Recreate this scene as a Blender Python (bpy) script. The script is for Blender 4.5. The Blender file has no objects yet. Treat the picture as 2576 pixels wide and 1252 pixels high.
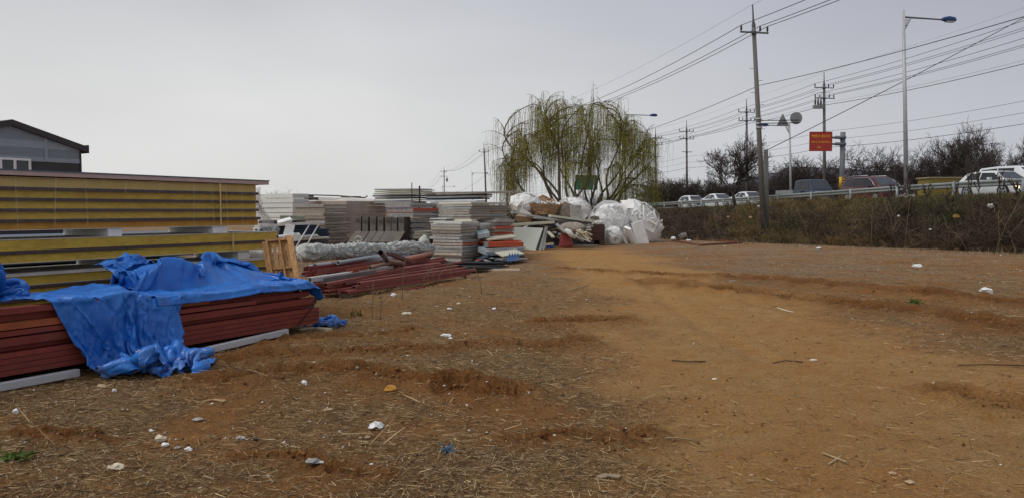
import bpy, bmesh, math, random, base64, zlib
import numpy as np
from mathutils import Vector, Matrix, Euler
C = bpy.context.scene
COL = C.collection
R = math.radians
random.seed(7)
# ------------------------------------------------------------------ camera
EYE = 1.6
PITCH = R(2.9)
FOC = 1935.0            # focal length for a picture 2576 wide
cam_data = bpy.data.cameras.new('camera')
cam = bpy.data.objects.new('camera', cam_data)
COL.objects.link(cam)
cam.location = (0, 0, EYE)
cam.rotation_euler = (R(90) - PITCH, 0, 0)
cam_data.sensor_width = 36.0
cam_data.lens = 36.0 * FOC / 2576.0
cam_data.clip_start = 0.1
cam_data.clip_end = 6000
C.camera = cam
# ------------------------------------------------------------------ sky and sun (overcast)
SUN_EL, SUN_AZ = R(52), R(-112)      # azimuth from +Y towards +X
world = bpy.data.worlds.new('World')
C.world = world
world.use_nodes = True
nt = world.node_tree
for n in list(nt.nodes): nt.nodes.remove(n)
out = nt.nodes.new('ShaderNodeOutputWorld')
bg = nt.nodes.new('ShaderNodeBackground')
sky = nt.nodes.new('ShaderNodeTexSky')
sky.sky_type = 'NISHITA'
sky.sun_disc = False
sky.sun_elevation = SUN_EL
sky.sun_rotation = SUN_AZ
sky.air_density = 1.0
sky.dust_density = 6.0
sky.ozone_density = 1.0
bw = nt.nodes.new('ShaderNodeRGBToBW')
nt.links.new(sky.outputs[0], bw.inputs[0])
clampn = nt.nodes.new('ShaderNodeMath'); clampn.operation = 'MINIMUM'; clampn.inputs[1].default_value = 9.0
nt.links.new(bw.outputs[0], clampn.inputs[0])
# cloud layer: pale near the horizon, greyer and a little bluer overhead and away from the hidden sun
tc = nt.nodes.new('ShaderNodeTexCoord')
sep = nt.nodes.new('ShaderNodeSeparateXYZ')
nt.links.new(tc.outputs['Generated'], sep.inputs[0])
ramp = nt.nodes.new('ShaderNodeValToRGB')
ramp.color_ramp.elements[0].position = 0.0
ramp.color_ramp.elements[0].color = (0.740, 0.745, 0.725, 1)
ramp.color_ramp.elements[1].position = 0.55
ramp.color_ramp.elements[1].color = (0.46, 0.485, 0.535, 1)
e = ramp.color_ramp.elements.new(0.13); e.color = (0.715, 0.718, 0.708, 1)
e = ramp.color_ramp.elements.new(0.30); e.color = (0.54, 0.56, 0.60, 1)
nt.links.new(sep.outputs[2], ramp.inputs[0])
dirn = nt.nodes.new('ShaderNodeVectorMath'); dirn.operation = 'DOT_PRODUCT'
dirn.inputs[1].default_value = (math.sin(R(62)), math.cos(R(62)), 0.35)   # the duller side of the sky
nt.links.new(tc.outputs['Generated'], dirn.inputs[0])
mr = nt.nodes.new('ShaderNodeMapRange')
mr.inputs[1].default_value = 0.35; mr.inputs[2].default_value = 1.05
mr.inputs[3].default_value = 0.0; mr.inputs[4].default_value = 1.0
side = nt.nodes.new('ShaderNodeMix'); side.data_type = 'RGBA'; nt.links.new(mr.outputs[0], side.inputs[0])
side.inputs[6].default_value = (1.04, 1.04, 1.05, 1); side.inputs[7].default_value = (0.66, 0.68, 0.79, 1)
nt.links.new(dirn.outputs['Value'], mr.inputs[0])
cn = nt.nodes.new('ShaderNodeTexNoise'); cn.inputs['Scale'].default_value = 2.2; cn.inputs['Detail'].default_value = 3
mp = nt.nodes.new('ShaderNodeMapping'); mp.inputs['Scale'].default_value = (1, 1, 3.0)
nt.links.new(tc.outputs['Generated'], mp.inputs[0]); nt.links.new(mp.outputs[0], cn.inputs['Vector'])
cr = nt.nodes.new('ShaderNodeMapRange')
cr.inputs[1].default_value = 0.25; cr.inputs[2].default_value = 0.75
cr.inputs[3].default_value = 0.91; cr.inputs[4].default_value = 1.08
nt.links.new(cn.outputs['Fac'], cr.inputs[0])
SKY_STRENGTH = 0.1
m2 = nt.nodes.new('ShaderNodeMath'); m2.operation = 'MULTIPLY'; m2.inputs[1].default_value = 0.80 / SKY_STRENGTH
nt.links.new(cr.outputs[0], m2.inputs[0])
sc2 = nt.nodes.new('ShaderNodeMix'); sc2.data_type = 'RGBA'; sc2.blend_type = 'MULTIPLY'; sc2.inputs[0].default_value = 1
nt.links.new(side.outputs[2], sc2.inputs[6]); nt.links.new(m2.outputs[0], sc2.inputs[7])
cl = nt.nodes.new('ShaderNodeMix'); cl.data_type = 'RGBA'; cl.blend_type = 'MULTIPLY'; cl.inputs[0].default_value = 1
nt.links.new(ramp.outputs[0], cl.inputs[6]); nt.links.new(sc2.outputs[2], cl.inputs[7])
mx = nt.nodes.new('ShaderNodeMix'); mx.data_type = 'RGBA'; mx.inputs[0].default_value = 0.93
nt.links.new(clampn.outputs[0], mx.inputs[6]); nt.links.new(cl.outputs[2], mx.inputs[7])
nt.links.new(mx.outputs[2], bg.inputs[0])
bg.inputs[1].default_value = SKY_STRENGTH
nt.links.new(bg.outputs[0], out.inputs[0])
sun_data = bpy.data.lights.new('sun', 'SUN')
sun_data.energy = 1.3
sun_data.angle = R(35)
sun_data.color = (1.0, 0.96, 0.90)
sun = bpy.data.objects.new('sun', sun_data)
COL.objects.link(sun)
sd = Vector((math.sin(SUN_AZ) * math.cos(SUN_EL), math.cos(SUN_AZ) * math.cos(SUN_EL), math.sin(SUN_EL)))
sun.rotation_euler = (-sd).to_track_quat('-Z', 'Y').to_euler()
C.view_settings.view_transform = 'Standard'
C.view_settings.look = 'None'
C.view_settings.gamma = 1.0
C.view_settings.exposure = 0.32
C.view_settings.use_curve_mapping = False

# ------------------------------------------------------------------ helpers
_sp, _cp = math.sin(PITCH), math.cos(PITCH)
def ray(px, py):
    u = (px - 1288.0) / FOC; v = (626.0 - py) / FOC
    return Vector((u, _cp + v * _sp, -_sp + v * _cp))
def at(px, py, Y):
    """point at forward distance Y (metres north of the camera) seen in that direction"""
    d = ray(px, py)
    return Vector((0, 0, EYE)) + d * (Y / d.y)
def gr(px, py, z=0.0):
    d = ray(px, py)
    return Vector((0, 0, EYE)) + d * ((z - EYE) / d.z)
ED = Vector((0.5145, 0.8575, 0.0))      # the direction in which the yard's rows run
EN = Vector((0.8575, -0.5145, 0.0))     # across the rows, towards the open ground
EZ = Vector((0, 0, 1))
def along(P, D, px):
    """how far from P along D one has to go to be seen at column px"""
    k = (px - 1288.0) / FOC
    # x = k * depth ; depth = y*cp - (z-EYE)*sp
    d0 = P.y * _cp - (P.z - EYE) * _sp; d1 = D.y * _cp - D.z * _sp
    return (k * d0 - P.x) / (D.x - k * d1)

class MB:
    def __init__(s): s.v = []; s.f = []; s.sm = []
    def add(s, vs, fs, smooth=False):
        o = len(s.v); s.v.extend([tuple(p) for p in vs])
        s.f.extend([tuple(i + o for i in f) for f in fs]); s.sm.extend([smooth] * len(fs))
        return s
    def frame(s, o, a, b, c):
        """box from corner o with edge vectors a, b, c"""
        o = Vector(o); a = Vector(a); b = Vector(b); c = Vector(c)
        vs = [o, o + a, o + a + b, o + b, o + c, o + a + c, o + a + b + c, o + b + c]
        fs = [(0, 3, 2, 1), (4, 5, 6, 7), (0, 1, 5, 4), (1, 2, 6, 5), (2, 3, 7, 6), (3, 0, 4, 7)]
        if a.cross(b).dot(c) < 0: fs = [tuple(reversed(f)) for f in fs]
        return s.add(vs, fs)
    def box(s, c, sx, sy, sz, rz=0.0, eul=None):
        m = (Euler(eul).to_matrix() if eul else Matrix.Rotation(rz, 3, 'Z'))
        c = Vector(c); a = m @ Vector((sx, 0, 0)); b = m @ Vector((0, sy, 0)); d = m @ Vector((0, 0, sz))
        return s.frame(c - (a + b + d) / 2, a, b, d)
    def beam(s, p, q, w, h, up=EZ):
        p = Vector(p); q = Vector(q); t = (q - p); tn = t.normalized()
        side = tn.cross(Vector(up)); 
        if side.length < 1e-4: side = Vector((1, 0, 0))
        side.normalize(); u = side.cross(tn)
        return s.frame(p - side * w / 2 - u * h / 2, t, side * w, u * h)
    def tube(s, pts, rad, n=6, cap=True, smooth=True):
        pts = [Vector(p) for p in pts]
        if not isinstance(rad, (list, tuple)): rad = [rad] * len(pts)
        o = len(s.v); prev = None
        for i, p in enumerate(pts):
            t = (pts[min(i + 1, len(pts) - 1)] - pts[max(i - 1, 0)])
            t = t.normalized() if t.length > 1e-9 else Vector((0, 0, 1))
            if prev is None:
                a = t.cross(Vector((0, 0, 1)) if abs(t.z) < 0.95 else Vector((1, 0, 0))).normalized()
            else:
                a = (prev - t * prev.dot(t)); a = a.normalized() if a.length > 1e-6 else t.orthogonal().normalized()
            prev = a; b = t.cross(a)
            for k in range(n):
                an = 2 * math.pi * k / n
                q = p + (a * math.cos(an) + b * math.sin(an)) * rad[i]
                s.v.append((q.x, q.y, q.z))
        for i in range(len(pts) - 1):
            for k in range(n):
                k2 = (k + 1) % n
                s.f.append((o + i * n + k, o + i * n + k2, o + (i + 1) * n + k2, o + (i + 1) * n + k)); s.sm.append(smooth)
        if cap:
            s.f.append(tuple(o + k for k in reversed(range(n)))); s.sm.append(False)
            e = o + (len(pts) - 1) * n
            s.f.append(tuple(e + k for k in range(n))); s.sm.append(False)
        return s
    def pipe(s, p, q, r, ri, n=12):
        """hollow pipe with open ends"""
        p = Vector(p); q = Vector(q); t = (q - p).normalized(); a = t.orthogonal().normalized(); b = t.cross(a)
        o = len(s.v)
        for (c, rr) in ((p, r), (q, r), (q, ri), (p, ri)):
            for k in range(n):
                an = 2 * math.pi * k / n; w = c + (a * math.cos(an) + b * math.sin(an)) * rr
                s.v.append((w.x, w.y, w.z))
        for j in range(4):
            j2 = (j + 1) % 4
            for k in range(n):
                k2 = (k + 1) % n
                s.f.append((o + j * n + k, o + j * n + k2, o + j2 * n + k2, o + j2 * n + k)); s.sm.append(j in (0, 2))
        return s
    def prof(s, p, q, prof, up=EZ, closed=True, cap=True):
        """extrude the 2-d profile [(side, up)] from p to q"""
        p = Vector(p); q = Vector(q); t = (q - p).normalized(); side = t.cross(Vector(up)).normalized(); u = side.cross(t)
        n = len(prof); vs = [p + side * a + u * b for a, b in prof] + [q + side * a + u * b for a, b in prof]
        fs = [(i, i + 1, n + i + 1, n + i) for i in range(n - 1)]
        if closed: fs.append((n - 1, 0, n, 2 * n - 1))
        if cap and closed: fs += [tuple(reversed(range(n))), tuple(range(n, 2 * n))]
        return s.add(vs, fs)

_names = {}
def _mesh(name, mb, org=Vector((0, 0, 0)), mat=None):
    me = bpy.data.meshes.new(name)
    v = np.array(mb.v, dtype=np.float64).reshape(-1, 3) - np.array(org)
    me.from_pydata(v.tolist(), [], mb.f)
    if mb.sm and any(mb.sm): me.polygons.foreach_set('use_smooth', mb.sm)
    if mat: me.materials.append(mat)
    me.update()
    return me
def tag(o, label=None, cat=None, group=None, kind=None):
    if label: o['label'] = label
    if cat: o['category'] = cat
    if group: o['group'] = group
    if kind: o['kind'] = kind
    return o
def thing(name, label, cat, loc, group=None):
    o = bpy.data.objects.new(name, None); COL.objects.link(o)
    o.empty_display_size = 0.2; o.location = loc; o['kind'] = 'thing'
    return tag(o, label, cat, group)
def wloc(o):
    p = Vector(o.location)
    while o.parent is not None: o = o.parent; p = p + Vector(o.location)
    return p
def part(name, mb, mat, parent, label=None):
    me = mb if isinstance(mb, bpy.types.Mesh) else _mesh(name, mb, wloc(parent), mat)
    o = bpy.data.objects.new(name, me); COL.objects.link(o); o.parent = parent
    if label: o['label'] = label
    return o
def one(name, mb, mat, label, cat, group=None, loc=None):
    """a thing that is a single mesh"""
    v = np.array(mb.v)
    if loc is None: loc = Vector((v[:, 0].mean(), v[:, 1].mean(), v[:, 2].min()))
    o = bpy.data.objects.new(name, _mesh(name, mb, loc, mat)); COL.objects.link(o); o.location = loc; o['kind'] = 'thing'
    return tag(o, label, cat, group)
def fixed(name, mb, mat, kind='structure'):
    o = bpy.data.objects.new(name, _mesh(name, mb, Vector((0, 0, 0)), mat)); COL.objects.link(o)
    return tag(o, kind=kind)
def np_mesh(name, verts, faces, mat=None, cols=None, smooth=False, cname='tint'):
    """fast mesh from arrays; faces is an (n, 3|4) int array"""
    me = bpy.data.meshes.new(name)
    nv, (nf, k) = len(verts), faces.shape
    me.vertices.add(nv); me.vertices.foreach_set('co', np.ascontiguousarray(verts, dtype=np.float32).ravel())
    me.loops.add(nf * k); me.loops.foreach_set('vertex_index', np.ascontiguousarray(faces, dtype=np.int32).ravel())
    me.polygons.add(nf); me.polygons.foreach_set('loop_start', np.arange(0, nf * k, k, dtype=np.int32))
    me.polygons.foreach_set('loop_total', np.full(nf, k, dtype=np.int32))
    if smooth: me.polygons.foreach_set('use_smooth', np.ones(nf, dtype=bool))
    if cols is not None:
        at_ = me.attributes.new(cname, 'FLOAT_COLOR', 'POINT')
        c = np.ones((nv, 4), dtype=np.float32); c[:, :cols.shape[1]] = cols
        at_.data.foreach_set('color', c.ravel())
    me.update(calc_edges=True); me.validate()
    if mat: me.materials.append(mat)
    return me

# ------------------------------------------------------------------ materials
_mats = {}
def M(name, col, rough=0.7, var=0.25, scale=6.0, metal=0.0, bump=0.0, bscale=40.0, dirt=None, dirt_amt=0.4, dscale=3.0,
      stretch=None, spec=0.4, alpha=1.0, trans=0.0):
    """painted / raw surface: base colour with mottling, optional dirt patches and fine relief"""
    if name in _mats: return _mats[name]
    m = bpy.data.materials.new(name); m.use_nodes = True; t = m.node_tree; N = t.nodes; L = t.links
    b = N['Principled BSDF']; b.inputs['Roughness'].default_value = rough; b.inputs['Metallic'].default_value = metal
    b.inputs['Specular IOR Level'].default_value = spec
    g = N.new('ShaderNodeNewGeometry'); oi = N.new('ShaderNodeObjectInfo')
    ad = N.new('ShaderNodeVectorMath'); ad.operation = 'MULTIPLY_ADD'
    mpn = N.new('ShaderNodeMapping')
    if stretch: mpn.inputs['Scale'].default_value = stretch
    tcn = N.new('ShaderNodeTexCoord')
    L.new(tcn.outputs['Object'], mpn.inputs[0])
    cmb = N.new('ShaderNodeCombineXYZ')
    for i in range(3): L.new(oi.outputs['Random'], cmb.inputs[i])
    ad.inputs[1].default_value = (37, 53, 71)
    L.new(cmb.outputs[0], ad.inputs[0]); L.new(mpn.outputs[0], ad.inputs[2])
    nz = N.new('ShaderNodeTexNoise'); nz.inputs['Scale'].default_value = scale; nz.inputs['Detail'].default_value = 5
    nz.inputs['Roughness'].default_value = 0.65
    L.new(ad.outputs[0], nz.inputs['Vector'])
    rp = N.new('ShaderNodeMapRange'); rp.inputs[1].default_value = 0.3; rp.inputs[2].default_value = 0.7
    rp.inputs[3].default_value = 1 - var; rp.inputs[4].default_value = 1 + var
    L.new(nz.outputs['Fac'], rp.inputs[0])
    rv = N.new('ShaderNodeMapRange'); rv.inputs[3].default_value = 1 - var * 0.5; rv.inputs[4].default_value = 1 + var * 0.5
    L.new(oi.outputs['Random'], rv.inputs[0])
    mu = N.new('ShaderNodeMath'); mu.operation = 'MULTIPLY'; L.new(rp.outputs[0], mu.inputs[0]); L.new(rv.outputs[0], mu.inputs[1])
    mixc = N.new('ShaderNodeMix'); mixc.data_type = 'RGBA'; mixc.blend_type = 'MULTIPLY'; mixc.inputs[0].default_value = 1
    mixc.inputs[6].default_value = (*col, 1); L.new(mu.outputs[0], mixc.inputs[7])
    last = mixc.outputs[2]
    if dirt:
        dn = N.new('ShaderNodeTexNoise'); dn.inputs['Scale'].default_value = dscale; dn.inputs['Detail'].default_value = 6
        dn.inputs['Roughness'].default_value = 0.7
        L.new(ad.outputs[0], dn.inputs['Vector'])
        dr = N.new('ShaderNodeMapRange'); dr.inputs[1].default_value = 0.48; dr.inputs[2].default_value = 0.68
        dr.inputs[4].default_value = dirt_amt
        L.new(dn.outputs['Fac'], dr.inputs[0])
        md = N.new('ShaderNodeMix'); md.data_type = 'RGBA'; md.inputs[7].default_value = (*dirt, 1)
        L.new(dr.outputs[0], md.inputs[0]); L.new(last, md.inputs[6]); last = md.outputs[2]
    L.new(last, b.inputs['Base Color'])
    if bump:
        bn = N.new('ShaderNodeTexNoise'); bn.inputs['Scale'].default_value = bscale; bn.inputs['Detail'].default_value = 4
        L.new(ad.outputs[0], bn.inputs['Vector'])
        bp = N.new('ShaderNodeBump'); bp.inputs['Strength'].default_value = bump; bp.inputs['Distance'].default_value = 0.02
        L.new(bn.outputs['Fac'], bp.inputs['Height']); L.new(bp.outputs[0], b.inputs['Normal'])
    if alpha < 1.0:
        b.inputs['Alpha'].default_value = alpha
    if trans: b.inputs['Transmission Weight'].default_value = trans
    _mats[name] = m
    return m
def attr_mat(name, rough=0.85, spec=0.2, cname='tint', trans=0.0):
    """colour carried by each blade, twig or strand"""
    if name in _mats: return _mats[name]
    m = bpy.data.materials.new(name); m.use_nodes = True; t = m.node_tree
    b = t.nodes['Principled BSDF']; b.inputs['Roughness'].default_value = rough; b.inputs['Specular IOR Level'].default_value = spec
    a = t.nodes.new('ShaderNodeAttribute'); a.attribute_name = cname
    t.links.new(a.outputs['Color'], b.inputs['Base Color'])
    _mats[name] = m
    return m

# ------------------------------------------------------------------ noise on arrays
def _h(ix, iy, s):
    n = (ix.astype(np.int64) * 374761393 + iy.astype(np.int64) * 668265263 + s * 1442695041) & 0xffffffff
    n = ((n ^ (n >> 13)) * 1274126177) & 0xffffffff
    return ((n ^ (n >> 16)) & 0xffff) / 65535.0
def vnoise(x, y, s=0):
    ix = np.floor(x); iy = np.floor(y); fx = x - ix; fy = y - iy
    fx = fx * fx * (3 - 2 * fx); fy = fy * fy * (3 - 2 * fy)
    a = _h(ix, iy, s); b = _h(ix + 1, iy, s); c = _h(ix, iy + 1, s); d = _h(ix + 1, iy + 1, s)
    return (a * (1 - fx) + b * fx) * (1 - fy) + (c * (1 - fx) + d * fx) * fy
def fbm(x, y, f, o=4, s=0, g=0.5):
    r = np.zeros_like(x, dtype=np.float64); a = 1.0; tot = 0.0
    for k in range(o):
        r += a * vnoise(x * f + 17.3 * k, y * f - 9.1 * k, s + k); tot += a; a *= g; f *= 2.03
    return r / tot
def sstep(a, b, x):
    t = np.clip((x - a) / (b - a), 0, 1); return t * t * (3 - 2 * t)

# ------------------------------------------------------------------ terrain
BASE_Y = np.array([-60, 5, 17, 23, 28.9, 37, 41, 48, 62, 95, 140, 260, 700, 2500.])
BASE_X = np.array([38, 26, 23.2, 22, 19.0, 12.0, 8.7, 5.5, 2, -6, -16, -40, -120, -480.])
ZR_Y = np.array([-60, 20, 42, 51, 57, 73, 77, 100, 150, 260, 3000.])
ZR_Z = np.array([2.7, 2.4, 2.2, 2.0, 1.87, 1.62, 1.55, 1.25, 0.9, 0.6, 0.5])
def rail_x(y): return 29.96 - 0.2005 * y
def road_z(y): return np.interp(y, ZR_Y, ZR_Z)
def seg_dist(x, y, pts):
    best = np.full(x.shape, 1e9)
    for (ax, ay), (bx, by) in zip(pts[:-1], pts[1:]):
        dx, dy = bx - ax, by - ay
        t = np.clip(((x - ax) * dx + (y - ay) * dy) / (dx * dx + dy * dy), 0, 1)
        best = np.minimum(best, np.hypot(x - ax - t * dx, y - ay - t * dy))
    return best
def gl(*pp): return [tuple(gr(a, b)[:2]) for a, b in pp]
RUTS = [  # (polyline on the ground, half width, depth, ridge height)
    (gl((500, 968), (700, 940), (900, 942), (1100, 966), (1260, 1000)), 0.15, 0.085, 0.055),
    (gl((600, 906), (800, 893), (1000, 888), (1200, 876), (1440, 868)), 0.14, 0.08, 0.05),
    (gl((690, 862), (850, 852), (1010, 842)), 0.12, 0.06, 0.04),
    (gl((1640, 716), (1900, 742), (2100, 766), (2330, 790), (2576, 826)), 0.30, 0.05, 0.07),
    (gl((1850, 704), (2050, 718), (2250, 734), (2520, 762)), 0.30, 0.05, 0.07),
    (gl((2400, 1000), (2500, 1018), (2640, 1050)), 0.13, 0.05, 0.07),
    (gl((1440, 678), (1600, 689), (1780, 702)), 0.25, 0.03, 0.04),
    (gl((60, 1085), (160, 1098), (260, 1112)), 0.05, 0.03, 0.015),
    (gl((640, 1138), (800, 1160), (990, 1188)), 0.05, 0.035, 0.015),
    (gl((1330, 1106), (1450, 1116), (1600, 1108)), 0.10, 0.02, 0.03),
    (gl((1380, 818), (1500, 812), (1560, 806)), 0.18, 0.03, 0.04),
]
TRACKS = [(gl((1930, 905), (1820, 850), (1720, 790), (1640, 730), (1560, 680)), 0.14), (gl((2700, 905), (2350, 850), (2050, 800), (1800, 740)), 0.16)]
def masks(x, y):
    """how much of each ground cover: path, straw litter, torn-up wet clods, tan bleached strip"""
    wob = (fbm(x, y, 0.35, 3, 5) - 0.5) * 2.2 + (fbm(x, y, 1.6, 3, 9) - 0.5) * 0.9
    cl = 0.95 + 0.012 * y; cr = 5.3 - 0.012 * y
    cr = np.where(y < 9, cr - (y - 9) * 0.5, cr); cl = np.where(y < 9, cl - (9 - y) * 0.13, cl)
    path = sstep(-0.7, 0.7, x - cl + wob) * sstep(-0.9, 0.9, cr - x + wob)
    path = path * (1 - sstep(29, 36, y + wob))
    rut = np.zeros_like(x)
    near = y < 60
    if near.any():
        xs, ys = x[near], y[near]; r = np.zeros_like(xs)
        w2 = (fbm(xs, ys, 2.2, 3, 31) - 0.5) * 0.5
        for pts, w, dp, rh in RUTS:
            d = seg_dist(xs + w2 * 0.5, ys + w2, pts)
            r = np.maximum(r, np.exp(-(d / (w * 1.9)) ** 2))
        rut[near] = r
    rut = np.clip(rut * (0.45 + 1.1 * fbm(x, y, 1.7, 3, 77)), 0, 1)
    straw = (1 - path * 0.93) * (1 - rut * 0.75) * np.clip(fbm(x, y, 0.9, 4, 55) * 2.6 - 0.42, 0.08, 1)
    t, _ = slope_t(x, y)
    straw = np.maximum(straw, sstep(-1.0, -0.15, t) * (1 - sstep(0.1, 0.3, t)) * sstep(11, 17, y) * (1 - path) * (1 - .6 * rut) * (0.55 + 0.6 * fbm(x, y, 1.3, 3, 57)))
    return path, np.clip(straw, 0, 1), rut
def slope_t(x, y):
    xb = np.interp(y, BASE_Y, BASE_X); xs = rail_x(y) - 1.1
    xb = xb + (fbm(x, y, 0.28, 3, 81) - 0.5) * 2.4
    xb = np.minimum(xb, xs - 1.2)
    return (x - xb) / (xs - xb), xs
def height(x, y, fine=True):
    x = np.asarray(x, dtype=np.float64); y = np.asarray(y, dtype=np.float64)
    t, xs = slope_t(x, y)
    z = road_z(y) * sstep(0.0, 1.0, np.clip(t, 0, 1) ** 1.35)
    on = np.clip(t, 0, 1)
    z = z + np.sin(np.clip(on, 0, 1) * math.pi) * (1.15 - on) * (fbm(x, y, 0.25, 3, 3) - 0.5) * 0.75
    z = z - sstep(13, 30, x - xs) * 1.2
    flat = 1 - sstep(0.0, 0.1, t)
    z = z + flat * (fbm(x, y, 0.12, 2, 11) - 0.5) * 0.10 * sstep(3, 12, np.abs(y))
    if fine:
        path, straw, rut = masks(x, y)
        lod = 1 - sstep(22, 55, y)
        z = z + lod * flat * ((fbm(x, y, 3.0, 5, 21, 0.6) - 0.5) * (0.035 + 0.06 * (1 - path)) )
        clod = np.abs(fbm(x, y, 7.5, 4, 41, 0.72) - 0.5) * 2
        z = z + lod * rut * (0.15 * (1 - clod) ** 2.2 - 0.075)
        nr = y < 40
        if nr.any():
            xs2, ys2 = x[nr], y[nr]; dz = np.zeros_like(xs2)
            w2 = (fbm(xs2, ys2, 2.2, 3, 31) - 0.5) * 0.5
            for pts, w, dp, rh in RUTS:
                d = seg_dist(xs2 + w2 * 0.5, ys2 + w2, pts)
                dz += -dp * np.exp(-(d / w) ** 2) + rh * np.exp(-((d - w * 1.7) / (w * 0.7)) ** 2) * (0.3 + 1.2 * fbm(xs2, ys2, 2.7, 3, 91))
            for pts, w in TRACKS:
                d = seg_dist(xs2, ys2, pts)
                dz += -0.03 * np.exp(-(d / w) ** 2) + 0.015 * np.exp(-((d - w * 1.8) / (w * .6)) ** 2)
            z = z.copy(); z[nr] += dz * flat[nr]
    return z
def hz(x, y):
    return float(height(np.array([x]), np.array([y]))[0])
def hzs(x, y):
    return float(height(np.array([x]), np.array([y]), False)[0])
def on_ground(px, py):
    """ground point seen in that direction, on the real relief"""
    p = gr(px, py)
    for _ in range(6):
        p = gr(px, py, hz(p.x, p.y))
    return p
# ------------------------------------------------------------------ ground sheet
def ground_mat():
    m = bpy.data.materials.new('soil'); m.use_nodes = True; t = m.node_tree; N = t.nodes; L = t.links
    b = N['Principled BSDF']; b.inputs['Roughness'].default_value = 0.95; b.inputs['Specular IOR Level'].default_value = 0.12
    a = N.new('ShaderNodeAttribute'); a.attribute_name = 'zone'
    s = N.new('ShaderNodeSeparateColor'); L.new(a.outputs['Color'], s.inputs[0])
    tcn = N.new('ShaderNodeTexCoord')
    def noise(scale, det=5, rough=0.6, stretch=None):
        n = N.new('ShaderNodeTexNoise'); n.inputs['Scale'].default_value = scale; n.inputs['Detail'].default_value = det
        n.inputs['Roughness'].default_value = rough
        if stretch:
            mp = N.new('ShaderNodeMapping'); mp.inputs['Scale'].default_value = stretch[:3]; mp.inputs['Rotation'].default_value = (0, 0, stretch[3])
            L.new(tcn.outputs['Object'], mp.inputs[0]); L.new(mp.outputs[0], n.inputs['Vector'])
        else: L.new(tcn.outputs['Object'], n.inputs['Vector'])
        return n.outputs['Fac']
    def rng(x, a0, a1, b0=0.0, b1=1.0):
        r = N.new('ShaderNodeMapRange'); r.inputs[1].default_value = a0; r.inputs[2].default_value = a1
        r.inputs[3].default_value = b0; r.inputs[4].default_value = b1; L.new(x, r.inputs[0]); return r.outputs[0]
    def mix(f, c1, c2, mode='MIX'):
        x = N.new('ShaderNodeMix'); x.data_type = 'RGBA'; x.blend_type = mode
        for inp, v in ((0, f), (6, c1), (7, c2)):
            if isinstance(v, (int, float)): x.inputs[inp].default_value = v
            elif isinstance(v, tuple): x.inputs[inp].default_value = (*v, 1)
            else: L.new(v, x.inputs[inp])
        return x.outputs[2]
    def mul(x, y):
        q = N.new('ShaderNodeMath'); q.operation = 'MULTIPLY'
        for i, v in ((0, x), (1, y)):
            if isinstance(v, (int, float)): q.inputs[i].default_value = v
            else: L.new(v, q.inputs[i])
        return q.outputs[0]
    big = noise(0.7, 4, 0.6); mid = noise(3.5, 6, 0.7); fine = noise(38, 5, 0.75); grit = noise(160, 3, 0.7)
    fib = noise(26, 5, 0.7, (1.0, 5.0, 1.0, 0.25)); fib2 = noise(30, 5, 0.7, (5.0, 1.0, 1.0, -0.5))
    soil = mix(rng(mid, 0.3, 0.7), SOIL_A, SOIL_B)
    tan = mix(rng(mid, 0.35, 0.7), PATH_A, PATH_B)
    tan = mix(rng(big, 0.42, 0.66, 0, 0.75), tan, SOIL_B)
    c = mix(s.outputs[0], soil, tan)
    litter = mix(rng(fib, 0.35, 0.7), STRAW_A, STRAW_B)
    grey = N.new('ShaderNodeMath'); grey.operation = 'MULTIPLY'; grey.inputs[1].default_value = 1.0; px_ = N.new('ShaderNodeSeparateXYZ'); L.new(tcn.outputs['Object'], px_.inputs[0]); L.new(rng(px_.outputs[1], 13, 22, 0, .75), grey.inputs[0])
    litter = mix(grey.outputs[0], litter, mix(rng(fib2, 0.35, 0.7), (0.20, 0.150, 0.105), (0.40, 0.32, 0.235)))
    c = mix(mul(s.outputs[1], rng(fib2, 0.35, 0.62, 0.25, 0.95)), c, litter)
    c = mix(mul(s.outputs[2], 0.85), c, mix(rng(fine, 0.35, 0.65), RUT_A, RUT_B))
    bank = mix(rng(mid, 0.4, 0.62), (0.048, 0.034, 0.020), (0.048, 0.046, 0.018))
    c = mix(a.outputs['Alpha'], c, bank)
    c = mix(1.0, c, rng(fine, 0.25, 0.75, 0.55, 1.42), 'MULTIPLY')
    c = mix(1.0, c, rng(grit, 0.3, 0.7, 0.82, 1.18), 'MULTIPLY')
    c = mix(1.0, c, rng(big, 0.3, 0.7, 0.86, 1.14), 'MULTIPLY')
    L.new(c, b.inputs['Base Color'])
    hsum = N.new('ShaderNodeMath'); hsum.operation = 'ADD'
    L.new(mul(fine, 1.0), hsum.inputs[0]); L.new(mul(mid, 1.2), hsum.inputs[1])
    h2 = N.new('ShaderNodeMath'); h2.operation = 'ADD'; L.new(hsum.outputs[0], h2.inputs[0]); L.new(mul(fib, 0.7), h2.inputs[1])
    bp = N.new('ShaderNodeBump'); bp.inputs['Strength'].default_value = 0.9; bp.inputs['Distance'].default_value = 0.045
    L.new(h2.outputs[0], bp.inputs['Height']); L.new(bp.outputs[0], b.inputs['Normal'])
    return m
SOIL_A, SOIL_B = (0.235, 0.112, 0.040), (0.385, 0.180, 0.056)
PATH_A, PATH_B = (0.450, 0.236, 0.078), (0.560, 0.345, 0.145)
STRAW_A, STRAW_B = (0.175, 0.105, 0.048), (0.430, 0.300, 0.165)
RUT_A, RUT_B = (0.120, 0.048, 0.015), (0.250, 0.098, 0.028)
SOIL = ground_mat()
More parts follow.
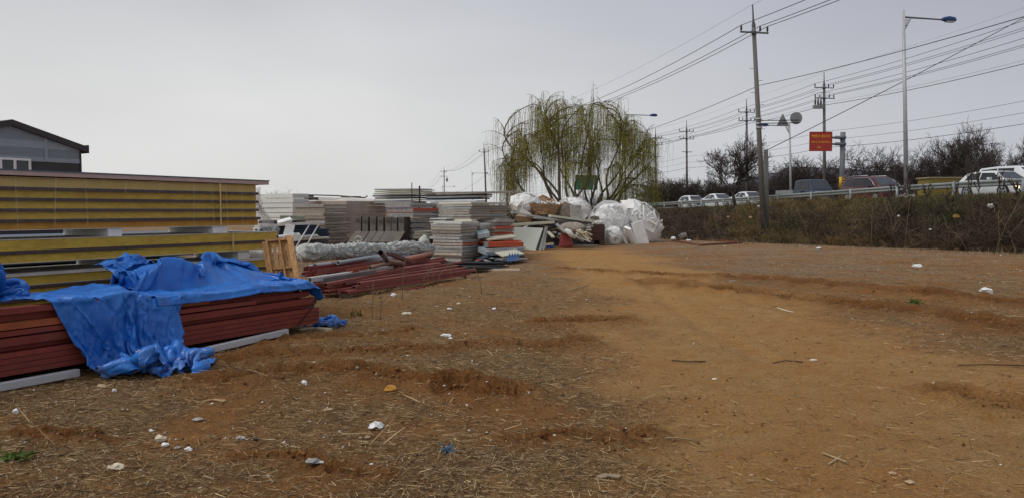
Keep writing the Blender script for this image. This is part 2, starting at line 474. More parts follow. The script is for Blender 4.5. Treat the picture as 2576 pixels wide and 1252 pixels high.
def build_ground():
    ys = np.concatenate([np.linspace(-40, 1.5, 14), np.linspace(2.0, 3.3, 6), 3.4 * np.power(42 / 3.4, np.linspace(0, 1, 580)), 42 * np.power(78 / 42, np.linspace(0.03, 1, 44)),
                         80 * np.power(2400 / 80, np.linspace(0, 1, 46))])
    t = np.linspace(-1, 1, 560); s = np.sign(t) * np.abs(t) ** 1.5
    half = 9 + 0.95 * np.abs(ys); half = np.where(ys < 2, 40, half)
    half = np.where((ys >= 2) & (ys < 4), np.maximum(half, 16), half)
    X = half[:, None] * s[None, :]; Y = np.repeat(ys[:, None], len(s), 1)
    Z = height(X.ravel(), Y.ravel())
    p, st, ru = masks(X.ravel(), Y.ravel())
    tt, _ = slope_t(X.ravel(), Y.ravel())
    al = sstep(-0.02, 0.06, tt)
    verts = np.stack([X.ravel(), Y.ravel(), Z], 1)
    nr, nc = X.shape
    i = np.arange(nr - 1)[:, None] * nc + np.arange(nc - 1)[None, :]
    f = np.stack([i, i + 1, i + nc + 1, i + nc], -1).reshape(-1, 4)
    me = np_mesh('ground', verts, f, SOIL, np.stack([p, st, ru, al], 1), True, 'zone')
    o = bpy.data.objects.new('ground', me); COL.objects.link(o); o['kind'] = 'structure'
build_ground()

# ------------------------------------------------------------------ hills far beyond the road
def build_hills():
    rs = np.random.RandomState(4)
    def ridge(name, pts, y, depth, seed):
        px = np.array([p[0] for p in pts], float); py = np.array([p[1] for p in pts], float)
        q = np.linspace(px[0], px[-1], 160); top = np.interp(q, px, py)
        x = (q - 1288) / FOC * y; zt = EYE + (528 - top) / FOC * y
        zt = zt + (fbm(q, q * 0, 0.09, 4, seed) - 0.5) * 0.005 * y
        rows = []
        for k, fr in enumerate(np.linspace(0, 1, 9)):
            rows.append(np.stack([x, np.full_like(x, y - depth * (1 - fr)), -3 + (zt + 3) * np.sin(fr * math.pi / 2) ** 1.3], 1))
        rows.append(np.stack([x, np.full_like(x, y + depth), np.full_like(x, -3.0)], 1))
        v = np.concatenate(rows); nc = len(q); i = np.arange(len(rows) - 1)[:, None] * nc + np.arange(nc - 1)[None, :]
        f = np.stack([i, i + 1, i + nc + 1, i + nc], -1).reshape(-1, 4)
        me = np_mesh(name, v, f, M('hazed_winter_woods', (0.150, 0.145, 0.172), 0.95, 0.30, 0.05, spec=0.0), None, True)  # purplish bare woods, with the blue-grey of distance haze put into the colour
        o = bpy.data.objects.new(name, me); COL.objects.link(o); o['kind'] = 'structure'
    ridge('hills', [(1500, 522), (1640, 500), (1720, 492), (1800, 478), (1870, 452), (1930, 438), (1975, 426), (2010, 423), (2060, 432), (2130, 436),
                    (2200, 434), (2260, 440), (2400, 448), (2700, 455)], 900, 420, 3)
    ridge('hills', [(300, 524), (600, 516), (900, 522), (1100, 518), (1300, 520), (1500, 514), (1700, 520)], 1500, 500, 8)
build_hills()

# ------------------------------------------------------------------ road on the embankment
def build_road():
    ys = np.concatenate([np.arange(-40, 130, 2.0), np.arange(130, 900, 20.0)])
    def strip(name, o0, o1, dz, mat):
        a = np.stack([rail_x(ys) + o0, ys, road_z(ys) + dz], 1); b = np.stack([rail_x(ys) + o1, ys, road_z(ys) + dz], 1)
        v = np.concatenate([a, b]); n = len(ys); i = np.arange(n - 1)
        f = np.stack([i, i + n, i + n + 1, i + 1], 1)
        o = bpy.data.objects.new(name, np_mesh(name, v, f, mat)); COL.objects.link(o); o['kind'] = 'structure'
    strip('road', 0.35, 12.2, 0.05, M('asphalt', (0.055, 0.054, 0.053), 0.9, 0.2, 3, bump=0.3, bscale=90))
    wp = M('road_paint', (0.75, 0.75, 0.72), 0.7, 0.15, 5)
    strip('road_marking', 1.0, 1.15, 0.054, wp); strip('road_marking', 11.4, 11.55, 0.054, wp)
    strip('road_marking', 6.2, 6.35, 0.054, M('yellow_paint', (0.65, 0.42, 0.05), 0.7, 0.15, 5))
build_road()
GALV = M('galvanised', (0.33, 0.35, 0.34), 0.55, 0.22, 3.0, 0.35, dirt=(0.14, 0.13, 0.11), dirt_amt=0.5)
GALV2 = M('galvanised_post', (0.26, 0.29, 0.31), 0.6, 0.2, 4.0, 0.2, dirt=(0.13, 0.12, 0.10), dirt_amt=0.4)
def w_beam(mb, p, q):
    pr = [(0, -.155), (.03, -.15), (.08, -.11), (.08, -.06), (.0, -.015), (.0, .015), (.08, .06), (.08, .11), (.03, .15), (0, .155),
          (-.004, .155), (.026, .146), (.076, .108), (.076, .062), (-.004, .017), (-.004, -.017), (.076, -.062), (.076, -.108), (.026, -.146), (-.004, -.155)]
    mb.prof(p, q, [(a, b) for a, b in reversed(pr)])
def build_rail(off, label, ys, side=1, h=0.60):
    root = thing('guard_rail', label, 'guard rail', (rail_x(40) + off, 40, float(road_z(40))))
    post0 = None
    for i, y in enumerate(ys):
        x = rail_x(y) + off; z = float(road_z(y))
        if post0 is None:
            mb = MB(); mb.tube([(x, y, z - 0.5), (x, y, z + h + 0.17)], 0.075, 10); mb.tube([(x, y, z + h + 0.17), (x, y, z + h + 0.20)], [0.08, 0.05], 10)
            post0 = (part('post', mb, GALV2, root), (x, y, z))
        else:
            o = post0[0].copy(); COL.objects.link(o); o.parent = root
            o.location = Vector((x, y, z)) - Vector(post0[1])
        if i + 1 < len(ys):
            y2 = ys[i + 1]; mb = MB()
            A = Vector((rail_x(y) + off + 0.10 * side, y, z + h)); B = Vector((rail_x(y2) + off + 0.10 * side, y2, float(road_z(y2)) + h))
            if side > 0: w_beam(mb, B + Vector((0, 0, 0.0)), A)
            else: w_beam(mb, A, B)
            part('rail_beam', mb, GALV, root)
GR_Y = [34.7 + 4.05 * k for k in range(-4, 14)] + [34.7 + 4.05 * 13 + 8 * k for k in range(1, 8)]
build_rail(0.0, 'long grey steel guard rail on posts along the near edge of the road', GR_Y, 1)
build_rail(12.6, 'grey steel guard rail along the far edge of the road behind the traffic', [30 + 8.0 * k for k in range(0, 11)], -1)

# ------------------------------------------------------------------ loose straw, twigs and brush (uncountable)
rs = np.random.RandomState(11)
def blades(name, x, y, z, length, width, az, lean, curl, cols, mat, kind='stuff', parent=None, droop=0.0):
    """three-point ribbons; lean 0 = lying on the ground, 1 = upright"""
    n = len(x)
    d = np.stack([np.cos(az) * np.cos(lean), np.sin(az) * np.cos(lean), np.sin(lean)], 1)
    sd_ = np.stack([-np.sin(az), np.cos(az), np.zeros(n)], 1)
    # ribbons turned at random about their own length
    rot = rs.rand(n) * math.pi
    up = np.cross(d, sd_)
    wv = (sd_ * np.cos(rot)[:, None] + up * np.sin(rot)[:, None]) * width[:, None]
    p0 = np.stack([x, y, z], 1)
    bend = (sd_ * (rs.rand(n)[:, None] - 0.5) * 1.6 + np.array([0, 0, 1.0]) * (curl * (rs.rand(n) - 0.6))[:, None]) * length[:, None] * 0.35
    p1 = p0 + d * length[:, None] * 0.55 + bend * 0.5
    p2 = p0 + d * length[:, None] + bend * 1.0
    p2[:, 2] -= droop * length; p1[:, 2] -= droop * length * 0.1
    v = np.stack([p0 - wv, p0 + wv, p1 - wv * .8, p1 + wv * .8, p2 - wv * .35, p2 + wv * .35], 1)
    k = np.arange(n)[:, None] * 6
    f = np.concatenate([k + np.array([[0, 1, 3, 2]]), k + np.array([[2, 3, 5, 4]])], 0)
    c = np.repeat(cols, 6, 0)
    me = np_mesh(name, v.reshape(-1, 3), f, mat, c)
    o = bpy.data.objects.new(name, me); COL.objects.link(o)
    if kind: o['kind'] = kind
    if parent: o.parent = parent
    return o
STRAWM = attr_mat('straw_strands', 0.8)
def scatter(n, x0, x1, y0, y1, dens, power=1.0):
    u = rs.rand(n)
    y = (y0 ** (1 - power) + u * (y1 ** (1 - power) - y0 ** (1 - power))) ** (1 / (1 - power)) if power != 1.0 else y0 * (y1 / y0) ** u
    x = (rs.rand(n) * 2 - 1) * (x1 + 0.72 * y)
    keep = rs.rand(n) < dens(x, y)
    t, _ = slope_t(x, y); keep &= t < 0.05
    return x[keep], y[keep]
def tint(n, a, b, j=0.15):
    t = rs.rand(n, 1); c = np.array(a) * (1 - t) + np.array(b) * t
    return np.clip(c * (1 + (rs.rand(n, 1) - 0.5) * 2 * j), 0, 1)
def build_straw():
    def dens(x, y):
        p, s, r = masks(x, y)
        return np.clip(s * 1.15, 0, 1) * (1 - 0.6 * r) + 0.016 * p
    x, y = scatter(185000, 0, 0.9, 3.6, 30, dens, 1.6)
    n = len(x); z = height(x, y) + 0.004 + rs.rand(n) * 0.012
    big = rs.rand(n) < 0.010
    ln = np.where(big, 0.10 + rs.rand(n) * 0.16, 0.018 + rs.rand(n) ** 2 * 0.085) * (1 + 0.02 * y)
    w = np.where(big, 0.0022, 0.0015) * (0.6 + 0.9 * rs.rand(n)) * (1 + 0.035 * y)
    lean = np.where(rs.rand(n) < 0.12, rs.rand(n) * 0.7, rs.rand(n) * 0.13)
    c = tint(n, (0.18, 0.112, 0.050), (0.54, 0.40, 0.225), 0.3)
    dark = rs.rand(n) < 0.30; c[dark] = tint(dark.sum(), (0.045, 0.026, 0.014), (0.11, 0.065, 0.032))
    blades('straw_litter', x, y, z, ln, w, rs.rand(n) * 6.283, lean, 0.25 * np.ones(n), c, STRAWM)
    # stubble on the strip of dead grass in front of the bank and by the stacked steel
    def d2(x, y):
        t, _ = slope_t(x, y); p, s, r = masks(x, y)
        return sstep(-0.9, -0.05, t) * (0.35 + s) * (1 - p) * sstep(9, 17, y)
    x, y = scatter(60000, 0, 2, 10, 60, d2, 1.3)
    n = len(x); z = height(x, y) - 0.01
    c = tint(n, (0.13, 0.085, 0.045), (0.30, 0.225, 0.135), 0.2)
    t, _ = slope_t(x, y); tall = 1 + 1.6 * sstep(-0.22, 0.03, t)
    blades('dead_grass', x, y, z, (0.06 + rs.rand(n) * 0.15) * tall, 0.0025 + 0.003 * rs.rand(n) + 0.00010 * y, rs.rand(n) * 6.283, 0.5 + rs.rand(n) * 0.9, 0.6 * np.ones(n), c, STRAWM)
    # soil crumbs
    def d3(x, y):
        p, s, r = masks(x, y); return 0.10 + 0.9 * r + 0.10 * (1 - p)
    x, y = scatter(15000, 0, 1, 3.8, 24, d3, 1.6)
    n = len(x); p, s, r = masks(x, y)
    size = (0.004 + 0.016 * rs.rand(n) ** 3 + 0.022 * r * rs.rand(n) ** 2) * (0.8 + 0.02 * y)
    z = height(x, y) + size * 0.25
    oct_ = np.array([[1, 0, 0], [-1, 0, 0], [0, 1, 0], [0, -1, 0], [0, 0, 1], [0, 0, -1.]])
    v = np.stack([x, y, z], 1)[:, None, :] + oct_[None] * size[:, None, None] * (0.6 + 0.8 * rs.rand(n, 6, 1))
    of = np.array([[0, 2, 4], [2, 1, 4], [1, 3, 4], [3, 0, 4], [2, 0, 5], [1, 2, 5], [3, 1, 5], [0, 3, 5]])
    f = (np.arange(n)[:, None, None] * 6 + of[None]).reshape(-1, 3)
    c = tint(n, (0.12, 0.052, 0.018), (0.24, 0.12, 0.045), 0.15); pale = rs.rand(n) < 0.05; c[pale] = tint(pale.sum(), (0.35, 0.28, 0.2), (0.5, 0.45, 0.38))
    o = bpy.data.objects.new('soil_crumbs', np_mesh('soil_crumbs', v.reshape(-1, 3), f, attr_mat('crumbs', 0.95, 0.1), np.repeat(c, 6, 0))); COL.objects.link(o); o['kind'] = 'stuff'
    # tiny crumbs of white foam everywhere
    def d4(x, y):
        p, s, r = masks(x, y); t, _ = slope_t(x, y)
        return (0.25 + 0.8 * s) * (1 - 0.85 * p) * (0.35 + 0.65 * sstep(0.45, 0.62, fbm(x, y, 0.5, 3, 66)))
    x, y = scatter(2600, 0, 1, 3.8, 40, d4, 1.35)
    n = len(x); size = (0.003 + 0.013 * rs.rand(n) ** 3) * (0.8 + 0.035 * y); z = height(x, y) + size * 0.4
    v = np.stack([x, y, z], 1)[:, None, :] + oct_[None] * size[:, None, None] * (0.5 + 0.9 * rs.rand(n, 6, 1)) * np.array([1, 1, 0.6])
    f = (np.arange(n)[:, None, None] * 6 + of[None]).reshape(-1, 3)
    c = tint(n, (0.55, 0.53, 0.47), (0.8, 0.8, 0.78), 0.05)
    o = bpy.data.objects.new('foam_crumbs', np_mesh('foam_crumbs', v.reshape(-1, 3), f, attr_mat('foam_crumb', 0.9, 0.1), np.repeat(c, 6, 0))); COL.objects.link(o); o['kind'] = 'stuff'
build_straw()
def bank_points(n, t0, t1, y0=18, y1=100, power=1.2):
    u = rs.rand(n); y = (y0 ** (1 - power) + u * (y1 ** (1 - power) - y0 ** (1 - power))) ** (1 / (1 - power))
    t = t0 + (t1 - t0) * rs.rand(n)
    xb = np.interp(y, BASE_Y, BASE_X); xs = rail_x(y) - 1.1; xb = np.minimum(xb, xs - 1.2)
    return xb + t * (xs - xb), y, t
def build_bank():
    BR = attr_mat('brush_twigs', 0.9, 0.1)
    # tangled dark bramble over the lower and middle slope
    x, y, t = bank_points(100000, -0.03, 0.90, 19, 110, 1.3)
    clump = np.clip(fbm(x, y, 0.62, 4, 61) * 3.2 - 1.1, 0, 1); px = 1288 + FOC * x / y
    tanz = sstep(1790, 1880, px) * (1 - sstep(2130, 2240, px)) * sstep(0.38, 0.56, fbm(x, y, 0.4, 2, 14) + 0.10)
    keep = rs.rand(len(x)) < (0.22 + 0.85 * clump) * (1 - 0.75 * tanz) * (1 - 0.75 * sstep(0.5, 0.85, t)); x, y, t, clump, px = x[keep], y[keep], t[keep], clump[keep], px[keep]
    n = len(x); z = height(x, y, False) - 0.03
    hgt = (0.18 + 0.9 * rs.rand(n) ** 1.8) * (0.25 + 1.25 * clump) * np.interp(t, [0, 0.08, 0.5, 0.75, 0.9], [0.35, 1.25, 1.0, 0.30, 0.08])
    hgt *= np.interp(px, [1600, 1720, 1900, 2150, 2350], [1.2, 1.05, 0.7, 0.7, 1.0])
    lift = rs.rand(n) * hgt * 0.7
    hue = fbm(x, y, 0.9, 3, 47)[:, None]
    c = tint(n, (0.030, 0.021, 0.018), (0.130, 0.088, 0.066), 0.35) * (0.35 + 1.25 * hue)
    g = rs.rand(n) < 0.25 * sstep(0.52, 0.66, fbm(x, y, 0.8, 2, 23)); c[g] = tint(g.sum(), (0.028, 0.038, 0.017), (0.06, 0.07, 0.028))
    pale = rs.rand(n) < 0.05; c[pale] = tint(pale.sum(), (0.15, 0.12, 0.085), (0.26, 0.21, 0.15))
    blades('bramble_thicket', x, y, z + lift, 0.12 + hgt * 0.75, 0.0028 + 0.0035 * rs.rand(n) + 0.00004 * y, rs.rand(n) * 6.283, rs.rand(n) * 1.5 - 0.25, 1.9 * np.ones(n), c, BR)
    # arching bramble domes
    def domes(nc, per, t0, t1, y0, y1, wpx, R0, R1, cA, cB, droop, wid, lean0, lean1, name):
        x, y, t = bank_points(nc, t0, t1, y0, y1, 1.3); px = 1288 + FOC * x / y
        k = rs.rand(nc) < np.interp(px, *wpx); x, y, t = x[k], y[k], t[k]; nc = len(x)
        Rr = (R0 + (R1 - R0) * rs.rand(nc) ** 1.5) * np.interp(t, [0, .1, .55, .8, 1], [.7, 1, .9, .45, .3]); col = tint(nc, cA, cB, .2)
        i = np.repeat(np.arange(nc), per); n = len(i); rad = Rr[i] * .30 * np.sqrt(rs.rand(n)); a0 = rs.rand(n) * 6.283
        bx = x[i] + np.cos(a0) * rad; by = y[i] + np.sin(a0) * rad
        up = rs.rand(n) ** 1.2 * Rr[i] * .55
        c = col[i] * (.45 + 1.1 * rs.rand(n, 1)); pl = rs.rand(n) < .06; c[pl] = tint(pl.sum(), (.14, .11, .075), (.26, .21, .145))
        blades(name, bx, by, height(bx, by, False) - .03 + up, Rr[i] * (.45 + .55 * rs.rand(n)), wid * (.6 + .8 * rs.rand(n)) + .00004 * by, a0 + rs.randn(n) * .5, lean0 + (lean1 - lean0) * rs.rand(n), .7 * np.ones(n), c, BR, droop=droop)
    domes(560, 125, .0, .78, 19, 100, ([1500, 1760, 1850, 2120, 2230, 2700], [1, .9, .35, .4, 1, 1]), .45, 1.25, (.036, .025, .021), (.125, .085, .064), .30, .0035, .2, 1.35, 'bramble_bushes')
    domes(300, 130, .0, .95, 22, 85, ([1500, 1760, 1850, 2140, 2260, 2700], [.08, .25, 1, 1, .2, .12]), .35, .95, (.115, .076, .030), (.270, .185, .080), .45, .003, .35, 1.3, 'tawny_tussocks')
    domes(60, 130, .1, .7, 24, 60, ([1500, 2200, 2260, 2700], [.1, .2, 1, 1]), .5, 1.0, (.020, .030, .014), (.045, .055, .024), .25, .006, .2, 1.3, 'dark_green_shrubs')
    # tawny dead grass hummocks
    x, y, t = bank_points(80000, 0.02, 1.0, 22, 90, 1.3)
    px = 1288 + FOC * x / y
    w = np.maximum(sstep(1790, 1880, px) * (1 - sstep(2130, 2240, px)), 0.25 * sstep(0.55, 0.7, fbm(x, y, 0.3, 2, 19)))
    keep = rs.rand(len(x)) < w * sstep(0.36, 0.56, fbm(x, y, 0.4, 2, 14) + 0.12) ; x, y, t = x[keep], y[keep], t[keep]
    n = len(x); z = height(x, y, False) - 0.02
    cl = fbm(x, y, 0.9, 3, 71)
    c = tint(n, (0.085, 0.060, 0.024), (0.235, 0.170, 0.078), 0.2) * (0.55 + 0.9 * cl)[:, None]
    tuft = np.floor(x * 1.1) * 3.7 + np.floor(y * 1.1) * 5.1
    blades('tawny_grass', x, y, z + rs.rand(n) * 0.45 * cl, 0.16 + 0.42 * rs.rand(n), 0.0025 + 0.003 * rs.rand(n) + 0.00005 * y, tuft + rs.randn(n) * 0.9, 0.1 + rs.rand(n) * 1.1, 1.6 * np.ones(n), c, BR)
    # short green grass along the shoulder
    x, y, t = bank_points(42000, 0.72, 1.06, 20, 95, 1.3)
    keep = rs.rand(len(x)) < sstep(0.70, 0.9, t + (fbm(x, y, 0.7, 3, 29) - 0.5) * 0.35); x, y = x[keep], y[keep]
    n = len(x); z = height(x, y, False) - 0.01
    c = tint(n, (0.060, 0.070, 0.024), (0.115, 0.112, 0.042), 0.25); dry = rs.rand(n) < 0.5; c[dry] = tint(dry.sum(), (0.12, 0.09, 0.04), (0.2, 0.155, 0.08))
    blades('verge_grass', x, y, z, 0.05 + 0.13 * rs.rand(n), 0.004 + 0.003 * rs.rand(n) + 0.00006 * y, rs.rand(n) * 6.283, 0.6 + rs.rand(n) * 0.9, 0.6 * np.ones(n), c, BR)
    # grey brown undergrowth beyond the far side of the road
    y = 42 + rs.rand(66000) ** 1.3 * 120; off = 14.5 + rs.rand(len(y)) ** 1.5 * 16
    x = rail_x(y) + off; cl = fbm(x, y, 0.22, 3, 37)
    keep = rs.rand(len(x)) < cl * 1.2; x, y, cl = x[keep], y[keep], cl[keep]
    n = len(x); z = height(x, y, False); top = (0.8 + 5.2 * cl ** 1.4) * (0.6 + 0.4 * sstep(42, 80, y)) * np.interp(1288 + FOC * x / y, [1650, 1780, 2100, 2280], [1.3, 1.0, 0.8, 0.42])
    c = tint(n, (0.050, 0.036, 0.034), (0.125, 0.092, 0.078), 0.3)
    blades('undergrowth', x, y, z + rs.rand(n) * top * 0.8, 0.5 + rs.rand(n) * 1.1, 0.010 + 0.010 * rs.rand(n), rs.rand(n) * 6.283, 0.2 + rs.rand(n) * 1.2, 0.6 * np.ones(n), c, BR)
build_bank()
# ------------------------------------------------------------------ paint and materials of the yard
RED = M('red_oxide', (0.215, 0.040, 0.030), 0.6, 0.18, 5, 0.0, 0.12, 60, dirt=(0.12, 0.05, 0.035), dirt_amt=0.45, spec=0.35)
RED2 = M('red_oxide_orange', (0.33, 0.085, 0.030), 0.6, 0.2, 5, dirt=(0.16, 0.05, 0.03), dirt_amt=0.5)
RED3 = M('red_oxide_faded', (0.235, 0.062, 0.048), 0.65, 0.16, 5, dirt=(0.17, 0.08, 0.06), dirt_amt=0.45)
DARKIN = M('tube_inside', (0.03, 0.018, 0.015), 0.9, 0.2)
WHITEST = M('white_steel', (0.52, 0.53, 0.55), 0.5, 0.12, 3, dirt=(0.3, 0.27, 0.22), dirt_amt=0.35)
GREYPVC = M('grey_pvc', (0.33, 0.36, 0.40), 0.4, 0.1, 3, dirt=(0.22, 0.19, 0.16), dirt_amt=0.4)
GREYST = M('grey_sheet', (0.27, 0.28, 0.29), 0.5, 0.15, 4, 0.2, dirt=(0.18, 0.15, 0.12))
BLACKST = M('black_sheet', (0.030, 0.028, 0.028), 0.5, 0.3, 4, dirt=(0.10, 0.08, 0.06), dirt_amt=0.4)
WOOD = M('pallet_wood', (0.48, 0.265, 0.110), 0.8, 0.3, 5, 0, 0.3, 50, dirt=(0.22, 0.11, 0.05), dirt_amt=0.5, stretch=(6, 6, 1))
DARKWOOD = M('weathered_wood', (0.10, 0.075, 0.055), 0.9, 0.3, 5, bump=0.3)
CREAMW = M('cream_timber', (0.56, 0.47, 0.34), 0.8, 0.15, 4, dirt=(0.3, 0.22, 0.14))
WOOLY = M('glass_wool', (0.600, 0.415, 0.080), 0.95, 0.16, 9, bump=0.5, bscale=70, dirt=(0.42, 0.22, 0.06), dirt_amt=0.5, dscale=2.0, stretch=(1, 1, 3), spec=0.1)
WOOLP = M('glass_wool_pale', (0.60, 0.45, 0.17), 0.9, 0.12, 6, bump=0.4, bscale=50, dirt=(0.42, 0.27, 0.09), dirt_amt=0.5, spec=0.15)
WOOLO = M('glass_wool_orange', (0.60, 0.31, 0.055), 0.95, 0.18, 5, bump=0.5, bscale=70, dirt=(0.46, 0.20, 0.05), dirt_amt=0.7, dscale=1.5, spec=0.1)
BROWNF = M('brown_profile', (0.105, 0.072, 0.065), 0.6, 0.3, 8, 0.1, 0.5, 90, stretch=(9, 9, 1))
WHITEF = M('white_facing', (0.60, 0.57, 0.50), 0.55, 0.12, 4, dirt=(0.35, 0.28, 0.2), dirt_amt=0.4)
PINKF = M('pink_core', (0.50, 0.365, 0.335), 0.9, 0.12, 6, bump=0.3)
TEAL = M('teal_facing', (0.055, 0.125, 0.135), 0.5, 0.15, 4, 0.2)
EPSW = M('white_foam', (0.80, 0.80, 0.79), 0.85, 0.08, 14, bump=0.35, bscale=120, dirt=(0.55, 0.5, 0.42), dirt_amt=0.35)
STRAPC = M('cream_strap', (0.60, 0.46, 0.20), 0.6, 0.1)
BANDB = M('steel_band', (0.05, 0.035, 0.03), 0.5, 0.2, metal=0.3)

def film_mat(name, col, a0, a1, scale, rough=0.3, bump=0.5, stretch=(1, 1, 1)):
    """clear plastic film that is milkier along its wrinkles"""
    m = bpy.data.materials.new(name); m.use_nodes = True; t = m.node_tree; N = t.nodes; L = t.links
    b = N['Principled BSDF']; b.inputs['Base Color'].default_value = (*col, 1); b.inputs['Roughness'].default_value = rough
    tcn = N.new('ShaderNodeTexCoord'); mp = N.new('ShaderNodeMapping'); mp.inputs['Scale'].default_value = stretch
    L.new(tcn.outputs['Object'], mp.inputs[0])
    nz = N.new('ShaderNodeTexNoise'); nz.noise_type = 'RIDGED_MULTIFRACTAL' if hasattr(nz, 'noise_type') else 'FBM'
    nz.inputs['Scale'].default_value = scale; nz.inputs['Detail'].default_value = 4
    L.new(mp.outputs[0], nz.inputs['Vector'])
    r = N.new('ShaderNodeMapRange'); r.inputs[1].default_value = 0.25; r.inputs[2].default_value = 1.2
    r.inputs[3].default_value = a0; r.inputs[4].default_value = a1
    L.new(nz.outputs['Fac'], r.inputs[0]); L.new(r.outputs[0], b.inputs['Alpha'])
    bp = N.new('ShaderNodeBump'); bp.inputs['Strength'].default_value = bump; bp.inputs['Distance'].default_value = 0.03
    L.new(nz.outputs['Fac'], bp.inputs['Height']); L.new(bp.outputs[0], b.inputs['Normal'])
    return m
FILM = film_mat('clear_film', (0.66, 0.58, 0.46), 0.03, 0.24, 2.2, stretch=(2.5, 2.5, 0.6))
FILM3 = film_mat('fold_film', (0.74, 0.66, 0.52), .10, .42, 9.0)
FILM2 = film_mat('crumpled_film', (0.78, 0.75, 0.70), 0.35, 0.95, 6.0, bump=1.0)

def box_tube(mb, p, q, w, h, t=0.006):
    """rectangular hollow section, open at both ends"""
    p = Vector(p); q = Vector(q)
    o = [(-w / 2, 0), (w / 2, 0), (w / 2, h), (-w / 2, h)]; i = [(-w / 2 + t, t), (w / 2 - t, t), (w / 2 - t, h - t), (-w / 2 + t, h - t)]
    tn = (q - p).normalized(); side = tn.cross(EZ).normalized(); u = side.cross(tn); L = (q - p)
    vs = []
    for base in (p, q):
        for pr in (o, i): vs += [base + side * a + u * b for a, b in pr]
    fs = []
    for k in range(4):
        k2 = (k + 1) % 4
        fs += [(k, k2, 8 + k2, 8 + k), (4 + k2, 4 + k, 12 + k, 12 + k2), (k2, k, 4 + k, 4 + k2), (8 + k, 8 + k2, 12 + k2, 12 + k)]
    return mb.add(vs, fs)

# ------------------------------------------------------------------ near bundle of red steel
B0 = Vector((-4.52, 6.79, 0))
def bp(s, n, z): return B0 + ED * s + EN * n + EZ * z
def s_at(px, n, z): return along(bp(0, n, z), ED, px)
LEFT = -2.3
ORD = ['first', 'second', 'third', 'fourth', 'fifth', 'sixth', 'seventh', 'eighth', 'ninth', 'tenth', 'eleventh', 'twelfth', 'thirteenth', 'fourteenth', 'fifteenth', 'sixteenth']
def build_bundle():
    rr = random.Random(3)
    # bearers
    for s, nm in ((-0.6, 'left'), (3.1, 'right')):
        mb = MB(); mb.frame(bp(s, -1.15, 0.0), ED * 0.12, EN * 1.12, EZ * 0.117)
        one('timber_bearer', mb, DARKWOOD, 'dark timber bearer under the %s end of the red steel bundle' % ('hidden near' if s < 0 else 'far'), 'timber')
    base = MB(); s1 = s_at(803, 0, 0.2)
    box_tube(base, Vector((0, 0, 0)), ED * (s1 - LEFT), 0.10, 0.0475)
    me = _mesh('steel_tube', base, Vector((0, 0, 0)), RED)
    for k in range(4):
        for j in range(9):
            o = bpy.data.objects.new('steel_tube', me); COL.objects.link(o)
            o.location = bp(LEFT + (rr.uniform(-.012, .004) if j == 0 else rr.uniform(-.15, .03)), -0.05 - 0.105 * j + (rr.uniform(-.004, .004)), 0.12 + 0.0525 * k)
            if j == 0: tag(o, '%s tube from the ground on the front face of the dark red steel bundle' % ORD[k], 'steel tube', 'red steel tubes under the blue tarp')
            else: tag(o, 'dark red steel tube packed behind the front tubes under the blue tarp', 'steel tube', 'red steel tubes under the blue tarp')
    def channel(s0, s1, n, z, h, lip, mat, label, rec=0.06, flip=False):
        mb = MB()
        pr = [(0, h), (0, h - lip), (rec, h - lip), (rec, 0), (0.11, 0), (0.11, h)]
        if flip: pr = [(a, h - b) for a, b in reversed(pr)]
        mb.prof(bp(s0, n, z), bp(s1, n, z), [(-a, b) for a, b in pr])
        one('steel_channel', mb, mat, label, 'steel channel', 'red steel channels on the bundle', loc=bp(s0, n, z))
    G = 'on the dark red bundle under the blue tarp'
    channel(LEFT, s_at(797, 0, .40), 0.0, 0.332, 0.125, 0.072, RED, 'long red steel channel lying directly on the four seamed tubes', 0.075)
    channel(LEFT, s_at(644, 0, .50), 0.004, 0.461, 0.060, 0.045, RED, 'red steel channel ending halfway along the bundle below the blue tarp edge', 0.07)
    channel(s_at(600, 0, .5), s_at(776, -.1, .5), -0.085, 0.461, 0.078, 0.060, RED, 'set back red steel channel at the far right just below the tarp')
    channel(LEFT, s_at(212, 0, .55), 0.006, 0.525, 0.070, 0.062, RED2, 'rusty orange steel channel second from the top left of the hanging tarp')
    channel(s_at(420, 0, .58), s_at(532, 0, .6), -0.03, 0.530, 0.075, 0.055, RED2, 'short bright orange red channel beside the hanging tarp fold')
    channel(LEFT, s_at(330, 0, .68), -0.004, 0.600, 0.125, 0.055, RED, 'topmost red steel channel left of the hanging tarp', 0.08)
    for j in range(1, 8):
        for k, z in enumerate((0.332, 0.461)):
            mb = MB(); h = 0.125 if k == 0 else 0.11
            mb.frame(bp(LEFT + .1, -0.115 * j - 0.11, z), ED * (s1 - LEFT - .2 - rr.random() * .3), EN * 0.108, EZ * h)
            one('steel_channel', mb, RED, 'red steel channel inside the bundle hidden by the blue tarp', 'steel channel', 'red steel channels on the bundle')
    # band round the far end
    mb = MB(); s = s_at(792, 0, .45)
    mb.beam(bp(s + .02, 0.012, 0.455), bp(s - .06, 0.014, 0.335), 0.03, 0.006, EN); mb.beam(bp(s - .06, 0.012, 0.33), bp(s_at(748, .02, .12), 0.02, 0.125), 0.018, 0.004, EN)
    one('steel_band', mb, BANDB, 'thin dark band slanting down the far end of the red bundle', 'band')
    # white strip on the ground in front
    for a, b, lab, m in (((-120, 1010), (196, 945), 'near pale grey steel strip on the ground left of the hanging tarp', 0), ((520, 890), (722, 848), 'pale grey steel strip on the ground right of the hanging tarp', 0)):
        p = gr(*a, 0.02); q = gr(*b, 0.02)
        p.z = hz(p.x, p.y) + .015; q.z = hz(q.x, q.y) + .02
        mb = MB(); mb.prof(p, q, [(-.03, 0), (.03, 0), (.03, .062), (.024, .068), (-.03, .068)])
        one('steel_strip', mb, WHITEST, lab, 'steel strip')
build_bundle()

